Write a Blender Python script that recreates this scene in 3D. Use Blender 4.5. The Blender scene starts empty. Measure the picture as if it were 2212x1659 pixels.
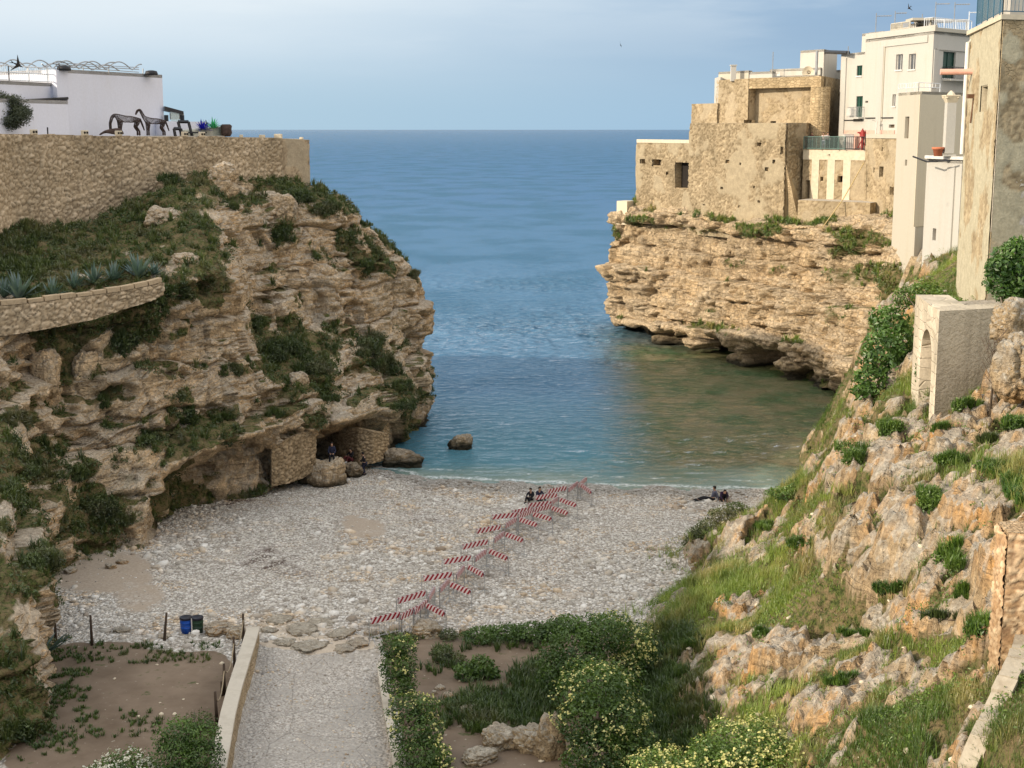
import bpy, bmesh, math, random
import numpy as np
from mathutils import Vector, Matrix
from mathutils.bvhtree import BVHTree
R = math.radians
rnd = random.Random(7)
# ------------------------------------------------------------------ camera, sky, sun, exposure
scene = bpy.context.scene
C = bpy.data.collections.new('place'); scene.collection.children.link(C)
CAMZ = 24.0; PITCH = R(10.2); FPX = 3072.0
cam_d = bpy.data.cameras.new('camera'); cam_d.lens = 50.0; cam_d.sensor_width = 36; cam_d.clip_end = 30000; cam_d.clip_start = .5
cam = bpy.data.objects.new('camera', cam_d); C.objects.link(cam)
cam.location = (0, 0, CAMZ); cam.rotation_euler = (R(90) - PITCH, 0, 0); scene.camera = cam
SUN_EL = R(22.0)
SUNV = Vector((-math.cos(SUN_EL) * math.sin(R(68)), -math.cos(SUN_EL) * math.cos(R(68)), math.sin(SUN_EL)))   # towards the sun
sun_d = bpy.data.lights.new('sun', 'SUN'); sun_d.energy = 3.9; sun_d.angle = R(0.6); sun_d.color = (1.0, .86, .68)
sun = bpy.data.objects.new('sun', sun_d); C.objects.link(sun)
sun.rotation_euler = SUNV.to_track_quat('Z', 'Y').to_euler(); sun.location = (0, 0, 80)
world = bpy.data.worlds.new('World'); scene.world = world; world.use_nodes = True
wn = world.node_tree; wn.nodes.clear(); wl = wn.links
def WN(t, **k):
    n = wn.nodes.new(t)
    for a, v in k.items(): setattr(n, a, v)
    return n
sky = WN('ShaderNodeTexSky'); sky.sky_type = 'NISHITA'; sky.sun_disc = False
sky.sun_elevation = SUN_EL; sky.sun_rotation = math.atan2(SUNV.x, SUNV.y); sky.air_density = 1.0; sky.dust_density = 1.5; sky.ozone_density = 2.0
tc = WN('ShaderNodeTexCoord'); sep = WN('ShaderNodeSeparateXYZ'); wl.new(tc.outputs['Generated'], sep.inputs[0])
def wmath(op, a, b=None, c=None):
    n = WN('ShaderNodeMath', operation=op)
    for i, v in enumerate((a, b, c)):
        if v is None: continue
        if isinstance(v, (int, float)): n.inputs[i].default_value = v
        else: wl.new(v, n.inputs[i])
    return n.outputs[0]
def wrng(x, a, b, c=0, d=1):
    n = WN('ShaderNodeMapRange'); n.interpolation_type = 'SMOOTHSTEP'; wl.new(x, n.inputs[0])
    for i, v in enumerate((a, b, c, d)): n.inputs[i + 1].default_value = v
    return n.outputs[0]
def wmix(f, a, b):
    n = WN('ShaderNodeMix', data_type='RGBA')
    for i, v in ((0, f), (6, a), (7, b)):
        if isinstance(v, (int, float)): n.inputs[i].default_value = v
        elif isinstance(v, tuple): n.inputs[i].default_value = v + (1,)
        else: wl.new(v, n.inputs[i])
    return n.outputs[2]
# thin high cloud over the Nishita sky: bright veil to the west (left) and overhead, streaks, clear blue low over the sea
mp = WN('ShaderNodeMapping'); mp.inputs['Scale'].default_value = (1.3, 1.3, 8.0); mp.inputs['Rotation'].default_value = (R(4), R(-9), 0); wl.new(tc.outputs['Generated'], mp.inputs[0])
cn = WN('ShaderNodeTexNoise'); cn.inputs['Scale'].default_value = 2.6; cn.inputs['Detail'].default_value = 7; cn.inputs['Roughness'].default_value = .55; wl.new(mp.outputs[0], cn.inputs[0])
X_, Z_ = sep.outputs[0], sep.outputs[2]
wob_ = wmath('MULTIPLY_ADD', cn.outputs[0], .5, -.25)
low = wmix(wrng(X_, -.30, .34), (3.9, 5.5, 6.7), (2.9, 4.6, 6.4))             # colour just over the sea
blue = wmix(wrng(X_, -.25, .36), (3.5, 5.0, 6.5), (2.15, 3.35, 5.1))
body = wmix(wrng(Z_, .0, .07), low, blue)
nish = WN('ShaderNodeMix', data_type='RGBA'); nish.inputs[0].default_value = .15; wl.new(body, nish.inputs[6]); wl.new(sky.outputs[0], nish.inputs[7])
veil = wmath('MULTIPLY', wrng(Z_, .008, .085), wrng(wmath('ADD', X_, wmath('MULTIPLY', wob_, 1.1)), .24, -.34))
streak = wmath('MULTIPLY', wrng(cn.outputs[0], .46, .70), wmath('MULTIPLY', wrng(Z_, .02, .10), .50))
amt = wmath('MINIMUM', wmath('ADD', veil, streak), .97)
sky1 = wmix(amt, nish.outputs[2], (6.1, 6.8, 7.3))
sd = WN('ShaderNodeVectorMath', operation='DOT_PRODUCT'); wl.new(tc.outputs['Generated'], sd.inputs[0]); sd.inputs[1].default_value = tuple(SUNV)
sky2 = wmix(wmath('MULTIPLY', wrng(Z_, .14, .6), .9), sky1, (9.2, 10.0, 11.0))
mixc_out = wmix(wmath('MULTIPLY', wrng(sd.outputs['Value'], .25, 1.0), wrng(Z_, .0, .1)), sky2, (16.0, 14.5, 12.5))
mixc_out = wmix(wmath('MULTIPLY', wrng(X_, .46, .72), wrng(Z_, .02, .10)), mixc_out, (13.5, 12.0, 10.3))      # bright warm sky added to the east, out of view, to lighten the left cliff
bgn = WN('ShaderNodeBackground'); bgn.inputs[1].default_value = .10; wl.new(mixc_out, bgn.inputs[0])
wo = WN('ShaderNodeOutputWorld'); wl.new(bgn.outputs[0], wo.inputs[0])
vs = scene.view_settings; vs.view_transform = 'Standard'; vs.look = 'None'; vs.gamma = 1; vs.exposure = .35
scene.cycles.max_bounces = 6; scene.cycles.diffuse_bounces = 3; scene.cycles.glossy_bounces = 3; scene.cycles.transparent_max_bounces = 6
scene.cycles.sample_clamp_indirect = 4

# ------------------------------------------------------------------ picture <-> world (2212 x 1659 picture units)
CP, SP = math.cos(PITCH), math.sin(PITCH)
def ray(x, y):
    r = (x - 1106) / FPX; u = (829.5 - y) / FPX
    return Vector((r, CP + u * SP, -SP + u * CP))
def W(x, y, Y):
    d = ray(x, y); t = Y / d.y
    return Vector((d.x * t, Y, CAMZ + d.z * t))
def G(x, y, z):
    d = ray(x, y); t = (z - CAMZ) / d.z
    return Vector((d.x * t, d.y * t, z))
def proj(P):
    d = P[..., 1] * CP - (P[..., 2] - CAMZ) * SP; up_ = P[..., 1] * SP + (P[..., 2] - CAMZ) * CP
    return 1106 + FPX * P[..., 0] / d, 829.5 - FPX * up_ / d, d
# ------------------------------------------------------------------ numpy noise
def h3(i, j, k, s=0):
    n = (i.astype(np.int64) * 73856093) ^ (j.astype(np.int64) * 19349663) ^ (k.astype(np.int64) * 83492791) ^ (s * 2654435761)
    n = (n ^ (n >> 13)) * 1274126177; n &= 0xffffffff; n = (n ^ (n >> 15)) * 2246822519; n &= 0xffffffff; n ^= (n >> 13)
    return (n & 0xffffff) / float(0xffffff)
def vnoise(p, s=0):
    f = np.floor(p); i = f.astype(np.int64); w = p - f; w = w * w * w * (w * (w * 6 - 15) + 10)
    r = 0
    for a in (0, 1):
        for b in (0, 1):
            for c in (0, 1):
                wt = (w[:, 0] if a else 1 - w[:, 0]) * (w[:, 1] if b else 1 - w[:, 1]) * (w[:, 2] if c else 1 - w[:, 2])
                r = r + wt * h3(i[:, 0] + a, i[:, 1] + b, i[:, 2] + c, s)
    return r * 2 - 1
def fbm(p, sc=1.0, o=4, s=0, g=.5):
    a = 1; r = 0; t = 0
    q = p * sc
    for k in range(o):
        r = r + a * vnoise(q, s + k); t += a; a *= g; q = q * 2.03 + 17.3
    return r / t * 1.6
def worley(p, s=0):
    i = np.floor(p).astype(np.int64); n = len(p)
    f1 = np.full(n, 9.); f2 = np.full(n, 9.); cid = np.zeros(n)
    for a in (-1, 0, 1):
        for b in (-1, 0, 1):
            for c in (-1, 0, 1):
                q = i + (a, b, c)
                d = (q[:, 0] + h3(q[:, 0], q[:, 1], q[:, 2], s) - p[:, 0]) ** 2 + (q[:, 1] + h3(q[:, 0], q[:, 1], q[:, 2], s + 1) - p[:, 1]) ** 2 + (q[:, 2] + h3(q[:, 0], q[:, 1], q[:, 2], s + 2) - p[:, 2]) ** 2
                d = np.sqrt(d); m = d < f1
                f2 = np.where(m, f1, np.minimum(f2, d)); cid = np.where(m, h3(q[:, 0], q[:, 1], q[:, 2], s + 3), cid); f1 = np.where(m, d, f1)
    return f1, f2, cid
def facets(P, seed, A, B, crack=.06):
    """broken rock: every cell is a flat, tilted chip with its own height; returns height and crack mask"""
    i = np.floor(P).astype(np.int64); n = len(P); f1 = np.full(n, 9.); f2 = np.full(n, 9.); best = np.zeros((n, 3), np.int64); off = np.zeros((n, 3))
    for a in (-1, 0, 1):
        for b in (-1, 0, 1):
            for c in (-1, 0, 1):
                q = i + (a, b, c); o = np.stack([q[:, k] + h3(q[:, 0], q[:, 1], q[:, 2], seed + k) - P[:, k] for k in range(3)], 1); d = np.sqrt((o ** 2).sum(1)); m = d < f1
                f2 = np.where(m, f1, np.minimum(f2, d)); best[m] = q[m]; off[m] = o[m]; f1 = np.where(m, d, f1)
    r = [h3(best[:, 0], best[:, 1], best[:, 2], seed + 10 + k) for k in range(4)]
    return (r[0] - .5) * A + B * ((r[1] - .5) * off[:, 0] + (r[2] - .5) * off[:, 1] + (r[3] - .35) * off[:, 2]) * 2, np.exp(-((f2 - f1) / crack) ** 2)
def sstep(a, b, x):
    t = np.clip((x - a) / (b - a), 0, 1); return t * t * (3 - 2 * t)
def blobs(px, py, L, nz=None):
    """soft union of ellipses given in picture units (cx, cy, rx, ry[, strength])"""
    m = np.zeros(len(px))
    for b in L:
        st = b[4] if len(b) > 4 else 1
        d = ((px - b[0]) / b[2]) ** 2 + ((py - b[1]) / b[3]) ** 2
        m = np.maximum(m, st * (1 - sstep(.45, 1.35, d)))
    return m
# ------------------------------------------------------------------ objects
def tag(o, label=None, cat=None, group=None, kind=None):
    for k, v in (('label', label), ('category', cat), ('group', group), ('kind', kind)):
        if v: o[k] = v
    return o
def link(name, me, parent=None, loc=None):
    o = bpy.data.objects.new(name, me); C.objects.link(o)
    if parent: o.parent = parent
    if loc is not None: o.location = loc
    return o
def np_mesh(name, V, F, mats=(), mi=None, smooth=True, attrs=None):
    """F: (n,k) int array, k 3 or 4"""
    me = bpy.data.meshes.new(name); V = np.asarray(V, dtype=np.float32); F = np.asarray(F, dtype=np.int32)
    me.vertices.add(len(V)); me.vertices.foreach_set('co', V.ravel())
    k = F.shape[1]; me.loops.add(F.size); me.loops.foreach_set('vertex_index', F.ravel())
    me.polygons.add(len(F)); me.polygons.foreach_set('loop_start', np.arange(0, F.size, k, dtype=np.int32))
    if mi is not None: me.polygons.foreach_set('material_index', np.asarray(mi, dtype=np.int32))
    me.polygons.foreach_set('use_smooth', np.full(len(F), smooth))
    for m in mats: me.materials.append(m)
    for a, v in (attrs or {}).items():
        at = me.attributes.new(a, 'FLOAT', 'POINT'); at.data.foreach_set('value', np.asarray(v, dtype=np.float32))
    me.update(calc_edges=True); me.validate()
    return me
class MB:
    """collects simple shapes into one mesh"""
    def __init__(s): s.v = []; s.f = []; s.mi = []; s.m = 0
    def add(s, vs, fs):
        n = len(s.v); s.v += [tuple(v) for v in vs]; s.f += [tuple(i + n for i in f) for f in fs]; s.mi += [s.m] * len(fs)
    def hexa(s, b, t): s.add(list(b) + list(t), [(3, 2, 1, 0), (4, 5, 6, 7), (0, 1, 5, 4), (1, 2, 6, 5), (2, 3, 7, 6), (3, 0, 4, 7)])
    def box(s, c, d, rz=0):
        c = Vector(c); M_ = Matrix.Rotation(rz, 3, 'Z'); x, y, z = d[0] / 2, d[1] / 2, d[2] / 2
        q = [c + M_ @ Vector(k) for k in ((-x, -y, -z), (x, -y, -z), (x, y, -z), (-x, y, -z), (-x, -y, z), (x, -y, z), (x, y, z), (-x, y, z))]
        s.hexa(q[:4], q[4:])
    def prism(s, plan, z0, z1, lean=0):
        n = len(plan); z0s = z0 if isinstance(z0, (list, tuple)) else [z0] * n; z1s = z1 if isinstance(z1, (list, tuple)) else [z1] * n
        a = sum((plan[i][0] * plan[(i + 1) % n][1] - plan[(i + 1) % n][0] * plan[i][1]) for i in range(n))
        idx = list(range(n)) if a > 0 else list(range(n))[::-1]
        vs = [(plan[i][0], plan[i][1], z0s[i]) for i in idx] + [(plan[i][0], plan[i][1], z1s[i]) for i in idx]
        s.add(vs, [tuple(range(n))[::-1], tuple(range(n, 2 * n))] + [(i, (i + 1) % n, n + (i + 1) % n, n + i) for i in range(n)])
    def tube(s, pts, r, n=6, cap=True):
        pts = [Vector(p) for p in pts]; rs = r if isinstance(r, (list, tuple)) else [r] * len(pts); vs = []; fs = []
        for i, p in enumerate(pts):
            d = (pts[min(i + 1, len(pts) - 1)] - pts[max(i - 1, 0)]).normalized()
            a = d.cross(Vector((0, 0, 1)) if abs(d.z) < .9 else Vector((1, 0, 0))).normalized(); b = d.cross(a)
            for k in range(n):
                t = 2 * math.pi * k / n; vs.append(p + (a * math.cos(t) + b * math.sin(t)) * rs[i])
        for i in range(len(pts) - 1):
            for k in range(n): fs.append((i * n + k, i * n + (k + 1) % n, (i + 1) * n + (k + 1) % n, (i + 1) * n + k))
        if cap: fs += [tuple(range(n))[::-1], tuple(range((len(pts) - 1) * n, len(pts) * n))]
        s.add(vs, fs)
    def lathe(s, c, prof, n=16):
        c = Vector(c); vs = [c + Vector((r * math.cos(2 * math.pi * k / n), r * math.sin(2 * math.pi * k / n), z)) for r, z in prof for k in range(n)]
        fs = [(i * n + k, i * n + (k + 1) % n, (i + 1) * n + (k + 1) % n, (i + 1) * n + k) for i in range(len(prof) - 1) for k in range(n)]
        fs += [tuple(range(n))[::-1], tuple(range((len(prof) - 1) * n, len(prof) * n))]
        s.add(vs, fs)
    def build(s, name, mats, parent=None, smooth=False, origin=None, bevel=0):
        if not isinstance(mats, (list, tuple)): mats = [mats]
        o_ = Vector(origin) if origin is not None else Vector((0, 0, 0))
        me = bpy.data.meshes.new(name); me.from_pydata([tuple(Vector(v) - o_) for v in s.v], [], s.f)
        for m in mats: me.materials.append(m)
        me.polygons.foreach_set('material_index', s.mi); me.polygons.foreach_set('use_smooth', [smooth] * len(s.f)); me.update()
        o = link(name, me, parent, o_ if origin is not None else None)
        if bevel:
            b = o.modifiers.new('bevel', 'BEVEL'); b.width = bevel; b.segments = 2; b.limit_method = 'ANGLE'
        return o
def empty(name, loc, label, cat, group=None, rz=0, kind=None):
    o = bpy.data.objects.new(name, None); C.objects.link(o); o.location = loc; o.rotation_euler.z = rz; o.empty_display_size = .3
    return tag(o, label, cat, group, kind)
def copy_tree(o, parent=None):
    c = o.copy(); C.objects.link(c); c.parent = parent
    for ch in list(o.children): copy_tree(ch, c)
    return c
# ------------------------------------------------------------------ materials
def mat(name, rough=.9, spec=.3):
    m = bpy.data.materials.new(name); m.use_nodes = True; nt = m.node_tree; b = nt.nodes['Principled BSDF']
    b.inputs['Roughness'].default_value = rough; b.inputs['Specular IOR Level'].default_value = spec
    return m, nt, b
class NT:
    def __init__(s, nt): s.nt = nt; s.l = nt.links; s.geo = None
    def n(s, t, **k):
        n = s.nt.nodes.new(t)
        for a, v in k.items(): setattr(n, a, v)
        return n
    def pos(s, scale=(1, 1, 1), rot=(0, 0, 0), obj=False):
        if obj: src = s.n('ShaderNodeTexCoord').outputs['Object']
        else: src = s.n('ShaderNodeNewGeometry').outputs['Position']
        m = s.n('ShaderNodeMapping'); m.inputs['Scale'].default_value = scale; m.inputs['Rotation'].default_value = rot; s.l.new(src, m.inputs[0]); return m.outputs[0]
    def noise(s, vec, scale=1, detail=5, rough=.55, dist=0):
        n = s.n('ShaderNodeTexNoise'); s.l.new(vec, n.inputs['Vector']); n.inputs['Scale'].default_value = scale; n.inputs['Detail'].default_value = detail; n.inputs['Roughness'].default_value = rough; n.inputs['Distortion'].default_value = dist
        return n.outputs['Fac']
    def voro(s, vec, scale=1, feature='F1', out='Distance', rnd_=1):
        n = s.n('ShaderNodeTexVoronoi', feature=feature); s.l.new(vec, n.inputs['Vector']); n.inputs['Scale'].default_value = scale; n.inputs['Randomness'].default_value = rnd_
        return n.outputs[out]
    def ramp(s, fac, stops, interp='LINEAR'):
        n = s.n('ShaderNodeValToRGB'); e = n.color_ramp.elements; n.color_ramp.interpolation = interp
        while len(e) < len(stops): e.new(.5)
        for k, (p, c) in enumerate(stops):
            e[k].position = p; e[k].color = tuple(c) + (1,) if not isinstance(c, (int, float)) else (c, c, c, 1)
        s.l.new(fac, n.inputs[0]); return n.outputs[0]
    def m(s, op, a, b=0, c=None, clamp=False):
        n = s.n('ShaderNodeMath', operation=op); n.use_clamp = clamp
        for i, v in enumerate((a, b, c)):
            if v is None: continue
            if isinstance(v, (int, float)): n.inputs[i].default_value = v
            else: s.l.new(v, n.inputs[i])
        return n.outputs[0]
    def rng(s, x, a, b, c=0, d=1, smooth=False):
        n = s.n('ShaderNodeMapRange'); s.l.new(x, n.inputs[0])
        if smooth: n.interpolation_type = 'SMOOTHSTEP'
        for i, v in enumerate((a, b, c, d)): n.inputs[i + 1].default_value = v
        return n.outputs[0]
    def mix(s, f, a, b, bt='MIX'):
        n = s.n('ShaderNodeMix', data_type='RGBA', blend_type=bt)
        for i, v in ((0, f), (6, a), (7, b)):
            if isinstance(v, (int, float)): n.inputs[i].default_value = v
            elif isinstance(v, tuple): n.inputs[i].default_value = v + (1,) if len(v) == 3 else v
            else: s.l.new(v, n.inputs[i])
        return n.outputs[2]
    def bump(s, h, strength=.5, dist=.1, normal=None):
        n = s.n('ShaderNodeBump'); n.inputs['Strength'].default_value = strength; n.inputs['Distance'].default_value = dist; s.l.new(h, n.inputs['Height'])
        if normal is not None: s.l.new(normal, n.inputs['Normal'])
        return n.outputs[0]
    def attr(s, name):
        n = s.n('ShaderNodeAttribute'); n.attribute_name = name; return n.outputs['Fac']
    def nz(s):
        g = s.n('ShaderNodeNewGeometry'); q = s.n('ShaderNodeSeparateXYZ'); s.l.new(g.outputs['True Normal'], q.inputs[0]); return q.outputs[2]
    def z(s):
        g = s.n('ShaderNodeNewGeometry'); q = s.n('ShaderNodeSeparateXYZ'); s.l.new(g.outputs['Position'], q.inputs[0]); return q.outputs[2]
def plain(name, col, rough=.8, metal=0, spec=.3, var=.12, scale=3, bump=0):
    m, nt, b = mat(name, rough, spec); t = NT(nt); b.inputs['Metallic'].default_value = metal
    p = t.pos(); f = t.noise(p, scale, 4)
    c = t.mix(t.rng(f, .3, .7), tuple(v * (1 - var) for v in col), tuple(min(1, v * (1 + var)) for v in col))
    nt.links.new(c, b.inputs['Base Color'])
    if bump: nt.links.new(t.bump(t.noise(p, scale * 8, 3), .5, bump), b.inputs['Normal'])
    return m
def rock_mat(name, warm, grey, orange, orange_amt=.5, grey_amt=.6, wet=False, crk=.5):
    m, nt, b = mat(name, .95, .15); t = NT(nt); p = t.pos()
    big = t.noise(p, .18, 5, .6); med = t.noise(p, .9, 6, .6); fine = t.noise(p, 6, 5, .65)
    st = t.noise(t.pos((.12, .12, 1.7)), 1.0, 5, .6, .3)       # bedding planes
    dr = t.noise(t.pos((1.6, 1.6, .16)), 1.0, 5, .6)           # water streaks down the face
    c = t.mix(t.rng(st, .3, .7), tuple(v * .72 for v in warm), tuple(v * 1.25 for v in warm))
    c = t.mix(t.m('MULTIPLY', t.rng(big, .47, .63), orange_amt), c, orange)
    c = t.mix(t.m('MULTIPLY', t.rng(med, .55, .72), .5), c, tuple(v * 1.35 for v in warm))
    c = t.mix(t.m('MULTIPLY', t.rng(t.noise(p, .33, 6, .7), .52, .64), .42), c, (warm[0] * .55, warm[1] * .51, warm[2] * .48))
    c = t.mix(t.m('MULTIPLY', t.rng(dr, .52, .66), .45), c, (warm[0] * .42, warm[1] * .42, warm[2] * .44))
    bl = t.noise(t.pos((.35, .35, 5.5)), 1.0, 6, .6, .6); blf = t.m('MULTIPLY', t.rng(bl, .60, .66), t.rng(t.m('ABSOLUTE', t.nz()), .6, .35)); c = t.mix(t.m('MULTIPLY', blf, min(.6, crk * 1.2)), c, tuple(v * .38 for v in warm))
    vj = t.noise(t.pos((2.8, 2.8, .5)), 1.0, 5, .6, .5); vjf = t.m('MULTIPLY', t.rng(vj, .62, .67), t.rng(t.m('ABSOLUTE', t.nz()), .6, .35)); c = t.mix(t.m('MULTIPLY', vjf, min(.5, crk)), c, tuple(v * .42 for v in warm))
    ga = t.m('MULTIPLY', t.rng(t.m('ADD', t.nz(), t.m('MULTIPLY', t.rng(med, .3, .7), .5)), .45, .95), grey_amt, clamp=True)
    c = t.mix(ga, c, grey)
    gp = t.m('MULTIPLY', t.rng(t.noise(p, .45, 4, .6), .56, .66), grey_amt * .8)
    c = t.mix(gp, c, tuple(v * .85 for v in grey))
    cr = t.voro(t.pos((.9, .9, 1.7)), 1.3, 'DISTANCE_TO_EDGE')
    c = t.mix(t.m('MULTIPLY', t.m('MULTIPLY', t.rng(cr, .035, .0), crk), t.rng(med, .42, .6)), c, tuple(v * .3 for v in warm))
    c = t.mix(t.rng(fine, .3, .7), t.mix(1, c, (.62, .60, .58), 'MULTIPLY'), t.mix(1, c, (1.38, 1.38, 1.36), 'MULTIPLY')); c = t.mix(t.m('MULTIPLY', t.rng(t.voro(p, 2.2), .44, .56), .28), c, tuple(v * .4 for v in warm))
    if wet:
        wz = t.m('ADD', t.z(), t.m('MULTIPLY', med, 1.2)); c = t.mix(t.rng(wz, 1.9, .9), c, (.035, .032, .022))
    veg = t.m('MULTIPLY', t.attr('veg'), 1.0)
    vf = t.rng(t.m('ADD', veg, t.m('MULTIPLY', t.m('SUBTRACT', med, .5), .9)), .42, .62)
    soil = t.mix(t.rng(t.noise(p, 2.6, 6, .7), .4, .6), t.mix(t.rng(t.noise(p, 9, 3), .4, .6), (.03, .045, .012), (.10, .12, .035)), (.20, .15, .08))
    c = t.mix(vf, c, soil)
    pk = t.m('MULTIPLY', t.rng(t.voro(p, 7), .0, .3), 1.0)
    hgt = t.m('ADD', t.m('ADD', t.m('MULTIPLY', fine, .9), t.m('MULTIPLY', med, 1.0)), t.m('ADD', t.m('MULTIPLY', t.rng(cr, 0, .06), t.m('MULTIPLY', t.m('SUBTRACT', 1, vf), crk * .8)), t.m('MULTIPLY', pk, .25)))
    hgt = t.m('SUBTRACT', hgt, t.m('ADD', t.m('MULTIPLY', blf, min(.8, crk * 1.6)), t.m('MULTIPLY', vjf, min(.5, crk))))
    nt.links.new(c, b.inputs['Base Color']); nt.links.new(t.bump(hgt, 1.0, .22), b.inputs['Normal'])
    return m
M = {}
M['rock_left'] = rock_mat('limestone shaded side', (.60, .455, .295), (.46, .43, .375), (.62, .40, .20), .5, .6, True, crk=.3)
M['rock_head'] = rock_mat('limestone headland', (.54, .42, .275), (.38, .34, .275), (.60, .40, .20), .4, .3, True)
M['rock_slope'] = rock_mat('limestone slope', (.42, .32, .20), (.40, .38, .335), (.52, .29, .11), .95, .75, crk=.14)
def masonry(name, c1, c2, mortar, sx=2.6, sz=4.0, bump=.05, plaster=None, pl_amt=0, irregular=1, jw=.05, streak=.35, bands=None):
    """rubble or coursed stone: stretched voronoi cells with recessed joints; optional plaster patches"""
    m, nt, b = mat(name, .95, .12); t = NT(nt)
    w = t.n('ShaderNodeVectorMath', operation='ADD'); p0 = t.pos(); nn = t.n('ShaderNodeTexNoise'); nn.inputs['Scale'].default_value = 1.2; t.l.new(p0, nn.inputs['Vector'])
    sc = t.n('ShaderNodeVectorMath', operation='SCALE'); sc.inputs[3].default_value = .25 * irregular; t.l.new(nn.outputs['Color'], sc.inputs[0]); t.l.new(p0, w.inputs[0]); t.l.new(sc.outputs[0], w.inputs[1])
    mp_ = t.n('ShaderNodeMapping'); mp_.inputs['Scale'].default_value = (sx, sx, sz); t.l.new(w.outputs[0], mp_.inputs[0]); p = mp_.outputs[0]
    e = t.voro(p, 1, 'DISTANCE_TO_EDGE', rnd_=.55 + .4 * irregular); cid = t.voro(p, 1, 'F1', 'Color', rnd_=.55 + .4 * irregular)
    sp = t.n('ShaderNodeSeparateXYZ'); t.l.new(cid, sp.inputs[0])
    big = t.noise(t.pos(), .35, 5, .6); fine = t.noise(t.pos(), 9, 5, .65); dr = t.noise(t.pos((1.2, 1.2, .12)), 1, 4, .6)
    c = t.mix(sp.outputs[0], c1, c2); c = t.mix(t.m('MULTIPLY', sp.outputs[1], .35), c, tuple(v * .55 for v in c1))
    jf = t.m('MULTIPLY', t.rng(e, jw * 1.3, 0), t.rng(t.noise(t.pos(), 1.7, 4, .6), .35, .68, .05, .85)); c = t.mix(jf, c, mortar); c = t.mix(t.m('MULTIPLY', t.rng(t.noise(t.pos((1, 1, 1.4)), 3.1, 4, .6), .5, .7), .3), c, tuple(v * .6 for v in c1))
    c = t.mix(t.rng(big, .35, .68), t.mix(1, c, (.8, .78, .74), 'MULTIPLY'), t.mix(1, c, (1.15, 1.12, 1.08), 'MULTIPLY'))
    c = t.mix(t.m('MULTIPLY', t.rng(dr, .52, .68), streak), c, tuple(v * .45 for v in c1))
    h = t.m('ADD', t.rng(e, 0, jw * 3.2, smooth=True), t.m('MULTIPLY', sp.outputs[2], .5))
    if plaster:
        pf = t.rng(t.m('ADD', t.noise(t.pos(), .5, 6, .65), pl_amt - .5), .48, .54)
        c = t.mix(pf, c, t.mix(t.rng(t.noise(t.pos((1, 1, .25)), 1.6, 5), .35, .7), tuple(v * .78 for v in plaster), plaster)); h = t.m('MAXIMUM', h, pf)
    if bands:
        for (z0, z1, col, am) in bands:
            zz = t.m('ADD', t.z(), t.m('MULTIPLY', big, 1.2)); f = t.m('MULTIPLY', t.m('MULTIPLY', t.rng(zz, z0, z0 + .12), t.rng(zz, z1 + .12, z1)), am)
            c = t.mix(f, c, t.mix(t.rng(fine, .3, .7), tuple(v * .8 for v in col), col)); h = t.m('MAXIMUM', h, f)
    c = t.mix(t.rng(fine, .25, .75), t.mix(1, c, (.78, .77, .75), 'MULTIPLY'), t.mix(1, c, (1.15, 1.15, 1.13), 'MULTIPLY'))
    nt.links.new(c, b.inputs['Base Color']); nt.links.new(t.bump(t.m('ADD', h, t.m('MULTIPLY', fine, .35)), .9, bump), b.inputs['Normal'])
    return m
def plastered(name, col, dirt=(.45, .40, .33), amt=.35, bump=.02, patch=None, rough=.9):
    m, nt, b = mat(name, rough, .2); t = NT(nt); p = t.pos()
    dr = t.noise(t.pos((1.3, 1.3, .14)), 1, 6, .65); big = t.noise(p, .5, 6, .65); fine = t.noise(p, 7, 5, .6)
    c = t.mix(t.m('MULTIPLY', t.rng(dr, .5, .72), amt), col, dirt)
    c = t.mix(t.m('MULTIPLY', t.rng(big, .58, .7), amt), c, tuple(v * 1.1 for v in dirt))
    if patch: c = t.mix(t.rng(t.noise(p, .8, 5, .6), .62, .66), c, patch)
    c = t.mix(t.rng(fine, .3, .7), t.mix(1, c, (.92, .92, .92), 'MULTIPLY'), c)
    nt.links.new(c, b.inputs['Base Color']); nt.links.new(t.bump(t.m('ADD', t.m('MULTIPLY', fine, .5), big), .8, bump), b.inputs['Normal'])
    return m

def stone_mat(name, dark, light, mortar, pl=None):
    m, nt, b = mat(name, .95, .12); t = NT(nt); p = t.pos()
    fine = t.noise(p, 8, 5, .65); big = t.noise(p, .3, 5, .6); med = t.noise(p, 2.2, 5, .6)
    c = t.mix(t.attr('tone'), dark, light); c = t.mix(t.m('MULTIPLY', t.rng(med, .5, .7), .3), c, tuple(v * .65 for v in dark))
    c = t.mix(t.m('MULTIPLY', t.attr('joint'), t.rng(med, .3, .6, .45, 1)), c, mortar)
    c = t.mix(t.rng(big, .35, .65), t.mix(1, c, (.82, .81, .79), 'MULTIPLY'), t.mix(1, c, (1.14, 1.12, 1.1), 'MULTIPLY'))
    dr = t.noise(t.pos((1.1, 1.1, .13)), 1, 4, .6); c = t.mix(t.m('MULTIPLY', t.rng(dr, .55, .7), .35), c, tuple(v * .5 for v in dark))
    if pl: c = t.mix(t.attr('plaster'), c, t.mix(t.rng(med, .35, .65), tuple(v * .8 for v in pl), pl))
    c = t.mix(t.rng(fine, .25, .75), t.mix(1, c, (.78, .77, .75), 'MULTIPLY'), t.mix(1, c, (1.15, 1.15, 1.13), 'MULTIPLY'))
    nt.links.new(c, b.inputs['Base Color']); nt.links.new(t.bump(t.m('ADD', fine, med), .7, .05), b.inputs['Normal']); return m
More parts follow.
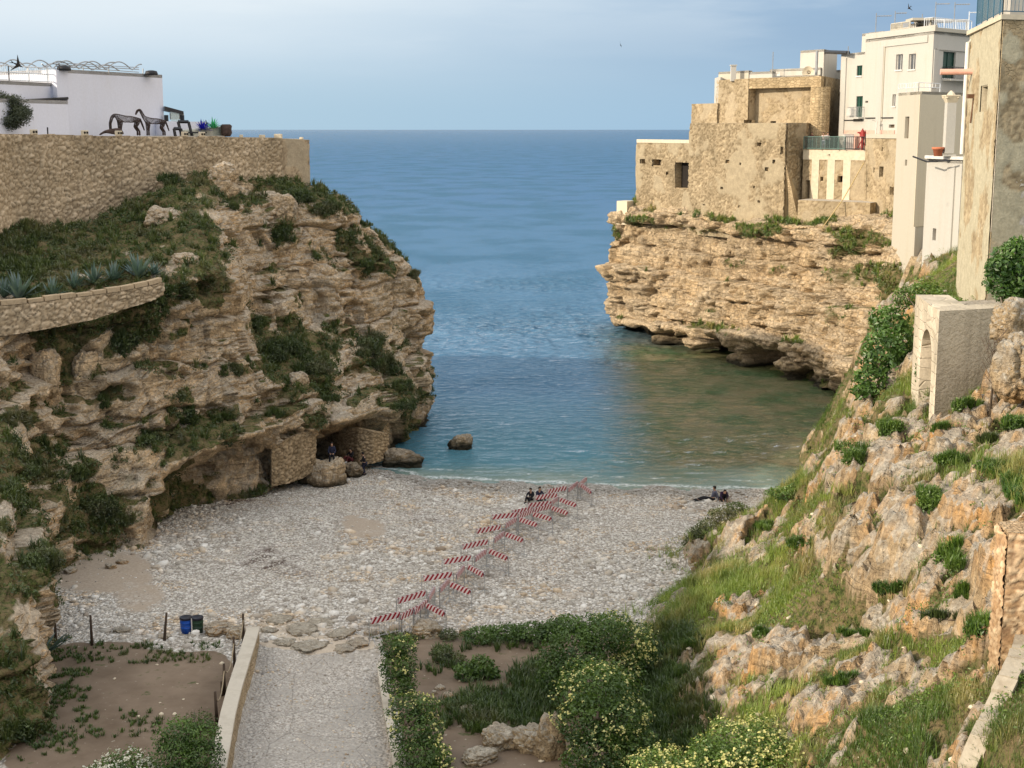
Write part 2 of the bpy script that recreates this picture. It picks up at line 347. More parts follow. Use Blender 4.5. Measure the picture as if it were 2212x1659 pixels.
def stone_sheet(name, A, out, cell, amp, m, parent=None, origin=(0, 0, 0), seed=0, keep=None, plaster=0, smooth=True, coursed=0):
    """a wall face of real protruding stones. A: (nu, nv, 3) grid, out: outward normal (3,) or grid; cell: (width, height) of the stones"""
    nu, nv = A.shape[:2]; P = A.reshape(-1, 3); Nn = np.broadcast_to(np.asarray(out, float), A.shape).reshape(-1, 3)
    w_ = np.stack([fbm(P, .8, 2, seed + 1), fbm(P, .8, 2, seed + 2), fbm(P, .8, 2, seed + 3)], 1) * (.35 if not coursed else .08)
    sc = 1 / np.array([cell[0], cell[0], cell[1]]); q = (P + w_ * cell[0]) * sc
    if coursed: rr = np.floor(q[:, 2]); q[:, 0] += h3(rr, rr * 0, rr * 0, seed) * 3; q[:, 2] = (rr + .5) * 1.0 + (q[:, 2] - rr - .5) * .9
    f1, f2, cid = worley(q, seed); e = f2 - f1; big = fbm(P, .5, 3, seed + 5)
    round_ = sstep(0, .30, e); pl = sstep(.0, .22, big + plaster - .5 + .25 * fbm(P, 1.6, 3, seed + 6)) if plaster else np.zeros(len(P))
    hgt = amp * (round_ * (.55 + .6 * cid) + .12 * fbm(P, 3, 2, seed + 7)); hgt = hgt * (1 - pl) + pl * amp * (.8 + .3 * fbm(P, 1.5, 3, seed + 8))
    hgt += amp * .5 * (fbm(P, .35, 3, seed + 9) + .5)
    hole = (h3(np.floor(P[:, 0] * 1.1 + P[:, 1]), np.floor(P[:, 2] * 1.3), np.floor(P[:, 1] * .7), seed + 11) > .985) & (cid > .5) & (e > .1); hgt = np.where(hole, -amp * .4, hgt)
    V = P + Nn * (hgt + .01)[:, None]; F = grid_faces(nu, nv)
    if keep is not None: F = F[keep(P[F].mean(1))]
    return link(name, np_mesh(name, V - np.array(origin), F, [m], None, smooth, {'tone': np.clip(cid + .15 * big, 0, 1), 'joint': 1 - sstep(.0, .16, e), 'plaster': pl}), parent)
def sheet_grid(a, b, z0a, z0b, z1a, z1b, step):
    L = math.hypot(b[0] - a[0], b[1] - a[1]); n = max(2, int(L / step)); k = max(2, int(max(z1a - z0a, z1b - z0b) / step)); u = np.linspace(0, 1, n + 1)[:, None]; v = np.linspace(0, 1, k + 1)[None, :]
    z = (z0a + (z0b - z0a) * u) * (1 - v) + (z1a + (z1b - z1a) * u) * v
    return np.stack([(a[0] + (b[0] - a[0]) * u) + 0 * v, (a[1] + (b[1] - a[1]) * u) + 0 * v, z], 2)
def grid_faces(nu, nv):
    i = np.arange((nu - 1) * (nv - 1)); r = i // (nv - 1); c = i % (nv - 1); a = r * nv + c
    return np.stack([a, a + nv, a + nv + 1, a + 1], 1)
M['stones_left'] = stone_mat('rubble stones of the left walls', (.40, .315, .215), (.54, .44, .32), (.19, .145, .095))
M['stones_ruin'] = stone_mat('rubble stones of the old buildings', (.27, .215, .14), (.42, .345, .235), (.15, .115, .07), (.38, .315, .215))
M['stones_block'] = stone_mat('squared stones of the old buildings', (.33, .265, .17), (.43, .35, .24), (.19, .145, .09), (.41, .335, .23))
M['stones_tower'] = stone_mat('flaking tower plaster over stone', (.36, .29, .185), (.50, .42, .29), (.23, .18, .115), (.49, .445, .325))
M['stones_orange'] = stone_mat('orange rubble stones', (.42, .27, .15), (.64, .50, .34), (.20, .12, .07))

def poly_sheet(name, bots, tops, step, cell, amp, m, parent=None, origin=(0, 0, 0), seed=0, **k):
    """one stone sheet along a bent wall: bots / tops are lists of points"""
    Gs = []
    for i in range(len(bots) - 1):
        L = (bots[i + 1] - bots[i]).length; n = max(2, int(L / step)); kk = max(2, int(max((tops[j] - bots[j]).length for j in range(len(bots))) / step))
        u = np.linspace(0, 1, n + 1)[:, None, None]; v = np.linspace(0, 1, kk + 1)[None, :, None]; f = lambda q: np.array(q)[None, None, :]
        g = (f(bots[i]) * (1 - u) + f(bots[i + 1]) * u) * (1 - v) + (f(tops[i]) * (1 - u) + f(tops[i + 1]) * u) * v; Gs.append(g if i == len(bots) - 2 else g[:-1])
    A = np.concatenate(Gs); du = np.gradient(A[:, :1], axis=0); n = np.concatenate([du[..., 1:2], -du[..., :1], 0 * du[..., :1]], 2); n /= np.linalg.norm(n, axis=2, keepdims=True)
    for _ in range(6): n[1:-1] = (n[:-2] + n[1:-1] + n[2:]) / 3
    return stone_sheet(name, A, np.broadcast_to(n, A.shape), cell, amp, m, parent, origin, seed, **k)
# ------------------------------------------------------------------ sea
def make_sea():
    xs = np.concatenate([-np.geomspace(9000, 60, 26), np.arange(-45, 60.1, .22), np.geomspace(62, 9000, 26)])
    ys = np.concatenate([np.arange(84, 185, .2), np.arange(185, 300, .45), np.geomspace(301, 22000, 120)])
    X, Y = np.meshgrid(xs, ys); P = np.stack([X.ravel(), Y.ravel(), np.zeros(X.size)], 1)
    near = 1 - sstep(150, 300, P[:, 1])
    q = P * (.6, 1.0, 1) + .5 * np.stack([fbm(P, .1, 2, 88), fbm(P, .1, 2, 89), 0 * P[:, 0]], 1); amp_ = (.55 + .6 * fbm(P * (.4, 1, 1), .04, 3, 93)).clip(.3, 1.2); P[:, 2] = near * amp_ * (.24 * (1 - 2 * np.abs(fbm(q, .34, 3, 90))) + .18 * (1 - 2 * np.abs(fbm(q, 1.0, 2, 95))) + .05 * fbm(q, 2.4, 2, 97)) * sstep(90, 104, P[:, 1])
    n, m_ = len(ys), len(xs); i = np.arange((n - 1) * (m_ - 1)); r = i // (m_ - 1); c = i % (m_ - 1); a = r * m_ + c
    F = np.stack([a, a + 1, a + m_ + 1, a + m_], 1)
    m, nt, b = mat('sea water', .08, .42); t = NT(nt); p = t.pos()
    g = t.n('ShaderNodeSeparateXYZ'); t.l.new(p, g.inputs[0]); x, y = g.outputs[0], g.outputs[1]
    # colour by depth of water: sand and pebbles near the beach, olive shallows by the headland with the lit cliff's reflection painted in, deep blue outside
    sh = t.m('ADD', y, t.m('MULTIPLY', t.noise(p, .12, 4), 14))
    patch = t.noise(t.pos((.05, .035, 1)), 1, 5, .6)
    c = t.mix(t.rng(sh, 170, 500), (.064, .148, .242), (.056, .132, .245))
    c = t.mix(t.rng(patch, .45, .6), c, (.04, .112, .19))
    c = t.mix(t.rng(sh, 140, 104), c, (.055, .165, .205))
    right = t.rng(t.m('SUBTRACT', x, t.m('MULTIPLY', t.m('SUBTRACT', y, 95), .04)), 5, 12, smooth=True)
    c = t.mix(t.m('MULTIPLY', right, t.rng(sh, 185, 160)), c, t.mix(t.rng(t.noise(p, .22, 5, .6), .4, .6), (.045, .075, .03), (.115, .105, .055)))
    c = t.mix(t.rng(sh, 108, 102), c, (.15, .20, .165))
    fo = t.m('ADD', t.attr('shore'), t.m('MULTIPLY', t.m('SUBTRACT', t.noise(t.pos((.5, .5, 1)), 1, 5, .6), .5), 2.4)); ff = t.m('MULTIPLY', t.m('MULTIPLY', t.rng(fo, -.2, .15), t.rng(fo, .85, .25)), t.rng(t.noise(p, 3.5, 4, .7), .38, .6)); ff2 = t.m('MULTIPLY', t.m('MULTIPLY', t.rng(fo, 2.0, 2.2), t.rng(fo, 2.7, 2.4)), t.rng(t.noise(p, 1.1, 5, .7), .5, .68))
    c = t.mix(t.m('MAXIMUM', ff, t.m('MULTIPLY', ff2, .7)), c, (.62, .66, .66))
    w1 = t.noise(t.pos((.30, .75, 1)), 1.2, 5, .62, .5); w2 = t.noise(t.pos((1.2, 2.6, 1)), 1.6, 4, .65, .6); w3 = t.noise(t.pos((.03, .08, 1)), 1, 4, .6)
    far = t.rng(y, 200, 1500)
    h = t.m('ADD', t.m('MULTIPLY', w1, .55), t.m('MULTIPLY', w2, .28))
    nb = t.n('ShaderNodeBump'); nb.inputs['Distance'].default_value = 2.0; t.l.new(h, nb.inputs['Height'])
    t.l.new(t.rng(y, 120, 260, .55, 1.0), nb.inputs['Strength'])
    nt.nodes.remove(b); df = t.n('ShaderNodeBsdfDiffuse'); gs = t.n('ShaderNodeBsdfGlossy'); mx = t.n('ShaderNodeMixShader'); fr = t.n('ShaderNodeFresnel'); fr.inputs['IOR'].default_value = 1.34
    t.l.new(nb.outputs[0], fr.inputs['Normal']); t.l.new(nb.outputs[0], gs.inputs['Normal']); t.l.new(c, df.inputs['Color']); t.l.new(t.rng(y, 150, 3000, .05, .16), gs.inputs['Roughness'])
    t.l.new(t.m('MULTIPLY', fr.outputs[0], t.rng(y, 110, 900, 1.0, .62)), mx.inputs[0]); t.l.new(df.outputs[0], mx.inputs[1]); t.l.new(gs.outputs[0], mx.inputs[2]); t.l.new(mx.outputs[0], nt.nodes['Material Output'].inputs[0])
    o = link('sea', np_mesh('sea', P, F, [m], attrs={'shore': P[:, 1] - water_y(P[:, 0])})); tag(o, 'rippled blue green sea water reaching the horizon', kind='structure')
    s = MB(); s.prism([(-300, 60), (300, 60), (300, 400), (-300, 400)], -8, -6); 
# ------------------------------------------------------------------ heightfield: beach, gully floor and the grassy slope on the right
def water_y(X):            # where the beach meets the water, by X
    return np.interp(X, [-30, -12, -9, -6, 0, 7, 14, 16.5, 40], [101, 101, 99.4, 96.5, 95.4, 94.3, 93.4, 93.2, 93])
HC = []   # control points X, Y, z
def hc(x, y, Y): p = W(x, y, Y); HC.append((p.x, p.y, p.z))
def hz(x, y, z): p = G(x, y, z); HC.append((p.x, p.y, p.z))
for a in [(1240,1620,3.6),(1300,1550,3.6),(1300,1659,4.3),(1500,1659,5.2),(1700,1659,6.6),(1900,1659,8),(1500,1550,4.7),(1700,1550,6),(1900,1550,7.4),(1420,1460,3.3),
          (1600,1450,5),(1800,1450,6.4),(2000,1450,7.7),(1450,1380,2.9),(1560,1350,3.9),(1690,1350,5.1),(1790,1350,6.0),(1490,1270,2.7),(1600,1250,3.9),(1720,1250,5.2),(1790,1260,6.0),
          (1540,1190,2.3),(1620,1170,3.2),(1720,1150,4.6),(1790,1160,5.8),(1660,1080,2.0),(1720,1070,3.2),(1600,1110,1.2)]: hz(*a)
for a in [(2060,1600,32),(2100,1500,34),(2250,1600,28),(1830,1400,48.5),(1900,1385,46.5),(2050,1370,42),(2200,1350,38),(2350,1300,34),
          (1840,1250,49.5),(2000,1240,46),(2150,1220,42.5),(2300,1200,39),(1835,1150,51.5),(2000,1140,48.5),(2150,1120,45),(2300,1100,42),
          (1770,1045,66),(1820,1060,55),(2000,1050,51.5),(2150,1040,48),(1790,1000,62),(1830,1000,58),(1800,955,67),(1850,950,62),(1950,950,60.5),(2000,950,58.5),(2100,950,55),(2250,950,51),
          (1855,880,72),(1950,870,66),(2000,870,64),(2100,870,59),(2250,870,55),(1872,760,88),(1930,750,80),(2000,750,74),(2100,750,67),(2250,750,61),
          (1890,660,100),(1950,650,92),(2020,650,82),(2100,650,72),(2250,650,67),(1965,560,112),(2020,560,100),(2100,560,85),(2250,560,77),(1990,485,125),(2100,480,108),(2250,470,95)]: hc(*a)
HC += [(x, y, z) for x, y, z in [(15.5,84,-.3),(17,90,-1.6),(20.5,97,-1.6),(24,108,-1.6),(28,118,-1.6),(33,129,-1.6),(17.0,79,2.2),(19,84,3.2),(23.5,96,2.5),(38,135,12),(46,120,16),(50,100,17),(45,80,16),(38,60,15),(32,40,13),(26,28,11.5),(22,20,10),(10,26,6.5),(14,22,8)]]
LOW = [(-30,20,2.6),(-15,20,2.6),(0,20,2.6),(-30,48,2.4),(-15,48,2.3),(-4,48,2.2),(3,46,2.3),(-30,60,1.9),(-15,60,1.8),(-3,60,1.7),(4,58,1.9),(-28,72,1.4),(-15,72,1.35),(0,72,1.2),(8,70,1.3),(-20,85,.75),(-5,84,.7),(8,82,.8),(-15,94,.35),(-40,70,1.5),(-40,40,2.5)]
HC += LOW
HCa = np.array(HC)
def rbf_fit(P, v, lam=.02):
    d = np.hypot(P[:, None, 0] - P[None, :, 0], P[:, None, 1] - P[None, :, 1]); n = len(P)
    K = d + 0.0; A = np.zeros((n + 3, n + 3)); A[:n, :n] = K - np.eye(n) * lam; A[:n, n] = 1; A[:n, n + 1:] = P; A[n, :n] = 1; A[n + 1:, :n] = P.T
    s = np.linalg.solve(A, np.concatenate([v, [0, 0, 0]])); return s
_s = rbf_fit(HCa[:, :2], HCa[:, 2], .4)
def rbf(X, Y):
    out = np.zeros(len(X))
    for k in range(0, len(X), 40000):
        x, y = X[k:k + 40000], Y[k:k + 40000]
        out[k:k + 40000] = np.hypot(x[:, None] - HCa[None, :, 0], y[:, None] - HCa[None, :, 1]) @ _s[:len(HCa)] + _s[-3] + _s[-2] * x + _s[-1] * y
    return out
def beach_z(X, Y): 
    d = water_y(X) - Y
    return np.where(d > 0, .045 * np.minimum(d, 16) + .029 * np.clip(d - 16, 0, 40), .09 * d)
ROCKS_R = [(1620,1180,130,60,.9),(1490,1215,70,35),(1900,1150,150,190),(2050,1150,190,200),(2000,1320,180,70),(1830,1270,85,140),(1800,1180,40,80,.9),(2100,1300,120,90),(1840,1010,110,90),(1900,940,100,40),(2100,930,150,110,.95),(2000,1010,220,55),
           (1590,1460,170,85,1),(1700,1420,120,70,.9),(1800,1350,70,50),(1500,1540,90,50,.8),(1620,1120,90,40,.7),(2180,1380,80,90,.9),(1080,1620,120,70,1),(1200,1600,60,70,.8),(2060,900,160,60,.9),(2180,850,80,90),(1730,1390,60,40,.8),(2130,1450,50,50,.7),(1560,1590,60,60,.5),(1900,640,90,70,1),(1960,560,60,50,.95),(1890,760,60,80,.95),(2050,760,60,50,.8),(1860,860,40,40,.9)]
GRASS_R = [(1960,1420,130,50,.8),(2010,1270,60,60,.6),(1640,1250,160,90,.6),(1880,1120,50,35,.6),(2100,1200,70,50,.5),(1740,1110,90,60,1),(2160,1050,80,60,.7),(1990,1090,50,30,.5)]
make_sea()
def build_ground():
    xs = np.concatenate([np.arange(-46, -27, .4), np.arange(-27, 5, .17), np.arange(5, 27, .14), np.arange(27, 60.1, .4)]); ys = np.concatenate([np.arange(18, 30, .5), np.arange(30, 72, .15), np.arange(72, 106, .2), np.arange(106, 142, .45)])
    X, Y = np.meshgrid(xs, ys); X = X.ravel(); Y = Y.ravel()
    z0 = rbf(X, Y); zb = beach_z(X, Y)
    slope = sstep(-.1, .9, z0 - zb - .5)
    inX = sstep(3.0, 7.5, X + .12 * (Y - 60)) ; slope = slope * np.maximum(inX, sstep(26, 22, Y))
    seaward = sstep(98, 104, Y) * sstep(14, 6, X)
    z = zb * (1 - slope) + z0 * slope
    P = np.stack([X, Y, z], 1); px, py, d = proj(P)
    P2 = P * (1, 1, .6)
    wob = fbm(P, .5, 3, 5) * 22
    rk = blobs(px + wob, py + wob * .7, ROCKS_R) ; rk = rk - .55 * blobs(px + wob, py, GRASS_R); rk = np.maximum(rk, .85 * sstep(.30, .48, fbm(P, .30, 4, 19)) * (px > 1000)); rk = np.clip(rk, 0, 1) * slope
    wq = np.stack([fbm(P, .45, 3, 31), fbm(P, .45, 3, 32), fbm(P, .5, 2, 33)], 1)
    a1, k1 = facets(P * (.42, .42, .55) + .35 * wq, 3, 1.5, .75, .05); a2, k2 = facets(P * (1.15, 1.15, 1.3) + .35 * wq, 43, .50, .42, .08); a3, k3 = facets(P * (3.2, 3.2, 3.2) + .3 * wq, 63, .15, .14, .12)
    disp = a1 + a2 + a3 - .34 * k1 - .20 * k2 - .05 * k3 + .38 * fbm(P, .22, 4, 12) + .07 * fbm(P, 2.4, 3, 13)
    z = z + rk * disp * .82
    crev = sstep(.05, -.45, disp + .35 * fbm(P, .35, 3, 17)); Gcrev = crev
    z = z + slope * (1 - rk) * (.18 * fbm(P, .3, 4, 21) + .06 * fbm(P, 1.6, 3, 22))
    z = z + (1 - slope) * (.035 * fbm(P, .5, 4, 41) + .014 * fbm(P, 3, 2, 42)) * (z > -.5)
    chan = sstep(0, 1, (px - (553 - (py - 1380) * .255)) / 14) * sstep(0, 1, ((826 + (py - 1380) * .17) - px) / 14) * sstep(1372, 1440, py) * (Y < 66)
    z = z - .55 * chan
    # garden plot terrace between the hedges, a little lower than the slope; channel stays flat
    P[:, 2] = z
    n, m_ = len(ys), len(xs); i = np.arange((n - 1) * (m_ - 1)); r = i // (m_ - 1); c = i % (m_ - 1); a = r * m_ + c
    F = np.stack([a, a + 1, a + m_ + 1, a + m_], 1)
    mi = (slope[F].mean(1) > .5).astype(int)
    veg = np.clip((1 - rk) + rk * crev * .85, 0, 1) * slope
    return P, F, mi, slope, rk * (1 - .8 * crev), veg
GP, GF, Gmi, Gslope, Grk, Gveg = build_ground()
def beach_mat():
    m, nt, b = mat('pebble beach', .9, .25); t = NT(nt); p = t.pos(); g = t.n('ShaderNodeSeparateXYZ'); t.l.new(p, g.inputs[0]); x, y = g.outputs[0], g.outputs[1]
    v = t.n('ShaderNodeTexVoronoi'); t.l.new(t.pos((1, .8, 1)), v.inputs['Vector']); v.inputs['Scale'].default_value = 6.5; sp = t.n('ShaderNodeSeparateXYZ'); t.l.new(v.outputs['Color'], sp.inputs[0])
    c = t.ramp(sp.outputs[0], [(0, (.30, .27, .235)), (.35, (.44, .405, .355)), (.7, (.56, .525, .475)), (1, (.72, .69, .64))])
    c = t.mix(t.m('MULTIPLY', t.rng(v.outputs['Distance'], .4, .68), .6), c, (.15, .13, .105))
    big = t.noise(p, .16, 5, .6)
    wet = t.rng(t.m('ADD', g.outputs[2], t.m('MULTIPLY', t.noise(p, .3, 3), .16)), .28, .12); c = t.mix(t.m('MULTIPLY', wet, .55), c, (.16, .155, .14))
    sand = t.rng(t.m('ADD', big, t.m('MULTIPLY', t.attr('sand'), .40)), .60, .84)
    c = t.mix(sand, c, t.mix(t.rng(t.noise(p, 8, 4), .3, .7), (.29, .235, .18), (.40, .335, .265)))
    dirt = t.attr('dirt'); dn = t.noise(p, .8, 5, .6)
    df = t.rng(t.m('ADD', dirt, t.m('MULTIPLY', t.m('SUBTRACT', dn, .5), .8)), .45, .55)
    dc = t.mix(t.rng(t.noise(p, .35, 5, .6), .35, .65), (.115, .082, .055), (.20, .15, .108))
    dc = t.mix(t.rng(t.noise(p, 1.4, 5, .65), .60, .68), dc, (.07, .075, .03)); dc = t.mix(t.rng(t.noise(p, 5, 3), .68, .72), dc, (.30, .26, .2))
    c = t.mix(df, c, dc)
    kelp = t.m('MULTIPLY', t.attr('kelp'), t.rng(t.noise(p, 1.3, 5, .7), .45, .55)); c = t.mix(kelp, c, (.075, .045, .035))
    slab = t.attr('slab'); sf = t.rng(t.m('ADD', slab, t.m('MULTIPLY', t.m('SUBTRACT', dn, .5), .5)), .45, .52)
    pt_ = t.attr('path'); fg = t.n('ShaderNodeTexVoronoi'); t.l.new(p, fg.inputs['Vector']); fg.inputs['Scale'].default_value = 15; sg = t.n('ShaderNodeSeparateXYZ'); t.l.new(fg.outputs['Color'], sg.inputs[0])
    pc = t.mix(t.rng(sg.outputs[1], .2, .95), (.29, .26, .225), (.54, .50, .45)); pc = t.mix(t.rng(t.noise(p, .5, 5, .65), .42, .60), pc, t.mix(t.rng(t.noise(p, 6, 4), .3, .7), (.32, .29, .255), (.41, .38, .34))); crk_ = t.voro(t.pos((.5, .35, 1)), 1, 'DISTANCE_TO_EDGE'); pc = t.mix(t.m('MULTIPLY', t.rng(crk_, .012, .0), .6), pc, (.14, .125, .11)); c = t.mix(pt_, c, pc)
    cc = t.mix(t.rng(big, .3, .7), (.40, .32, .24), (.52, .45, .36)); c = t.mix(sf, c, t.mix(t.rng(t.noise(p, 3, 5, .7), .3, .7), t.mix(1, cc, (.75, .72, .7), 'MULTIPLY'), cc))
    h = t.m('MULTIPLY', t.m('MULTIPLY', t.m('SUBTRACT', .6, v.outputs['Distance']), t.m('SUBTRACT', 1, sand)), t.m('SUBTRACT', 1, t.m('MAXIMUM', df, t.m('MULTIPLY', sf, .7))))
    nt.links.new(c, b.inputs['Base Color']); nt.links.new(t.bump(t.m('ADD', h, t.m('MULTIPLY', dn, .4)), .9, .12), b.inputs['Normal'])
    return m
M['beach'] = beach_mat()
gpx, gpy, gd = proj(GP)
wv = fbm(GP, .8, 3, 71) * 12
sand = blobs(gpx + wv, gpy + wv, [(210,1230,120,60),(300,1290,60,40,.8),(790,1140,45,25,.9),(1240,1285,50,14,.6),(640,1010,60,20,.5),(420,1180,40,12,.4)])
wv2 = fbm(GP, .35, 4, 72) * 26 + wv * .6
dirtm = (blobs(gpx + wv2, gpy + wv2 * .6, [(300,1520,235,135,1),(150,1640,160,90,1),(400,1440,110,45,1),(200,1440,150,45,1),(330,1620,180,80,1)]) * (gpx < 560 - (gpy - 1380) * .22) * (gpy > 1376 + wv2 * .35))
dirtm = np.maximum(dirtm, sstep(820, 835, gpx + wv * .3 - (gpy - 1400) * .22) * sstep(1362, 1380, gpy + wv * .4) * sstep(1650, 1550, gpx) * sstep(30, 60, GP[:, 0] * 0 + 60))
kelp = blobs(gpx + wv * 2, gpy + wv, [(580,1210,70,22,.9),(560,1215,30,12,1),(380,1085,60,12,1),(470,1078,80,9,1),(640,1240,40,14,.5)])
slab = blobs(gpx + wv, gpy + wv, [(680,1385,130,26,1),(620,1355,60,20,.7)])
pathm = sstep(0, 1, (gpx - (556 - (gpy - 1380) * .255)) / 14) * sstep(0, 1, ((828 + (gpy - 1380) * .17) - gpx) / 14) * sstep(1390, 1425, gpy + wv) * (GP[:, 1] < 66)
g_me = np_mesh('ground', GP, GF, [M['beach'], M['rock_slope']], Gmi, attrs={'veg': Gveg * (1 - .0 * Grk) * 1.3 - .15, 'sand': sand, 'dirt': dirtm, 'kelp': kelp, 'slab': slab, 'path': pathm})
ground = tag(link('ground', g_me), 'pebble beach running up into grassy rocky slope', kind='structure')
# ------------------------------------------------------------------ lofted cliffs
def catmull(P, ts):
    n = len(P); i = np.clip(np.floor(ts).astype(int), 0, n - 2); f = (ts - i)[:, None]
    g = lambda k: P[np.clip(k, 0, n - 1)]
    p0, p1, p2, p3 = g(i - 1), g(i), g(i + 1), g(i + 2)
    return .5 * (2 * p1 + (p2 - p0) * f + (2 * p0 - 5 * p1 + 4 * p2 - p3) * f ** 2 + (3 * p1 - p0 - 3 * p2 + p3) * f ** 3)
def loft(cols, du, dv, vsmooth=.5):
    A = np.array([[tuple(p) for p in c] for c in cols])        # (nu, nv, 3)
    nu, nv = A.shape[:2]
    lu = np.linalg.norm(np.diff(A, axis=0), axis=2).mean(1); lv = np.linalg.norm(np.diff(A, axis=1), axis=2).mean(0)
    tv = np.concatenate([k + np.arange(max(2, int(l / dv))) / max(2, int(l / dv)) for k, l in enumerate(lv)] + [[nv - 1]])
    tu = np.concatenate([k + np.arange(max(2, int(l / du))) / max(2, int(l / du)) for k, l in enumerate(lu)] + [[nu - 1]])
    B = []
    for c in A:
        i = np.clip(np.floor(tv).astype(int), 0, nv - 2); f = (tv - i)[:, None]; lin = c[i] * (1 - f) + c[i + 1] * f
        B.append(lin * (1 - vsmooth) + catmull(c, tv) * vsmooth)
    B = np.array(B)                                             # (nu, Nv, 3)
    Cc = np.stack([catmull(B[:, j], tu) * .6 + (lambda i, f: B[i, j] * (1 - f) + B[i + 1, j] * f)(np.clip(np.floor(tu).astype(int), 0, nu - 2), (tu - np.clip(np.floor(tu).astype(int), 0, nu - 2))[:, None]) * .4 for j in range(len(tv))], 1)
    return Cc, tu, tv
def grid_normals(A):
    du = np.gradient(A, axis=0); dv = np.gradient(A, axis=1); n = np.cross(du, dv); n /= np.linalg.norm(n, axis=2, keepdims=True) + 1e-9
    return n
def smooth_grid(N, k=3):
    for _ in range(k):
        Q = N.copy(); Q[1:] += N[:-1]; Q[:-1] += N[1:]; Q[:, 1:] += N[:, :-1]; Q[:, :-1] += N[:, 1:]; N = Q / (np.linalg.norm(Q, axis=2, keepdims=True) + 1e-9)
    return N
def strata(z, P, seed, th=(.5, 1.3)):
    """outward step per bed: hard beds stand out, soft beds are worn back"""
    r_ = random.Random(seed); zs = [-4.0]; vals = []
    while zs[-1] < 34: zs.append(zs[-1] + r_.uniform(*th)); vals.append(r_.uniform(-1, 1))
    zs = np.array(zs); vals = np.array(vals)
    zz = z + .5 * fbm(P * (1, 1, .3), .12, 2, seed) + .12 * fbm(P * (1, 1, .3), .6, 2, seed + 7)
    i = np.clip(np.searchsorted(zs, zz) - 1, 0, len(vals) - 2); f = (zz - zs[i]) / (zs[i + 1] - zs[i])
    a = vals[i]; b = vals[i + 1]; k = sstep(.80, 1.0, f)
    prof = a * (1 - k) + b * k
    groove = -np.exp(-((f) / .07) ** 2) - np.exp(-((1 - f) / .07) ** 2)
    return prof + groove * .35
def beds(z, P, seed, th, wob):
    r_ = random.Random(seed); zs = [-6.0]
    while zs[-1] < 36: zs.append(zs[-1] + r_.uniform(*th))
    zs = np.array(zs); zz = z + wob * fbm(P * (1, 1, .25), .10, 3, seed) + wob * .22 * fbm(P * (1, 1, .3), .7, 2, seed + 7)
    i = np.clip(np.searchsorted(zs, zz) - 1, 0, len(zs) - 2); dz = np.minimum(zz - zs[i], zs[i + 1] - zz)
    return i, dz, (zz - zs[i]) / (zs[i + 1] - zs[i]), np.random.default_rng(seed).uniform(-1, 1, len(zs))[i]
def rockify(A, seed, amp=1.0, strat=.45, block=.35, cav=None):
    N = smooth_grid(grid_normals(A), 6); P = A.reshape(-1, 3); Nn = N.reshape(-1, 3)
    steep = sstep(.25, .75, np.hypot(Nn[:, 0], Nn[:, 1]))
    wx = .8 * np.stack([fbm(P, .35, 3, seed + 1), fbm(P, .35, 3, seed + 2)], 1)
    i1, d1, f1_, r1_ = beds(P[:, 2], P, seed + 6, (1.3, 2.9), .7); i2, d2, f2_, r2_ = beds(P[:, 2], P, seed + 26, (.35, .85), .35)
    q1 = np.concatenate([(P[:, :2] + wx) * .27, (i1 * 7.3 + .5)[:, None]], 1); q2 = np.concatenate([(P[:, :2] + wx * .5) * .85, (i2 * 5.3 + .5)[:, None]], 1)
    a1, k1 = facets(q1, seed + 40, 1.5, .5, .035); a2, k2 = facets(q2, seed + 60, .62, .35, .07)
    wp = P + .5 * np.stack([fbm(P, .5, 3, seed + 1), fbm(P, .5, 3, seed + 2), fbm(P, .5, 2, seed + 3) * .4], 1); a3, k3 = facets(wp * (2.0, 2.0, 2.4), seed + 80, .24, .2, .10); a0, k0 = facets(wp * (.22, .22, .30), seed + 85, 1.2, .7, .03)
    rough = np.clip(.55 + .8 * fbm(P * (1, 1, .5), .11, 3, seed + 21), .12, 1.1)      # where the beds are broken up, and where they stay massive
    d = steep * strat * (1.5 * r1_ + .35 * r2_ * rough) + block * steep * (a1 + a2 * rough - .5 * k1 - .28 * k2 * rough) + block * (.6 * a0 + a3 * rough - .12 * k3)
    d -= steep * (.42 * np.exp(-(d1 / .10) ** 2) + .17 * rough * np.exp(-(d2 / .055) ** 2)) + steep * .25 * f1_ * -1 * strat
    d += amp * (.45 * fbm(P * (1, 1, .55), .13, 3, seed + 9) + .12 * fbm(P, .9, 4, seed + 10) + .055 * fbm(P, 3.4, 3, seed + 11))
    hole = sstep(.35, .6, fbm(P * (1, 1, 1.7), .45, 3, seed + 13)); d -= .8 * hole * steep * amp
    dirn = Nn.copy(); dirn[:, 2] *= (.25 + .75 * (1 - steep))
    Q = P + dirn * d[:, None]; N2 = smooth_grid(grid_normals(Q.reshape(A.shape)), 4).reshape(-1, 3)
    return Q, N2, steep
def grid_faces(nu, nv):
    i = np.arange((nu - 1) * (nv - 1)); r = i // (nv - 1); c = i % (nv - 1); a = r * nv + c
    return np.stack([a, a + nv, a + nv + 1, a + 1], 1)
def cv(L): return [W(*p) if p[2] > 26 else G(*p) for p in L]
def sh(L, dx, dy, dz=0): return [Vector((p[0] + dx, p[1] + dy, p[2] + dz)) for p in L]
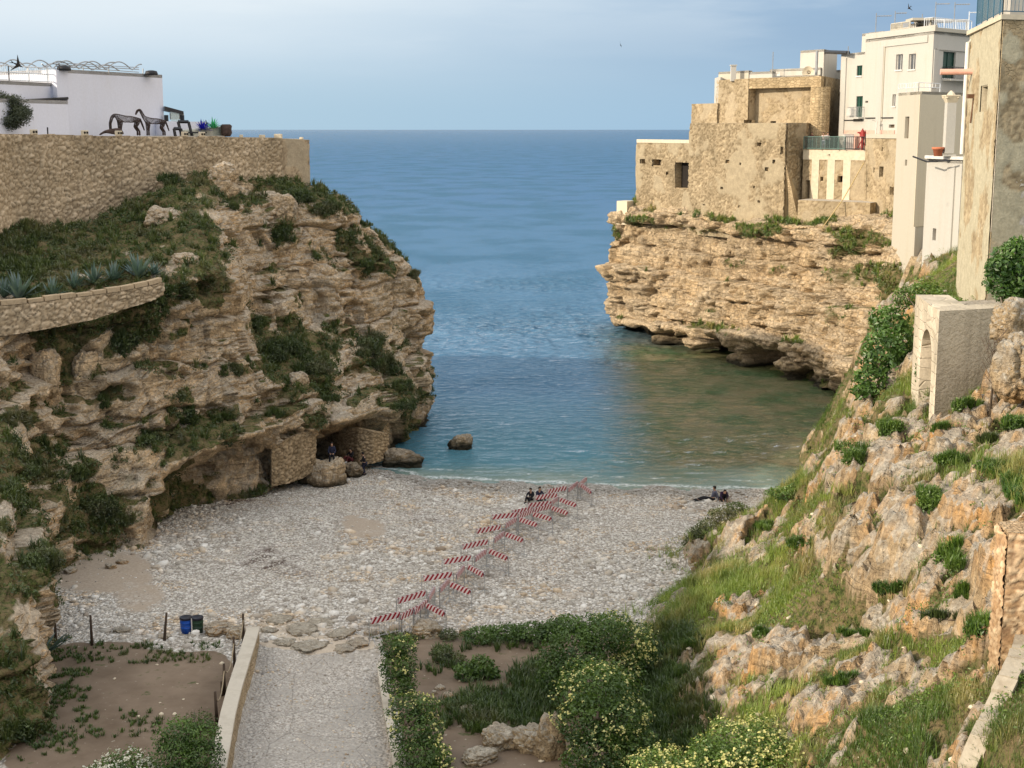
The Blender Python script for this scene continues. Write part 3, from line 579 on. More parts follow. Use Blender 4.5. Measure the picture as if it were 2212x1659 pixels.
# rows: buried, beach, inner top of undercut, lip, ledge back, face top, ledge back, foot of upper face, its rim, terrace back, slope, wall foot
c2 = cv([(110,1600,50),(95,1560,50),(80,1510,50.4),(60,1450,51),(50,1330,53),(20,1170,57),(0,1060,64),(-10,920,70),(-20,735,74),(-20,650,76),(-20,570,84),(-20,495,89)])
c3 = cv([(85,1310,66),(75,1285,66.3),(72,1240,66.5),(75,1190,67),(90,1130,69),(90,1050,71),(90,970,74),(90,880,76),(90,735,76.8),(90,650,78),(90,560,86),(90,490,91)])
c4 = cv([(190,1225,73),(190,1195,74),(190,1160,74.4),(190,1120,75),(190,1080,76),(190,1010,76.5),(190,940,78),(190,870,79),(190,720,79.5),(190,640,81),(190,555,88),(190,480,93)])
c5b = cv([(345,1125,81),(345,1108,82.5),(345,1045,82.8),(340,1030,79.2),(340,975,80.5),(345,910,80.8),(345,830,82),(345,765,82.3),(370,635,82.3),(365,585,85),(340,490,92),(290,435,97)])
c5 = cv([(325,1190,76),(325,1165,77),(325,1120,77.2),(325,1080,77.5),(320,1000,79),(310,930,79.5),(310,850,81),(310,780,81.5),(340,655,81.8),(330,600,84),(300,510,91),(250,460,96)])
c6 = cv([(400,1105,85.6),(400,1088,86.2),(400,1012,87.2),(390,990,80.2),(400,920,82.5),(400,880,83),(400,800,84),(400,740,84.5),(430,605,83.5),(420,560,86),(400,450,94),(350,400,99)])
c7 = cv([(520,1090,88),(520,1072,88.4),(520,965,89.4),(520,938,83.2),(530,880,86),(520,830,86),(510,760,87),(505,720,87.5),(518,600,87),(500,540,90),(480,430,97),(440,360,104)])
c8 = cv([(590,1060,90),(590,1040,90.5),(590,960,90.5),(590,920,89.5),(600,880,91),(590,830,92),(580,770,95),(560,700,98),(560,600,98.5),(560,540,100),(550,440,103),(520,370,108)])
c9 = cv([(665,1035,93.5),(665,1015,94),(668,945,94.5),(675,915,93.0),(690,868,95),(700,820,97),(690,740,101),(680,690,104),(670,600,104.5),(660,520,105.5),(640,430,107),(600,380,111)])
c9b = cv([(700,1025,101),(695,1008,102),(695,950,103),(700,918,94.0),(715,866,96),(720,820,97.6),(715,740,102),(705,690,105),(700,600,105.5),(690,520,106.3),(665,435,108),(620,383,112)])
c10 = cv([(745,1015,101),(745,998,102),(745,940,103),(748,908,94.6),(760,860,97),(760,820,99),(760,740,104),(760,690,106),(750,600,107),(740,520,108),(720,450,109.5),(665,395,113)])
c11 = cv([(850,1000,103),(850,985,103.5),(845,930,104),(850,880,102),(850,850,103),(850,810,105),(850,740,109),(850,680,110),(850,600,110.5),(820,540,111),(780,490,111.5),(710,410,115)])
c12 = cv([(938,930,116),(938,905,116.5),(938,870,116.3),(938,850,115.5),(925,820,115.2),(905,785,115.6),(928,740,115.6),(935,690,116),(927,640,116),(903,590,116),(850,520,116.5),(770,462,117.5)])
cB1 = sh(c12, -3.0, 7.5); cB2 = sh(c12, -14, 14); cB3 = sh(c12, -45, 18)
c1 = sh(c2, -4, -8); c0 = sh(c2, -6, -22); cz = sh(c2, -7, -55, -1); 
LA, tu, tv = loft([cz, c0, c1, c2, c3, c4, c5, c5b, c6, c7, c8, c9, c9b, c10, c11, c12, cB1, cB2, cB3], .17, .14)
LP, LN, Lst = rockify(LA, 100, amp=1.0, strat=.40, block=.62)
nu, nv = LA.shape[:2]; lpx, lpy, ld = proj(LP)
lw = fbm(LP, .5, 3, 55) * 26; lw2 = fbm(LP, .5, 3, 56) * 16
VEG_L = [(120,530,150,45),(260,500,120,50),(380,490,110,40,.9),(450,560,60,35,.8),(300,560,90,30,.6),(60,600,120,40,.8),(240,340,60,22),(215,370,35,40,.8),(360,390,50,28,.9),(330,430,80,35,.7),(430,440,60,25,.6),
         (660,420,70,35,.9),(700,450,50,30,.8),(610,510,30,40,.8),(700,540,50,30,.6),(790,570,30,18,.9),(820,545,30,10,.6),(900,600,18,12,.9),(460,340,25,16,.8),
         (340,640,50,35,.95),(390,620,50,25,.9),(300,700,60,50,.9),(250,760,40,30,.8),(330,800,25,20,.5),(560,700,40,30,.8),(620,740,60,45,1),(680,760,70,50,1),(640,800,60,35,.8),(810,760,50,50,.9),(740,720,40,30,.7),(760,800,60,25,.6),(540,800,50,25,.8),
         (880,850,50,20,1),(850,880,50,14,.9),(820,840,30,12,.7),(600,890,60,12,.7),(700,850,70,10,.4),(410,900,25,30,.8),(480,900,40,15,.6),(330,940,40,20,.7),(240,860,15,30,.6),
         (60,900,60,30,.8),(20,850,50,25,.7),(120,960,60,25,.7),(60,1010,80,40,.9),(180,1010,50,35,.8),(270,1000,40,30,.7),(200,1080,70,40,.9),(80,1090,70,40,.8),(290,1060,40,30,.8),(160,1130,70,35,.8),(240,1130,40,20,.7),
         (100,1210,70,55,1),(70,1280,40,40,.9),(30,1140,40,30,.7),(290,1090,30,25,.7),(30,1620,60,50,.9),(60,1560,50,30,.5),(120,820,60,20,.5),(60,740,60,14,.4),(140,735,30,16,.6),(-150,1400,200,500,.5)]
lveg = blobs(lpx + lw, lpy + lw2, VEG_L) * (1 - .45 * Lst * (fbm(LP, .9, 2, 58) > .1))
lledge = sstep(.38, .80, LN[:, 2]) * sstep(-.15, .3, fbm(LP, .33, 3, 57) + .12 * np.clip((900 - lpx) / 900, -1, 1)); lveg = np.maximum(lveg, .92 * lledge); lveg = np.maximum(lveg, .8 * sstep(.22, .5, fbm(LP, .28, 4, 54) + .22 * (lpx < 420) + .18 * LN[:, 2]) * (lpy > 330))
left_cliff = tag(link('left_cliff', np_mesh('left_cliff', LP, grid_faces(nu, nv), [M['rock_left']], attrs={'veg': lveg * .95})), 'layered limestone cliff with scrubby ledges left of the cove', kind='structure')
# the flat top of the left cliff, behind its stone wall
s = MB(); s.prism([(-33.5, 88), (-18.5, 113.5), (-16.5, 118), (-24, 130), (-140, 140), (-140, -60), (-36, -60), (-36, 60)], 8, 21.5)
# right headland rows: buried, waterline, undercut top, lip, ledge back, mid, upper, rim, top back
hd1 = cv([(1337,730,170),(1337,716,170),(1336,706,169.5),(1333,695,167.5),(1330,660,168.2),(1306,575,166),(1312,510,166),(1340,458,165.5),(1372,430,168)])
hd2 = cv([(1430,762,157.2),(1430,752,157.6),(1430,728,157.2),(1430,700,156.6),(1430,688,159.4),(1430,600,159.8),(1430,510,160),(1430,458,161),(1440,430,165)])
hd3 = cv([(1510,785,150.6),(1510,770,151),(1510,742,150.6),(1510,712,150.2),(1510,696,153.4),(1510,600,154.4),(1510,520,154.5),(1510,468,154.6),(1510,440,160)])
hd4 = cv([(1600,806,143.3),(1600,790,144.0),(1600,756,143.4),(1600,722,143.0),(1600,702,147),(1600,600,148.4),(1600,530,147.6),(1600,488,148.0),(1600,450,156)])
hd5 = cv([(1700,822,136.6),(1700,806,137.2),(1700,775,136.8),(1700,742,136.4),(1700,722,140.5),(1700,600,143),(1700,530,142.6),(1700,490,142.6),(1700,455,150)])
hd6 = cv([(1775,842,132),(1775,828,133),(1775,790,133.8),(1775,770,132.8),(1775,710,136),(1775,600,138.5),(1775,540,138.6),(1775,488,139.2),(1775,450,147)])
hd7 = cv([(1845,868,125),(1845,852,126),(1848,815,126.5),(1850,790,126),(1855,720,128),(1870,610,130.5),(1880,540,132),(1890,480,134),(1900,440,142)])
hd8 = cv([(1950,880,117),(1950,850,118),(1950,815,118.5),(1950,790,118),(1950,720,120),(1960,610,123),(1970,540,126),(1985,485,129),(2000,450,136)])
hd9 = sh(hd8, 14, -8); hd0 = sh(hd1, 3, 9); hdm = sh(hd1, 12, 16); hdmm = sh(hd1, 45, 26)
HA, _, _ = loft([hdmm, hdm, hd0, hd1, hd2, hd3, hd4, hd5, hd6, hd7, hd8, hd9], .18, .13)
hpx0, hpy0, _d0 = proj(HA); HN0 = smooth_grid(grid_normals(HA), 8)
for x0_, x1_, zt_c, dep in ((1345, 1412, 1.5, 2.6), (1424, 1496, 2.0, 3.5), (1508, 1580, 2.3, 6.0), (1612, 1692, 2.6, 4.5), (1722, 1768, 1.6, 2.2), (1790, 1836, 1.6, 2.6)):
    wv_ = 6 * np.sin(HA[..., 2] * 3 + x0_); m_ = sstep(x0_ - 4, x0_ + 4, hpx0 + wv_) * sstep(x1_ + 4, x1_ - 4, hpx0 + wv_) * sstep(zt_c + .15, zt_c - .15, HA[..., 2] + .25 * np.sin(hpx0 * .13)) * (hpy0 > 690)
    HA = HA - HN0 * (dep * m_)[..., None] * np.array([1, 1, 0])
HP, HN, Hst = rockify(HA, 300, amp=1.0, strat=.62, block=.70)
hpx, hpy, hd = proj(HP); hw = fbm(HP, .4, 3, 65) * 16
VEG_H = [(1380,475,30,14,.9),(1320,505,14,18,.9),(1450,490,50,10,.5),(1530,500,40,12,.6),(1640,500,45,18,.9),(1700,470,60,16,1),(1760,470,50,14,.9),(1850,515,60,22,.9),(1830,545,50,16,.7),(1590,570,30,12,.6),(1690,580,40,12,.5),(1840,600,60,22,.6),(1900,590,60,25,.7),
         (1560,715,14,12,.6),(1790,680,14,24,.6),(1900,520,30,14,.7),(1900,720,50,70,.5),(1950,620,60,60,.8)]
hveg = np.maximum(blobs(hpx + hw, hpy + hw * .5, VEG_H), .75 * sstep(.5, .85, HN[:, 2]) * sstep(.0, .35, fbm(HP, .3, 3, 67)))
head_cliff = tag(link('headland_cliff', np_mesh('headland_cliff', HP, grid_faces(HA.shape[0], HA.shape[1]), [M['rock_head']], attrs={'veg': hveg * .9})), 'sunlit layered limestone headland under the old buildings', kind='structure')
# ------------------------------------------------------------------ finding places on the terrain
gnx = len(np.unique(GP[:, 0])); gxs = GP[:gnx, 0].copy(); gys = GP[::gnx, 1].copy(); GZ = GP[:, 2].reshape(len(gys), gnx)
def zg(X, Y):
    i = np.clip(np.searchsorted(gxs, X) - 1, 0, len(gxs) - 2); j = np.clip(np.searchsorted(gys, Y) - 1, 0, len(gys) - 2)
    fx = np.clip((X - gxs[i]) / (gxs[i + 1] - gxs[i]), 0, 1); fy = np.clip((Y - gys[j]) / (gys[j + 1] - gys[j]), 0, 1)
    return (GZ[j, i] * (1 - fx) + GZ[j, i + 1] * fx) * (1 - fy) + (GZ[j + 1, i] * (1 - fx) + GZ[j + 1, i + 1] * fx) * fy
gpx, gpy, gd = proj(GP); lpx, lpy, ld = proj(LP); hpx, hpy, hd_ = proj(HP)
APX = np.concatenate([gpx, lpx, hpx]); APY = np.concatenate([gpy, lpy, hpy]); AD = np.concatenate([gd, ld, hd_]); AP = np.concatenate([GP, LP, HP]); AN = None
_bin = {}
_bk = (np.floor(APX / 16).astype(int) * 4096 + np.floor(APY / 16).astype(int)); _ord = np.argsort(_bk); _bs = _bk[_ord]
def hit(x, y, rad=9):
    """the nearest surface seen at picture point x, y"""
    bx, by = int(x // 16), int(y // 16); idx = []
    for a in (-1, 0, 1):
        for b in (-1, 0, 1):
            k = (bx + a) * 4096 + by + b; lo, hi = np.searchsorted(_bs, k), np.searchsorted(_bs, k + 1); idx.append(_ord[lo:hi])
    idx = np.concatenate(idx)
    for r_ in (rad, rad * 2, 40):
        m = idx[np.hypot(APX[idx] - x, APY[idx] - y) < r_]
        if len(m): break
    if not len(m): return G(x, y, 1.0)
    dm = AD[m].min(); m = m[AD[m] < dm + 1.0]; return W(x, y, float(AP[m, 1].mean()))
def bg(x, y):
    """a point of the beach / low ground under a picture point"""
    z = 1.0
    for _ in range(6): p = G(x, y, z); z = float(zg(p.x, p.y))
    return Vector((p.x, p.y, z))
# ------------------------------------------------------------------ foliage
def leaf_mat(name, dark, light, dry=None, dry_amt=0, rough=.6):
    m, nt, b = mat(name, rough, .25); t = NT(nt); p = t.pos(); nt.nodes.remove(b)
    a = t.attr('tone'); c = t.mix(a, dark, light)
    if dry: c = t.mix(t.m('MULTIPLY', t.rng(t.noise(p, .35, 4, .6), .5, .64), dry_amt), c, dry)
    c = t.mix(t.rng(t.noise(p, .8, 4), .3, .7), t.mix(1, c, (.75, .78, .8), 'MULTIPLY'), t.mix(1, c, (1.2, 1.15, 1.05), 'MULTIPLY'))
    d = t.n('ShaderNodeBsdfDiffuse'); tr = t.n('ShaderNodeBsdfTranslucent'); gl = t.n('ShaderNodeBsdfGlossy'); gl.inputs['Roughness'].default_value = .45
    ms = t.n('ShaderNodeMixShader'); ms.inputs[0].default_value = .3; ms2 = t.n('ShaderNodeMixShader'); ms2.inputs[0].default_value = .05
    t.l.new(c, d.inputs[0]); t.l.new(t.mix(1, c, (1.15, 1.2, .7), 'MULTIPLY'), tr.inputs[0])
    t.l.new(d.outputs[0], ms.inputs[1]); t.l.new(tr.outputs[0], ms.inputs[2]); t.l.new(ms.outputs[0], ms2.inputs[1]); t.l.new(gl.outputs[0], ms2.inputs[2])
    t.l.new(ms2.outputs[0], nt.nodes['Material Output'].inputs[0]); return m
M['scrub'] = leaf_mat('cliff scrub leaves', (.030, .052, .016), (.105, .145, .038), (.17, .145, .09), .55)
M['grass'] = leaf_mat('wild grass blades', (.060, .115, .018), (.26, .34, .068), (.42, .34, .15), .75)
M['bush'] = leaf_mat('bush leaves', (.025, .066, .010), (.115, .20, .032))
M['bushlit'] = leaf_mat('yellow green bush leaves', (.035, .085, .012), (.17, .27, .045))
M['fig'] = leaf_mat('fig leaves', (.03, .085, .015), (.13, .24, .045))
M['olive'] = leaf_mat('olive leaves', (.028, .040, .020), (.10, .12, .065))
M['agave'] = leaf_mat('agave leaves', (.055, .100, .095), (.16, .235, .22))
M['flower'] = leaf_mat('cream flower heads', (.42, .42, .12), (.72, .68, .30))
M['white_flower'] = leaf_mat('small white flowers', (.5, .5, .45), (.75, .75, .7))
M['bark'] = plain('grey brown bark', (.12, .09, .065), .95, bump=.02)
rng = np.random.default_rng(11)
def leaves(Cp, nrm, size, tone, asp=2.2, tilt=.8, droop=0):
    """one folded leaf (two tris) per centre; nrm = preferred facing"""
    n = len(Cp); a = rng.normal(size=(n, 3)); nn = nrm + a * tilt; nn /= np.linalg.norm(nn, axis=1, keepdims=True) + 1e-9
    t = np.cross(nn, rng.normal(size=(n, 3))); t /= np.linalg.norm(t, axis=1, keepdims=True) + 1e-9; b = np.cross(nn, t)
    s = (size * rng.uniform(.6, 1.35, n))[:, None] if np.isscalar(size) else (size * rng.uniform(.6, 1.35, n))[:, None]
    l = s * .5; w = s / asp * .5
    V = np.stack([Cp - t * l, Cp + b * w + nn * w * .3, Cp + t * l, Cp - b * w + nn * w * .3], 1).reshape(-1, 3)
    i = np.arange(n) * 4; F = np.concatenate([np.stack([i, i + 1, i + 2], 1), np.stack([i, i + 2, i + 3], 1)])
    return V, F, np.repeat(np.clip(tone, 0, 1), 4)
def merge(parts):
    V = []; F = []; T = []; Mi = []; o = 0
    for (v, f, tn, mi) in parts:
        V.append(v); F.append(f + o); T.append(tn); Mi.append(np.full(len(f), mi)); o += len(v)
    return np.concatenate(V), np.concatenate(F), np.concatenate(T), np.concatenate(Mi)
def clump_cloud(base, nrm, rad, per, leaf, h=1.0, asp=2.4, tone0=None):
    """hemispherical tufts of leaves on surface points"""
    n = len(base); k = np.repeat(np.arange(n), per); d = rng.normal(size=(n * per, 3)); d /= np.linalg.norm(d, axis=1, keepdims=True)
    up_ = nrm[k] * .7 + np.array([0, 0, .5]); s = np.sum(d * up_, 1); d = np.where((s < 0)[:, None], -d, d)
    r = rad[k] * rng.uniform(.45, 1, n * per) ** .5
    Cp = base[k] + d * r[:, None] * (1, 1, h)
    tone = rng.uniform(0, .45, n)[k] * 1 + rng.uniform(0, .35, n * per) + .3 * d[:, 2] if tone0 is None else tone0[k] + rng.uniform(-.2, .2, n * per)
    return leaves(Cp, d, leaf, tone, asp)
def tufts(base, per, hgt, wid, lean=.35, tone=None):
    """grass: each blade a bent narrow strip"""
    n = len(base); k = np.repeat(np.arange(n), per); m = n * per
    az = rng.uniform(0, 2 * np.pi, m); ln = rng.uniform(.1, 1, m) * lean; h = hgt[k] * rng.uniform(.55, 1.2, m); w = wid * rng.uniform(.6, 1.4, m)
    d = np.stack([np.cos(az), np.sin(az), np.zeros(m)], 1); sd_ = np.stack([-np.sin(az), np.cos(az), np.zeros(m)], 1)
    p0 = base[k] + d * (rng.uniform(0, .12, m))[:, None]; up_ = np.array([0, 0, 1.])
    p1 = p0 + up_ * (h * .6)[:, None] + d * (h * ln * .4)[:, None]; p2 = p0 + up_ * (h * (1 - .3 * ln))[:, None] + d * (h * ln)[:, None]
    V = np.stack([p0 - sd_ * w[:, None], p0 + sd_ * w[:, None], p1 + sd_ * w[:, None] * .7, p1 - sd_ * w[:, None] * .7, p2], 1).reshape(-1, 3)
    i = np.arange(m) * 5; F = np.concatenate([np.stack([i, i + 1, i + 2], 1), np.stack([i, i + 2, i + 3], 1), np.stack([i + 3, i + 2, i + 4], 1)])
    tn = (rng.uniform(0, .6, n) if tone is None else tone)[k] + rng.uniform(-.2, .3, m)
    return V, F, np.repeat(np.clip(tn, 0, 1), 5)
def foliage_obj(name, parts, mats, parent=None):
    V, F, T, Mi = merge(parts); return link(name, np_mesh(name, V, F, mats, Mi, False, {'tone': T}), parent)
# scrub and rough grass on the cliffs (nobody could count it)
def cell_pick(P, w, dens_area, seed):
    """thin vertices to roughly 'dens' picks weighted by w"""
    r_ = np.random.default_rng(seed).random(len(P)); return np.nonzero(r_ < w * dens_area)[0]
lw_ok = (lpx > -120) & (lpx < 1100) & (lpy < 1750) & (lpy > 0)
i1 = cell_pick(LP, np.clip(lveg * 1.6 - .3 + .5 * fbm(LP, .6, 3, 59), 0, 1) * lw_ok * sstep(.40, .55, lveg + .34 * fbm(LP, .9, 3, 60)), .085, 1)
i2 = cell_pick(HP, np.clip(hveg * 1.4 - .3, 0, 1) * sstep(.45, .6, hveg + .25 * fbm(HP, .9, 3, 61)) * (hpx < 2050), .10, 2)
b1, n1 = LP[i1], LN[i1]; b2, n2 = HP[i2], HN[i2]
isg = rng.random(len(b1)) < .45
parts_ = [clump_cloud(b1, n1, rng.uniform(.18, .55, len(b1)), 26, .17, .8) + (0,), tufts(b1[isg], 22, rng.uniform(.3, .75, isg.sum()), .028, .7) + (1,)]
M['scrubgrass'] = leaf_mat('cliff grass blades', (.040, .062, .018), (.135, .175, .045), (.20, .17, .09), .5)
sc_ = foliage_obj('cliff_scrub', parts_, [M['scrub'], M['scrubgrass']]); tag(sc_, 'dark green scrub and rough grass on the ledges of the left cliff', 'scrub', kind='stuff')
sc2 = foliage_obj('headland_scrub', [clump_cloud(b2, n2, rng.uniform(.2, .6, len(b2)), 22, .20, .8) + (0,), tufts(b2, 14, rng.uniform(.3, .8, len(b2)), .04, .7) + (1,)], [leaf_mat('headland scrub leaves', (.05, .085, .02), (.15, .21, .05), (.24, .20, .09), .6), M['grass']]); tag(sc2, 'tufts of grass and scrub on top of the sunlit headland', 'scrub', kind='stuff')
# grass on the slope
def cellarea(P, nx):
    Q = P.reshape(-1, nx, 3); ax = np.gradient(Q[0, :, 0])[None, :]; ay = np.gradient(Q[:, 0, 1])[:, None]; return (ax * ay).ravel()
ga = cellarea(GP, gnx); infr = (gpx > 950) & (gpx < 2600) & (gpy < 1740) & (gpy > 450)
gw = np.clip(Gslope, 0, 1) * np.clip(1 - Grk * 1.55 + .45 * fbm(GP, .8, 3, 81), 0, 1) * infr * (GP[:, 2] > .6)
nearw = np.clip(60 / gd, .5, 1.7)
ig = np.nonzero(rng.random(len(GP)) < np.clip(gw * ga * 34 * nearw, 0, 1))[0]; gb = GP[ig]
th = .12 + .50 * np.clip(fbm(gb, .35, 3, 82) + .45, 0, 1); tn_ = np.clip(.35 + .8 * fbm(gb, .22, 4, 83), 0, 1)
M['weed'] = leaf_mat('slope weed leaves', (.035, .085, .014), (.17, .26, .045))
gr_ = foliage_obj('grass', [tufts(gb, 9, th * 1.05, .0105, .95, tn_) + (0,)], [M['grass']]); tag(gr_, 'long wild grass covering the slope on the right', 'grass', kind='stuff')
iw = np.nonzero(rng.random(len(GP)) < np.clip(gw * ga * 4.5 * sstep(-.05, .30, fbm(GP, .3, 3, 84)) + infr * Gslope * ga * 2.6 * sstep(.15, .4, fbm(GP, .45, 4, 85)), 0, 1))[0]
wd_ = foliage_obj('weeds', [clump_cloud(GP[iw], np.tile([0, 0, 1.], (len(iw), 1)), rng.uniform(.15, .55, len(iw)), 26, .10, .9) + (0,)], [M['weed']]); tag(wd_, 'low leafy weeds growing through the slope grass', 'weeds', kind='stuff')

def lobe_pts(lobes, Y, n_per_m2, shell=.45):
    """points on lumpy ellipsoids; lobes in picture units (x, y, rx, ry[, dY])"""
    Cs = []; Ns = []
    for l in lobes:
        if len(l) == 6:
            c = Vector(l[:3]); rx, ry, rz = l[3:]
        dy = l[4] if len(l) == 5 else 0; c = c if len(l) == 6 else W(l[0], l[1], Y + dy); k = (c - Vector((0, 0, CAMZ))).length / FPX; rx, rz, ry = (l[3], l[5], l[4]) if len(l) == 6 else (l[2] * k, l[3] * k, l[2] * k * .9)
        n = int(4 * math.pi * ((rx * ry + rx * rz + ry * rz) / 3) * n_per_m2)
        d = rng.normal(size=(n, 3)); d /= np.linalg.norm(d, axis=1, keepdims=True)
        lump = 1 + .26 * fbm(d * 2.3 + c.x, 1, 3, 3) + .16 * fbm(d * 6 + c.y, 1, 2, 5)
        r = lump * (1 - shell * rng.random(n) ** 1.8)
        Cs.append(np.array(c) + d * r[:, None] * (rx, ry, rz)); Ns.append(d / np.array([rx, ry, rz]) * min(rx, rz))
    return np.concatenate(Cs), np.concatenate(Ns)
def bush(name, label, lobes, Y, leafm='bush', leaf=.10, dens=200, flowers=None, fl_dens=25, fl_top=.0, group=None, cat='bush', asp=1.8, stems=3, shell=.45, zmin=None):
    c0 = lobes[0]; base = W(c0[0], c0[1] + c0[3] * .9, Y); zb = float(zg(base.x, base.y)) if base.x > -40 else base.z
    if zmin is not None: zb = zmin
    base.z = max(min(base.z, zb + 3), zb) if zmin is None else zmin
    e = empty(name, base, label, cat, group); ob = np.array(base)
    Cp, Nn = lobe_pts(lobes, Y, dens, shell); cl = fbm(Cp, 2.2, 2, 9)
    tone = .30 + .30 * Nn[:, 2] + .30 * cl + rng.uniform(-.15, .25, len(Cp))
    v, f, t = leaves(Cp - ob, Nn * (1, 1, 1.0) + (0, 0, .35), leaf, tone, asp)
    me = np_mesh('foliage', v, f, [M[leafm]], None, False, {'tone': t}); fo = link('foliage', me, e)
    if flowers:
        Cf, Nf = lobe_pts(lobes, Y, fl_dens, .06); k = (Nf[:, 2] > fl_top - .5) & (fbm(Cf, .9, 2, 77) + .6 * Nf[:, 2] > fl_top); Cf, Nf = Cf[k] + Nf[k] * .05, Nf[k]
        kk = np.repeat(np.arange(len(Cf)), 3)
        v, f, t = leaves(Cf[kk] - ob + rng.normal(size=(len(kk), 3)) * .04, Nf[kk] + (0, 0, .5), .085, rng.uniform(.2, 1, len(kk)), 1.2, .4)
        link('flowers', np_mesh('flowers', v, f, [M[flowers]], None, False, {'tone': t}), e)
    s = MB(); r_ = random.Random(len(label))
    for k in range(stems):
        l = lobes[k % len(lobes)]; tp = W(l[0], l[1], Y + (l[4] if len(l) > 4 else 0)); o_ = Vector((r_.uniform(-.12, .12), r_.uniform(-.12, .12), -.1)); d = tp - base
        s.tube([o_, o_ + d * .5 + Vector((r_.uniform(-.1, .1), 0, .05)), d], [.06, .045, .02], 6)
    s.build('stem', M['bark'], e, True); return e
# ------------------------------------------------------------------ buildings
M['ruin'] = masonry('weathered rubble masonry', (.44, .345, .22), (.575, .46, .31), (.27, .20, .125), 2.7, 4.6, .07, plaster=(.50, .39, .245), pl_amt=.46)
M['ruin_block'] = masonry('coursed tufa blocks', (.40, .31, .19), (.54, .43, .28), (.25, .18, .11), 1.9, 3.9, .05, irregular=.25, jw=.04)
M['terrace_stone'] = masonry('squared terrace stone', (.48, .385, .25), (.58, .475, .32), (.36, .28, .18), 1.9, 3.4, .035, plaster=(.58, .47, .32), pl_amt=.45, irregular=.3)
M['tower_wall'] = masonry('old tower masonry', (.44, .375, .26), (.56, .485, .345), (.30, .24, .15), 2.0, 4.2, .03, plaster=(.565, .50, .37), pl_amt=.62, irregular=.4, jw=.03, streak=.4)
M['tower_side'] = masonry('tower side masonry', (.42, .335, .215), (.50, .405, .27), (.34, .26, .165), 2.6, 5.2, .03, irregular=.6, jw=.03, bands=((19.6, 26.2, (.57, .525, .455), 1.0), (14.0, 16.6, (.47, .42, .34), .9)))
M['pillar_side'] = plastered('rough grey render', (.50, .435, .33), (.30, .255, .19), .8, .30)
M['pillar_front'] = masonry('arch ashlar', (.58, .52, .42), (.68, .62, .52), (.38, .31, .22), .9, 2.2, .03, irregular=.1, jw=.02)
M['white'] = plastered('white lime wash', (.475, .455, .41), (.41, .35, .27), .42, .012)
M['cream'] = plastered('cream render', (.46, .425, .35), (.42, .37, .28), .45, .015)
M['greywhite'] = plastered('grey white render', (.46, .445, .405), (.42, .38, .32), .45, .02)
M['beige'] = plastered('beige render', (.60, .53, .40), (.46, .39, .28), .3, .015)
M['lilac'] = plastered('white render in need of paint', (.64, .655, .74), (.52, .50, .48), .12, .012)
M['pink'] = plain('salmon pink paint', (.58, .36, .29), .85)
M['leftwall'] = masonry('dry rubble wall', (.50, .39, .265), (.60, .485, .34), (.27, .20, .13), 3.0, 3.9, .08, irregular=1.8, jw=.045, streak=.2)
M['leftwall_small'] = masonry('small rubble wall', (.49, .39, .27), (.61, .50, .36), (.26, .19, .12), 3.8, 5.6, .07, irregular=1.6, jw=.05, streak=.2)
M['pier'] = plastered('weathered concrete pier', (.43, .355, .25), (.27, .22, .15), .6, .05)
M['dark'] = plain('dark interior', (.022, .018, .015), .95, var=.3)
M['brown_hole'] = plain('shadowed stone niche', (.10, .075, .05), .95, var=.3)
M['green_shutter'] = plain('dark green shutter paint', (.015, .055, .04), .5)
M['brown_wood'] = plain('brown door wood', (.13, .07, .04), .7)
M['glass'] = plain('grey window glass', (.09, .10, .11), .12, spec=.5)
M['frame_white'] = plain('white painted frame', (.60, .58, .54), .5)
M['iron_dark'] = plain('dark iron', (.035, .035, .038), .5, .6)
M['iron_blue'] = plain('blue painted iron', (.03, .10, .16), .5)
M['iron_green'] = plain('green grey railing paint', (.10, .16, .14), .6)
M['steel'] = plain('galvanised steel', (.36, .37, .38), .45, .7)
M['alu'] = plain('white metal', (.62, .65, .68), .5, .2)
M['terracotta'] = plain('terracotta', (.50, .17, .09), .8)
M['pipe_pink'] = plain('pink plastic pipe', (.72, .40, .32), .6)
M['pipe_white'] = plain('white plastic pipe', (.72, .70, .66), .5)
M['red'] = plain('red paint', (.30, .04, .035), .6)
M['rust'] = plain('rusty sculpture iron', (.075, .05, .042), .8, .3, var=.4)
M['beige_stone'] = plain('pale cut stone', (.56, .49, .37), .9, bump=.01)
M['roofing'] = plain('roof paving', (.42, .38, .32), .9)
SHEETS = {'tower_wall': ('stones_tower', (.55, .28), .045, .72, 1), 'ruin': ('stones_ruin', (.42, .27), .13, .50, 0), 'ruin_block': ('stones_block', (.62, .30), .06, .30, 1), 'terrace_stone': ('stones_block', (.60, .32), .05, .38, 1)}
def hit_wall(px_, py_, a, b):
    o = Vector((0, 0, CAMZ)); d = ray(px_, py_); n = Vector((b.y - a.y, a.x - b.x, 0))
    t = n.dot(Vector((a.x, a.y, 0)) - Vector((0, 0, 0))) / n.dot(Vector((d.x, d.y, 0))); p = o + d * t
    s = (Vector((p.x, p.y)) - Vector((a.x, a.y))).dot((Vector((b.x, b.y)) - Vector((a.x, a.y))).normalized()); return s, p.z
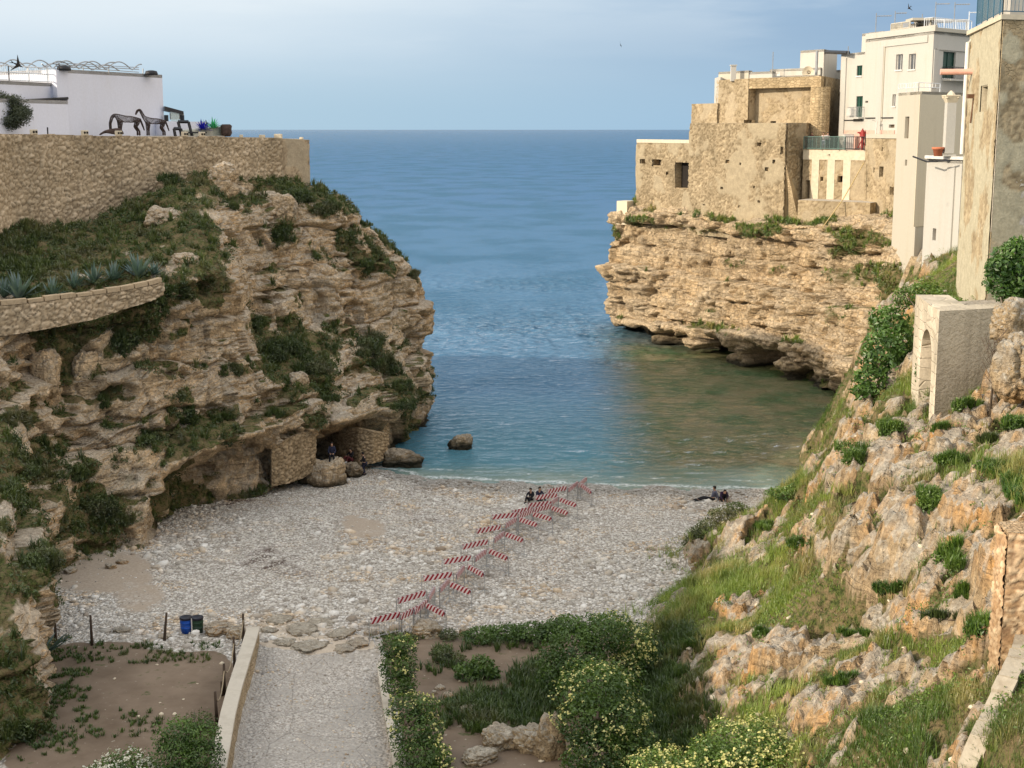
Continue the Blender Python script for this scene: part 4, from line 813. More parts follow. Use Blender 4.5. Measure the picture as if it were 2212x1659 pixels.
def face(mb, a, b, z0, z1, opens, depth):
    """wall face a->b (left to right seen from outside) with real rectangular openings; opens = [(s0,s1,z0,z1)]"""
    L = (Vector((b.x, b.y)) - Vector((a.x, a.y))).length; u = Vector((b.x - a.x, b.y - a.y, 0)).normalized(); n = Vector((u.y, -u.x, 0))
    S = sorted({0, L} | {min(max(v, .02), L - .02) for o in opens for v in (o[0], o[1])}); Z = sorted({z0, z1} | {min(max(v, z0 + .02), z1 - .02) for o in opens for v in (o[2], o[3])})
    pt = lambda s, z, k=0: Vector((a.x, a.y, 0)) + u * s + Vector((0, 0, z)) - n * k
    for i in range(len(S) - 1):
        for j in range(len(Z) - 1):
            cs, cz = (S[i] + S[i + 1]) / 2, (Z[j] + Z[j + 1]) / 2
            if any(o[0] < cs < o[1] and o[2] < cz < o[3] for o in opens): continue
            mb.add([pt(S[i], Z[j]), pt(S[i + 1], Z[j]), pt(S[i + 1], Z[j + 1]), pt(S[i], Z[j + 1])], [(0, 1, 2, 3)])
    for o in opens:
        s0, s1, a0, a1 = o; q = [(s0, a0), (s1, a0), (s1, a1), (s0, a1)]
        for k in range(4):
            p, r_ = q[k], q[(k + 1) % 4]; mb.add([pt(*p), pt(*r_), pt(*r_, depth), pt(*p, depth)], [(3, 2, 1, 0)])
    return u, n
def panel(mb, a, u, n, s0, s1, z0, z1, off, th):
    c = Vector((a.x, a.y, 0)) + u * ((s0 + s1) / 2) + Vector((0, 0, (z0 + z1) / 2)) - n * (off + th / 2)
    mb.box(c, (s1 - s0, th, z1 - z0), math.atan2(u.y, u.x))
def building(name, label, cat, plan, zb, zt, wm, opens=(), depth=.35, group=None, roof='roofing', part='wall', parent=None, parapet=0):
    """plan: corner points, front edges first, left to right; opens: (edge, x0, y0, x1, y1, kind, material) in picture units"""
    plan = [Vector((p.x, p.y, 0)) for p in plan]; n_ = len(plan)
    e = parent or empty(name, (plan[0].x, plan[0].y, zb), label, cat, group); o0 = e.location.copy()
    mb = MB(); got = {}
    for o in opens:
        i = o[0]; a, b = plan[i], plan[(i + 1) % n_]; sA, zA = hit_wall(o[1], o[2], a, b); sB, zB = hit_wall(o[3], o[4], a, b)
        got.setdefault(i, []).append((min(sA, sB), max(sA, sB), min(zA, zB), max(zA, zB), o[5], o[6]))
    for i in range(n_):
        a, b = plan[i], plan[(i + 1) % n_]; u, n = face(mb, a, b, zb, zt, [g[:4] for g in got.get(i, [])], depth)
        for s0, s1, z0, z1, kind, mt in got.get(i, []):
            w = MB(); panel(w, a, u, n, s0, s1, z0, z1, depth - .06, .06); w.v = [Vector(v) - o0 for v in w.v]; wo = w.build(kind, M[mt], e)
            if kind in ('window', 'shutter'):
                f = MB(); t_ = .07
                panel(f, a, u, n, s0 - .06, s1 + .06, z0 - .14, z0 - .003, -.09, .16); f.v = [Vector(v) - o0 for v in f.v]; f.build('sill', M['frame_white'], wo)
                f = MB()
                for q in ((s0 + .01, s0 + t_, z0 + .01, z1 - .01), (s1 - t_, s1 - .01, z0 + .01, z1 - .01), (s0 + t_ + .01, s1 - t_ - .01, z1 - t_, z1 - .01), ((s0 + s1) / 2 - .03, (s0 + s1) / 2 + .03, z0 + .02, z1 - t_ - .01)): panel(f, a, u, n, *q, depth - .13, .055)
                f.v = [Vector(v) - o0 for v in f.v]; f.build('frame', M['frame_white'] if kind == 'window' else M[mt], wo)
    if wm in SHEETS:
        sm_, cell, amp, plq, crs = SHEETS[wm]
        for i in range(n_):
            a, b = plan[i], plan[(i + 1) % n_]; u = (b - a).normalized(); n = Vector((u.y, -u.x, 0))
            if n.y > .35 or (a - b).length < .3: continue       # faces turned away from the cove
            og = [g[:4] for g in got.get(i, [])]
            def keep(c_, a=a, u=u, og=og):
                s_ = (c_[:, 0] - a.x) * u.x + (c_[:, 1] - a.y) * u.y; k_ = np.ones(len(c_), bool)
                for q in og: k_ &= ~((s_ > q[0] - .03) & (s_ < q[1] + .03) & (c_[:, 2] > q[2] - .03) & (c_[:, 2] < q[3] + .03))
                return k_
            stone_sheet('masonry_face', sheet_grid(a, b, zb, zb, zt - .01, zt - .01, .13), tuple(n), cell, amp, M[sm_], e, tuple(o0), seed=i * 9 + 3, keep=keep, plaster=plq, coursed=crs)
    mb.v = [Vector(v) - o0 for v in mb.v]; mb.build(part, M[wm], e)
    s = MB(); s.prism([(p.x - o0.x, p.y - o0.y) for p in plan], zt - .25 - o0.z - parapet, zt - o0.z + .004 - parapet); s.build('roof', M[roof], e)
    return e
def vx(x, y, Y): return W(x, y, Y)
def back(p, dx, dy): return Vector((p.x + dx, p.y + dy, p.z))
def zat(y, Y): return W(1106, y, Y).z
# --- headland: seaward block
a, b = vx(1376, 350, 166), vx(1491, 350, 158); zt = zat(309, 162)
building('old_stone_building', 'low seaward stone block with tall dark doorway at the tip of the headland', 'building', [a, b, back(b, 9, 6), back(a, 8, 7)], 13.5, zt, 'ruin',
    [(0, 1411, 344, 1429, 358, 'niche', 'brown_hole'), (0, 1460, 350, 1488, 407, 'doorway', 'dark'), (0, 1386, 343, 1396, 354, 'niche', 'brown_hole'), (0, 1440, 372, 1444, 377, 'niche', 'brown_hole')], .9)
s = MB(); s.prism([back(a, -.1, -.2).xy, back(b, .0, -.25).xy, back(b, .4, .3).xy, back(a, .35, .4).xy], zt + .01, zt + .38); o = s.build('parapet', M['beige_stone']); o.parent = bpy.data.objects['old_stone_building']; o.matrix_parent_inverse = Matrix.Translation(-bpy.data.objects['old_stone_building'].location)
def attach(o, e): o.parent = e; o.matrix_parent_inverse = Matrix.Translation(-e.location); return o
# small white corner pillar left of it
a = vx(1343, 470, 166); s = MB(); s.prism([(a.x - .6, a.y), (a.x + .5, a.y - 1.2), (a.x + 1.6, a.y + .5), (a.x + .6, a.y + 1.6)], 13.0, zat(434, 166)); tag(s.build('corner_pillar', M['beige']), 'pale rendered pillar standing on the cliff edge below the seaward block', 'pillar')
# --- main bastion
a, b, c = vx(1490, 350, 157.5), vx(1697, 350, 145.0), vx(1736, 350, 147.5); zb_ = 12.5; zt = zat(266, 151)
bast = building('old_bastion', 'tall weathered rubble bastion rising straight from the headland cliff', 'bastion', [a, b, c, back(c, 6, 12), back(a, 10, 9)], zb_, zt, 'ruin',
    [(0, 1570, 345, 1578, 352, 'niche', 'brown_hole'), (0, 1637, 308, 1645, 316, 'niche', 'dark'), (0, 1688, 318, 1694, 332, 'window_opening', 'dark'), (0, 1600, 352, 1604, 357, 'niche', 'brown_hole'), (0, 1656, 362, 1663, 370, 'niche', 'brown_hole'),
     (0, 1520, 440, 1524, 444, 'niche', 'brown_hole'), (0, 1628, 402, 1634, 407, 'niche', 'brown_hole'), (0, 1672, 346, 1677, 352, 'niche', 'brown_hole'), (0, 1560, 405, 1564, 409, 'niche', 'brown_hole'), (0, 1597, 443, 1601, 447, 'niche', 'brown_hole'), (0, 1639, 434, 1643, 438, 'niche', 'brown_hole')], .6)
# batter at the foot of the bastion: widens to the right
z1_, z2_ = zat(350, 147), zat(470, 147); cc = vx(1700, 460, 145.2)
s = MB(); s.add([back(a, 0, 0).xyz, (a.x, a.y, z2_), (cc.x + .9, cc.y - 1.3, z2_), (c.x + .7, c.y + .5, z2_), (c.x, c.y, z1_), (b.x, b.y, z1_), (a.x + .5, a.y - .2, z1_)], [(6, 1, 2, 5), (5, 2, 3, 4)])
attach(s.build('buttress', M['ruin']), bast)
# --- small block left behind
a, b = vx(1494, 250, 165), vx(1550, 250, 160); zt = zat(224, 163)
building('small_stone_house', 'small square stone house between seaward block and upper tower house', 'house', [a, b, back(b, 6, 4), back(a, 6, 5)], 20, zt, 'ruin_block', [(0, 1503, 286, 1508, 289, 'niche', 'brown_hole')])
# --- upper tower house
a0, a, b, c = vx(1545, 220, 163.5), vx(1550, 220, 160.5), vx(1617, 220, 155.5), vx(1772, 220, 148.5); zt = zat(170, 156)
up = building('upper_stone_house', 'upper stone house with recessed blocked wall on top of the bastion', 'house', [a0, a, b, back(b, .9, .9), back(c, .5, .6), back(c, 5, 12), back(a0, 9, 12)], 22.5, zt, 'ruin_block',
    [(1, 1608, 259, 1623, 268, 'niche', 'brown_hole'), (3, 1665, 261, 1676, 270, 'niche', 'brown_hole'), (3, 1618, 232, 1622, 238, 'niche', 'brown_hole')], .5)
s = MB(); zz = zat(190, 153); s.prism([b.xy, c.xy, back(c, .6, .9).xy, back(b, .92, .92).xy], zz, zt + .02); attach(s.build('parapet_band', M['ruin_block']), up)
s = MB(); s.prism([(a0.x - .12, a0.y), (a.x - .05, a.y - .15), (a.x + .2, a.y - .35), (a.x + .45, a.y - .1), (a0.x + .5, a0.y + .8)], 23.8, zt + .3); attach(s.build('white_edge', M['white']), up)
s = MB(); s.tube([(c.x + .1, c.y + .5, 18), (c.x + .1, c.y + .5, zz)], 1.0, 14); attach(s.build('rounded_corner', M['ruin_block']), up)
# roof terrace of that house
def wblock(name, label, cat, x0, x1, ytop, Y0, Y1, zb, m='white', deep=4, opens=(), ymid=None, group=None):
    ym = ymid or ytop + 10; a, b = vx(x0, ym, Y0), vx(x1, ym, Y1); return building(name, label, cat, [a, b, back(b, deep * .5, deep), back(a, deep * .5, deep)], zb, zat(ytop, (Y0 + Y1) / 2), m, opens, .12, group, roof='white')
zr = zt
wblock('roof_parapet', 'low white parapet wall at the left end of the upper roof', 'parapet', 1552, 1617, 154, 162, 157.5, zr - .2, 'cream', 1.2)
wblock('roof_parapet', 'cream parapet wall right of the roof chimney', 'parapet', 1618, 1668, 155, 157.6, 155, zr - .2, 'greywhite', 1.2)
wblock('roof_house', 'long low white roof room behind the parapet', 'roof room', 1663, 1772, 148, 158, 153, zr - .5, 'white', 5, [(0, 1667, 157, 1685, 168, 'shutter', 'frame_white')])
wblock('roof_parapet', 'pale stone parapet in front of the white roof room', 'parapet', 1688, 1770, 163, 152.5, 149, zr - .1, 'cream', .5)
wblock('stair_tower', 'white box shaped stair tower standing above the roofs', 'stair tower', 1729, 1780, 108, 156, 153, zr - .6, 'white', 5)
s = MB(); p = vx(1584, 155, 158); s.box((p.x, p.y, p.z - .2), (.55, .55, 1.6)); s.box((p.x, p.y, p.z + .68), (.7, .7, .12)); tag(s.build('chimney', M['white']), 'small white chimney on the parapet of the upper roof', 'chimney')
def dish(name, label, x, y, Y, r, m='greywhite', az=-.6):
    p = vx(x, y, Y); e = empty(name, (p.x, p.y, p.z), label, 'satellite dish'); s = MB(); n = 16; vs = [(0, .0, 0)]; fs = []
    for i in range(1, 5):
        for k in range(n): q = r * i / 4; vs.append((q * math.cos(2 * math.pi * k / n), -.5 * q * q / r, q * math.sin(2 * math.pi * k / n)))
    fs = [(0, 1 + k, 1 + (k + 1) % n) for k in range(n)] + [(1 + i * n + k, 1 + i * n + (k + 1) % n, 1 + (i + 1) * n + (k + 1) % n, 1 + (i + 1) * n + k) for i in range(3) for k in range(n)]
    s.add(vs, fs); s.build('reflector', M[m], e, True); s = MB(); s.tube([(0, .05, 0), (0, .25, -.2), (0, .25, -r - .8)], .035); s.tube([(0, 0, 0), (0, -r * .9, 0)], .02); s.build('bracket', M['steel'], e); e.rotation_euler.z = az; return e
dish('satellite_dish', 'beige satellite dish beside the dark pipe on the upper roof', 1748, 157, 151.5, .65, 'beige_stone')
s = MB(); p = vx(1763, 165, 152); s.tube([(p.x, p.y, p.z), (p.x, p.y, zat(110, 152))], .14, 8); tag(s.build('flue_pipe', M['steel']), 'dark vertical flue pipe in front of the white stair tower', 'pipe')
# --- grey white house behind, seen in the gap
a, b = vx(1772, 230, 162), vx(1822, 230, 158); zt = zat(152, 160)
building('grey_house', 'shaded grey white house in the gap between old stone house and white houses', 'house', [a, b, back(b, 4, 8), back(a, 2, 8)], 20, zt, 'greywhite', [(0, 1800, 196, 1806, 240, 'shutter', 'brown_wood'), (0, 1779, 287, 1797, 318, 'doorway', 'dark')], .4)
a, b = vx(1745, 250, 156), vx(1812, 250, 152); s = MB(); s.prism([a.xy, b.xy, back(b, 2, 3).xy, back(a, 2, 3).xy], 19, zat(246, 154)); 
s = MB(); a, b = vx(1778, 112, 154), vx(1832, 114, 146); s.tube([a, b], .22, 6); tag(s.build('roof_beam', M['iron_dark']), 'dark horizontal beam spanning from the stair tower to the white house', 'beam')
# --- terrace with railing where people stand
zt = zat(324, 147); a, b = vx(1734, 380, 146.5), vx(1870, 380, 141.5)
ter = building('terrace_wall', 'squared stone retaining wall under the railed viewing terrace', 'retaining wall', [a, b, back(b, 8, 10), back(a, 4, 14)], 14.5, zt, 'terrace_stone',
    [(0, 1741, 390, 1748, 432, 'doorway', 'brown_hole'), (0, 1772, 382, 1778, 391, 'window_opening', 'brown_hole'), (0, 1810, 380, 1821, 394, 'window_opening', 'dark')], .6, roof='roofing')
s = MB()
for xx in (1762, 1796, 1830):
    p = vx(xx, 380, 146.5 + (141.5 - 146.5) * (xx - 1734) / 136); s.box((p.x - .05, p.y - .05, (zat(345, 145) + zat(436, 145)) / 2), (.85, .12, zat(345, 145) - zat(436, 145)), math.atan2(b.y - a.y, b.x - a.x))
attach(s.build('pilaster', M['beige_stone']), ter)
s = MB(); u = (b - a); u.z = 0; u.normalize(); n = Vector((u.y, -u.x, 0)); z_ = zat(345, 145)
s.hexa([a + n * .003 - Vector((0, 0, a.z - z_)), b + n * .003 - Vector((0, 0, b.z - z_)), b + n * .10 - Vector((0, 0, b.z - z_)), a + n * .10 - Vector((0, 0, a.z - z_))][::-1], [a + n * .003 + Vector((0, 0, zt - a.z + .05)), b + n * .003 + Vector((0, 0, zt - b.z + .05)), b + n * .10 + Vector((0, 0, zt - b.z + .05)), a + n * .10 + Vector((0, 0, zt - a.z + .05))][::-1]); attach(s.build('cornice_band', M['beige_stone']), ter)
# projecting lower terrace
a2, b2 = vx(1724, 450, 143), vx(1880, 450, 137.5); zt2 = zat(434, 141)
building('terrace_wall', 'lower smooth stone retaining wall below the viewing terrace', 'retaining wall', [a2, b2, back(b2, 4, 5), back(a2, 3, 5)], 13, zt2, 'terrace_stone')
def railing(name, label, P, h, sp, mat_, r=.025, rails=(1.0, .1), infill=None, post_sp=2.0, group=None, infm=None):
    e = empty(name, P[0], label, 'railing', group); o0 = P[0]; s = MB(); q = MB(); g = MB()
    for a, b in zip(P[:-1], P[1:]):
        L = (b - a).length; u = (b - a).normalized()
        for f in rails: s.tube([a - o0 + Vector((0, 0, h * f)), b - o0 + Vector((0, 0, h * f))], r * 1.3, 5)
        for k in range(int(L / post_sp) + 1):
            p = a + u * min(L, k * post_sp) - o0; q = MB(); q.tube([p, p + Vector((0, 0, h))], r * 1.6, 5); q.build('post', mat_, e)
        p = b - o0; q = MB(); q.tube([p, p + Vector((0, 0, h))], r * 1.6, 5); q.build('post', mat_, e)
        for k in range(1, int(L / sp)): p = a + u * (k * sp) - o0; g.tube([p + Vector((0, 0, h * rails[-1])), p + Vector((0, 0, h * rails[0]))], r * .7, 4, False)
        if infill: m_ = MB(); n = Vector((u.y, -u.x, 0)) * .012; m_.hexa([a - o0 + Vector((0, 0, .1)) - n, b - o0 + Vector((0, 0, .1)) - n, b - o0 + Vector((0, 0, .1)) + n, a - o0 + Vector((0, 0, .1)) + n], [a - o0 + Vector((0, 0, h - .05)) - n, b - o0 + Vector((0, 0, h - .05)) - n, b - o0 + Vector((0, 0, h - .05)) + n, a - o0 + Vector((0, 0, h - .05)) + n]); m_.build('mesh_panel', infill, e)
    tag(s.build('rail', mat_, e), kind='stuff')
    if g.v: tag(g.build('baluster', mat_, e), kind='stuff')
    return e
nm, nt_, bs_ = mat('see through mesh panel', .7); bs_.inputs['Base Color'].default_value = (.06, .09, .085, 1); bs_.inputs['Alpha'].default_value = .42; M['netting'] = nm
a, b = vx(1736, 322, 146.2), vx(1869, 322, 141.3); a.z = b.z = zt + .05; m_ = a.lerp(b, .68)
railing('terrace_railing', 'green grey mesh railing along the viewing terrace', [a, m_], 1.3, .5, M['iron_green'], .035, infill=M['netting'])
railing('terrace_railing', 'open dark barred railing at the right end of the viewing terrace', [m_ + (b - m_) * .01, b], 1.3, .22, M['iron_dark'], .03)
# --- stone wall right of the terrace, under the white houses
a, b = vx(1868, 380, 141.0), vx(1938, 380, 135); zt = zat(299, 138)
bw = building('old_stone_house', 'narrow old stone wall with slit windows right of the viewing terrace', 'house wall', [a, b, back(b, 8, 8), back(a, 8, 8)], 12.0, zt, 'terrace_stone',
    [(0, 1901, 360, 1909, 382, 'window_opening', 'brown_hole'), (0, 1905, 318, 1908, 327, 'niche', 'brown_hole'), (0, 1923, 404, 1931, 422, 'window_opening', 'brown_hole'), (0, 1872, 398, 1875, 404, 'niche', 'brown_hole'), (0, 1888, 361, 1890, 372, 'niche', 'brown_hole')], .5)
s = MB(); s.prism([back(a, -.1, -.2).xy, back(b, -.1, -.2).xy, back(b, .4, .5).xy, back(a, .4, .5).xy], zt + .01, zt + .4); attach(s.build('coping', M['cream']), bw)
# --- white houses
zb_ = 18.0
a, b, c = vx(1814, 200, 149), vx(1866, 200, 144.2), vx(1866, 200, 144.0); zt = zat(115, 147)
w1 = building('white_house', 'lower white house with small balcony and green shutters at left of the white block', 'house', [a, b, back(b, 4, 10), back(a, 4, 10)], zb_, zt, 'white',
    [(0, 1851, 142, 1862, 163, 'shutter', 'green_shutter'), (0, 1850, 208, 1862, 253, 'shutter', 'green_shutter')], .22, roof='white')
a, b, c = vx(1865, 200, 144.2), vx(2011, 200, 131.5), vx(2105, 200, 137.5); zt = zat(76, 137)
w2 = building('white_house', 'tall white corner house with roof railings and antennas', 'house', [a, b, c, back(c, 3, 8), back(a, 8, 10)], zb_, zt, 'white',
    [(0, 1936, 118, 1949, 150, 'window', 'glass'), (0, 1963.5, 117, 1977, 149, 'window', 'glass'), (0, 1928, 204, 1934.5, 229, 'window', 'glass'), (1, 2038, 111, 2062, 170, 'shutter', 'green_shutter'), (0, 1920, 269, 1932, 276, 'niche', 'brown_hole'), (0, 1869, 218, 1875, 222, 'niche', 'brown_hole')], .3, roof='white')
# parapet heads of the corner house
def strip(name, e, x0, x1, y0, y1, a, b, off, th, m):
    u = (b - a); u.z = 0; L = u.length; u.normalize(); n = Vector((u.y, -u.x, 0)); s0, z0 = hit_wall(x0, y0, a, b); s1, z1 = hit_wall(x1, y1, a, b); s = MB()
    panel(s, a, u, n, min(s0, s1), max(s0, s1), min(z0, z1), max(z0, z1), off - th, th); return attach(s.build(name, M[m]), e)
A_, B_, C_ = vx(1865, 200, 144.2), vx(2011, 200, 131.5), vx(2105, 200, 137.5)
A_.z = B_.z = C_.z = 0
s = MB(); s.prism([back(A_, -.1, -.3).xy, back(B_, 0, -.3).xy, back(B_, .5, .6).xy, back(A_, .6, .6).xy], zt + .01, zt + .55); attach(s.build('parapet', M['white']), w2)
s = MB(); s.prism([back(B_, .0, -.3).xy, back(C_, .2, -.3).xy, back(C_, .2, .5).xy, back(B_, .52, .6).xy], zt + .012, zt + .32); attach(s.build('cornice', M['cream']), w2)
strip('downpipe', w2, 1900.5, 1902.5, 100, 297, A_, B_, -.003, .12, 'greywhite')
strip('wall_band', w2, 2022, 2100, 107, 110, B_, C_, -.003, .12, 'white'); strip('wall_band', w2, 2017, 2022, 107, 190, B_, C_, -.004, .10, 'white')
strip('wall_band', w2, 1905, 2005, 88, 91, A_, B_, -.004, .10, 'white'); strip('wall_band', w2, 1902.7, 1906, 91, 262, A_, B_, -.004, .08, 'cream')
strip('pink_band', w2, 1816, 1931, 281, 330, A_, B_, -.005, .07, 'pink')
strip('cable', w2, 1870, 1930, 254, 255.5, A_, B_, -.004, .09, 'iron_dark')
a, b = vx(1814, 200, 149), vx(1866, 200, 144.2)
strip('pink_band', w1, 1824, 1865, 288, 330, a, b, -.005, .07, 'pink'); strip('downpipe', w1, 1820.5, 1823, 126, 300, a, b, -.003, .12, 'greywhite'); strip('cable', w1, 1815, 1865, 259, 260.5, a, b, -.004, .08, 'iron_dark')
strip('air_conditioner', w1, 1836, 1845, 234, 250, a, b, -.003, .35, 'frame_white')
def balcony(name, label, x0, x1, ybot, ytop, a, b, out, m):
    u = (b - a); u.z = 0; u.normalize(); n = Vector((u.y, -u.x, 0)); s0, z0 = hit_wall(x0, ybot, a, b); s1, _ = hit_wall(x1, ybot, a, b); _, z1 = hit_wall(x0, ytop, a, b); h = z1 - z0
    o = Vector((a.x, a.y, 0)); p = [o + u * s0, o + u * s0 + n * out, o + u * s1 + n * out, o + u * s1]; e = empty(name, (p[0].x, p[0].y, z0), label, 'balcony'); O = e.location.copy()
    s = MB(); s.prism([q.xy - O.xy for q in (o + u * s0 + n * .004, p[1], p[2], o + u * s1 + n * .004)], -.14, 0); s.build('slab', M['greywhite'], e); s = MB()
    for i, j in ((0, 1), (1, 2), (2, 3)):
        A1, B1 = p[i], p[j]; L = (B1 - A1).length
        for k in range(max(2, int(L / .16)) + 1): q = A1.lerp(B1, k / max(2, int(L / .16))); s.tube([(q.x - O.x, q.y - O.y, 0), (q.x - O.x, q.y - O.y, h)], .014, 4, False)
        s.tube([(A1.x - O.x, A1.y - O.y, h), (B1.x - O.x, B1.y - O.y, h)], .03, 5)
    s.build('balustrade', m, e); return e
balcony('balcony', 'small iron balcony in front of the lower green shutter on the left white house', 1844, 1868, 254, 232, a, b, .7, M['steel'])
balcony('balcony', 'iron balcony in front of the tall green door on the corner white house', 2034, 2090, 171, 145, B_, C_, .9, M['iron_dark'])
wblock('roof_house', 'white roof hut at the left end of the corner house roof', 'roof hut', 1862, 1880, 72, 147, 145.5, zt - 3, 'white', 5)
wblock('roof_parapet', 'grey raised roof wall beside the left roof hut', 'parapet', 1876, 1908, 69, 144.5, 142, zt - 2, 'greywhite', 2)
wblock('roof_house', 'cream roof hut with flat slab among the antennas', 'roof hut', 1974, 2010, 45, 139, 136, zt - .4, 'cream', 3)
wblock('roof_house', 'small white box left of the cream roof hut', 'roof hut', 1963, 1978, 51, 137, 136, zt - .3, 'white', 2)
s = MB(); p = vx(1992, 42, 136.5); s.box((p.x, p.y + .6, p.z), (2.1, 2.4, .22)); tag(s.build('roof_slab', M['cream']), 'flat cream slab capping the roof hut among the antennas', 'slab')
z0 = zt + .33
def P2(x, y, Y, z): q = vx(x, y, Y); q.z = z; return q
railing('roof_railing', 'white balustrade on the roof left of the cream hut', [P2(1925, 70, 139.5, zt + .56), P2(1965, 70, 136, zt + .56)], .62, .22, M['cream'], .05, group=None)
railing('roof_railing', 'thin white railing on the roof right of the cream hut', [P2(1996, 70, 133.4, z0), P2(2014, 70, 132.4, z0), P2(2098, 70, 137, z0)], .95, .3, M['alu'], .025)
s = MB(); s.tube([P2(2010, 50, 136.5, zat(43, 136)), P2(2089, 50, 138, zat(43, 136.8)), P2(2089, 50, 138, z0 - .2)], .16, 6); s.tube([P2(2018, 50, 136.5, z0 - .1), P2(2018, 50, 136.5, zat(43, 136))], .12, 6); tag(s.build('roof_pergola', M['frame_white']), 'white pipe pergola frame over the roof of the corner house', 'pergola frame')
def antenna(label, x, ytop, ybot, Y, arms, r=.05, m='steel', rz=0):
    p = P2(x, ybot, Y, zat(ybot, Y)); h = zat(ytop, Y) - p.z; e = empty('antenna', p, label, 'antenna', 'aerials on the white roofs', rz); s = MB(); s.tube([(0, 0, -.2), (0, 0, h)], r, 5); s.build('mast', M[m], e)
    for (dz, L, n, off) in arms:
        s = MB(); s.tube([(off, 0, h - dz), (off + L, 0, h - dz + .05)], r * .8, 4)
        for k in range(n): s.tube([(off + L * (k + .5) / n, -.35, h - dz), (off + L * (k + .5) / n, .35, h - dz)], .03, 4)
        s.build('boom', M[m], e)
    return e
antenna('tall aerial at the left corner of the white roofs', 1891, 28, 80, 143, [(.3, 1.5, 6, 0)])
antenna('aerial with small dish on the roof left of the cream hut', 1932, 24, 70, 140, [(.2, 1.1, 5, 0), (2.9, 1.2, 4, -.5)])
antenna('aerial with two booms right of the cream hut', 2019, 4, 66, 137, [(.2, 1.3, 6, 0), (1.9, 1.6, 6, 0)])
antenna('slim aerial over the white pipe pergola', 2060, 5, 66, 137, [(.2, 1.4, 6, 0)])
antenna('short aerial next to the near tower', 2092, 25, 66, 137, [(.1, 1.2, 5, 0)], m='alu')
antenna('single rod aerial on the upper stone house roof', 1669, 112, 150, 156, [])
antenna('short pole at the foot of the white house roof', 1832, 100, 114, 146, [])
antenna('thin mast with ball on the cream roof hut', 1992, 30, 44, 137, [])
dish('satellite_dish', 'small white satellite dish on the roof left of the cream hut', 1938, 63, 140, .5, 'white')
# --- beige tower house with slit windows
a, b, c = vx(1935, 330, 128.5), vx(1985, 330, 122.5), vx(2085, 330, 128); zt = zat(199, 125)
t2 = building('cream_tower_house', 'slim cream tower house with one lit face and one beige face', 'tower house', [a, b, c, back(c, 2, 8), back(a, 5, 9)], 11, zt, 'cream',
    [(0, 1955.5, 252, 1962, 299, 'window_opening', 'brown_hole'), (0, 1955, 345, 1959, 358, 'niche', 'brown_hole')], .35, roof='cream')
b_, c_ = Vector((b.x, b.y, 0)), Vector((c.x, c.y, 0)); strip('beige_face', t2, 1986.5, 2084, 204, 480, b_, c_, -.004, .05, 'beige')
railing('roof_railing', 'faint thin railing on top of the cream tower house', [P2(1940, 200, 128, zt), P2(1984, 200, 123.2, zt), P2(2030, 200, 126, zt)], .75, .6, M['alu'], .02, rails=(1.0, .5))
# --- low white building in front with the column on its roof
a, b = vx(1996, 470, 103), vx(2072, 470, 98); zt = zat(344, 100.5)
lw_ = building('white_annex', 'streaky off white wall below the stone column, left of the near tower', 'wall', [a, b, back(b, 6, 8), back(a, 6, 9)], 9.5, zt, 'greywhite', [(0, 2015, 493, 2021, 520, 'window_opening', 'brown_hole')], .3, roof='white')
s = MB(); s.prism([back(a, -.35, -.6).xy, back(b, .0, -.6).xy, back(b, .2, .5).xy, back(a, .1, .6).xy], zt + .01, zt + .22); attach(s.build('ledge', M['frame_white']), lw_)
s = MB(); p0, p1 = P2(1972, 340, 101, zat(338, 101)), P2(2052, 340, 98, zat(347, 98)); s.tube([p0, p0.lerp(p1, .4) + Vector((0, 0, -.25)), p1], .06, 6); attach(s.build('cable', M['iron_dark']), lw_)
strip('downpipe', lw_, 2049, 2052, 360, 600, Vector((a.x, a.y, 0)), Vector((b.x, b.y, 0)), -.003, .10, 'greywhite')
p = vx(2048, 330, 99.5); p.z = zt + .23; e = empty('stone_column', p, 'square stone column with carved capital beside the terracotta pot', 'column'); h = zat(222, 99.5) - p.z
s = MB(); s.box((0, 0, h / 2 + .1), (.62, .62, h - .2)); s.build('shaft', M['greywhite'], e); s = MB(); s.box((0, 0, .06), (.85, .85, .12)); s.build('base', M['greywhite'], e)
s = MB(); s.hexa([(-.31, -.31, h), (.31, -.31, h), (.31, .31, h), (-.31, .31, h)], [(-.47, -.47, h + .42), (.47, -.47, h + .42), (.47, .47, h + .42), (-.47, .47, h + .42)]); s.box((0, 0, h + .47), (1.0, 1.0, .1))
for k in range(4): s.lathe((.38 * (1 if k in (0, 1) else -1), .38 * (1 if k in (0, 3) else -1), h + .25), [(.02, 0), (.12, .06), (.10, .16), (.02, .2)], 8)
s.lathe((0, 0, h + .52), [(.3, 0), (.22, .14), (.05, .3)], 8); s.build('capital', M['beige_stone'], e)
p = vx(2026, 330, 99.5); p.z = zt + .23; s = MB(); s.lathe((0, 0, 0), [(.26, 0), (.34, .45), (.42, .46), (.42, .62), (.36, .62), (.33, .5)], 18); e = empty('flower_pot', p, 'terracotta pot on the white ledge beside the stone column', 'flower pot'); s.build('pot', M['terracotta'], e, True)
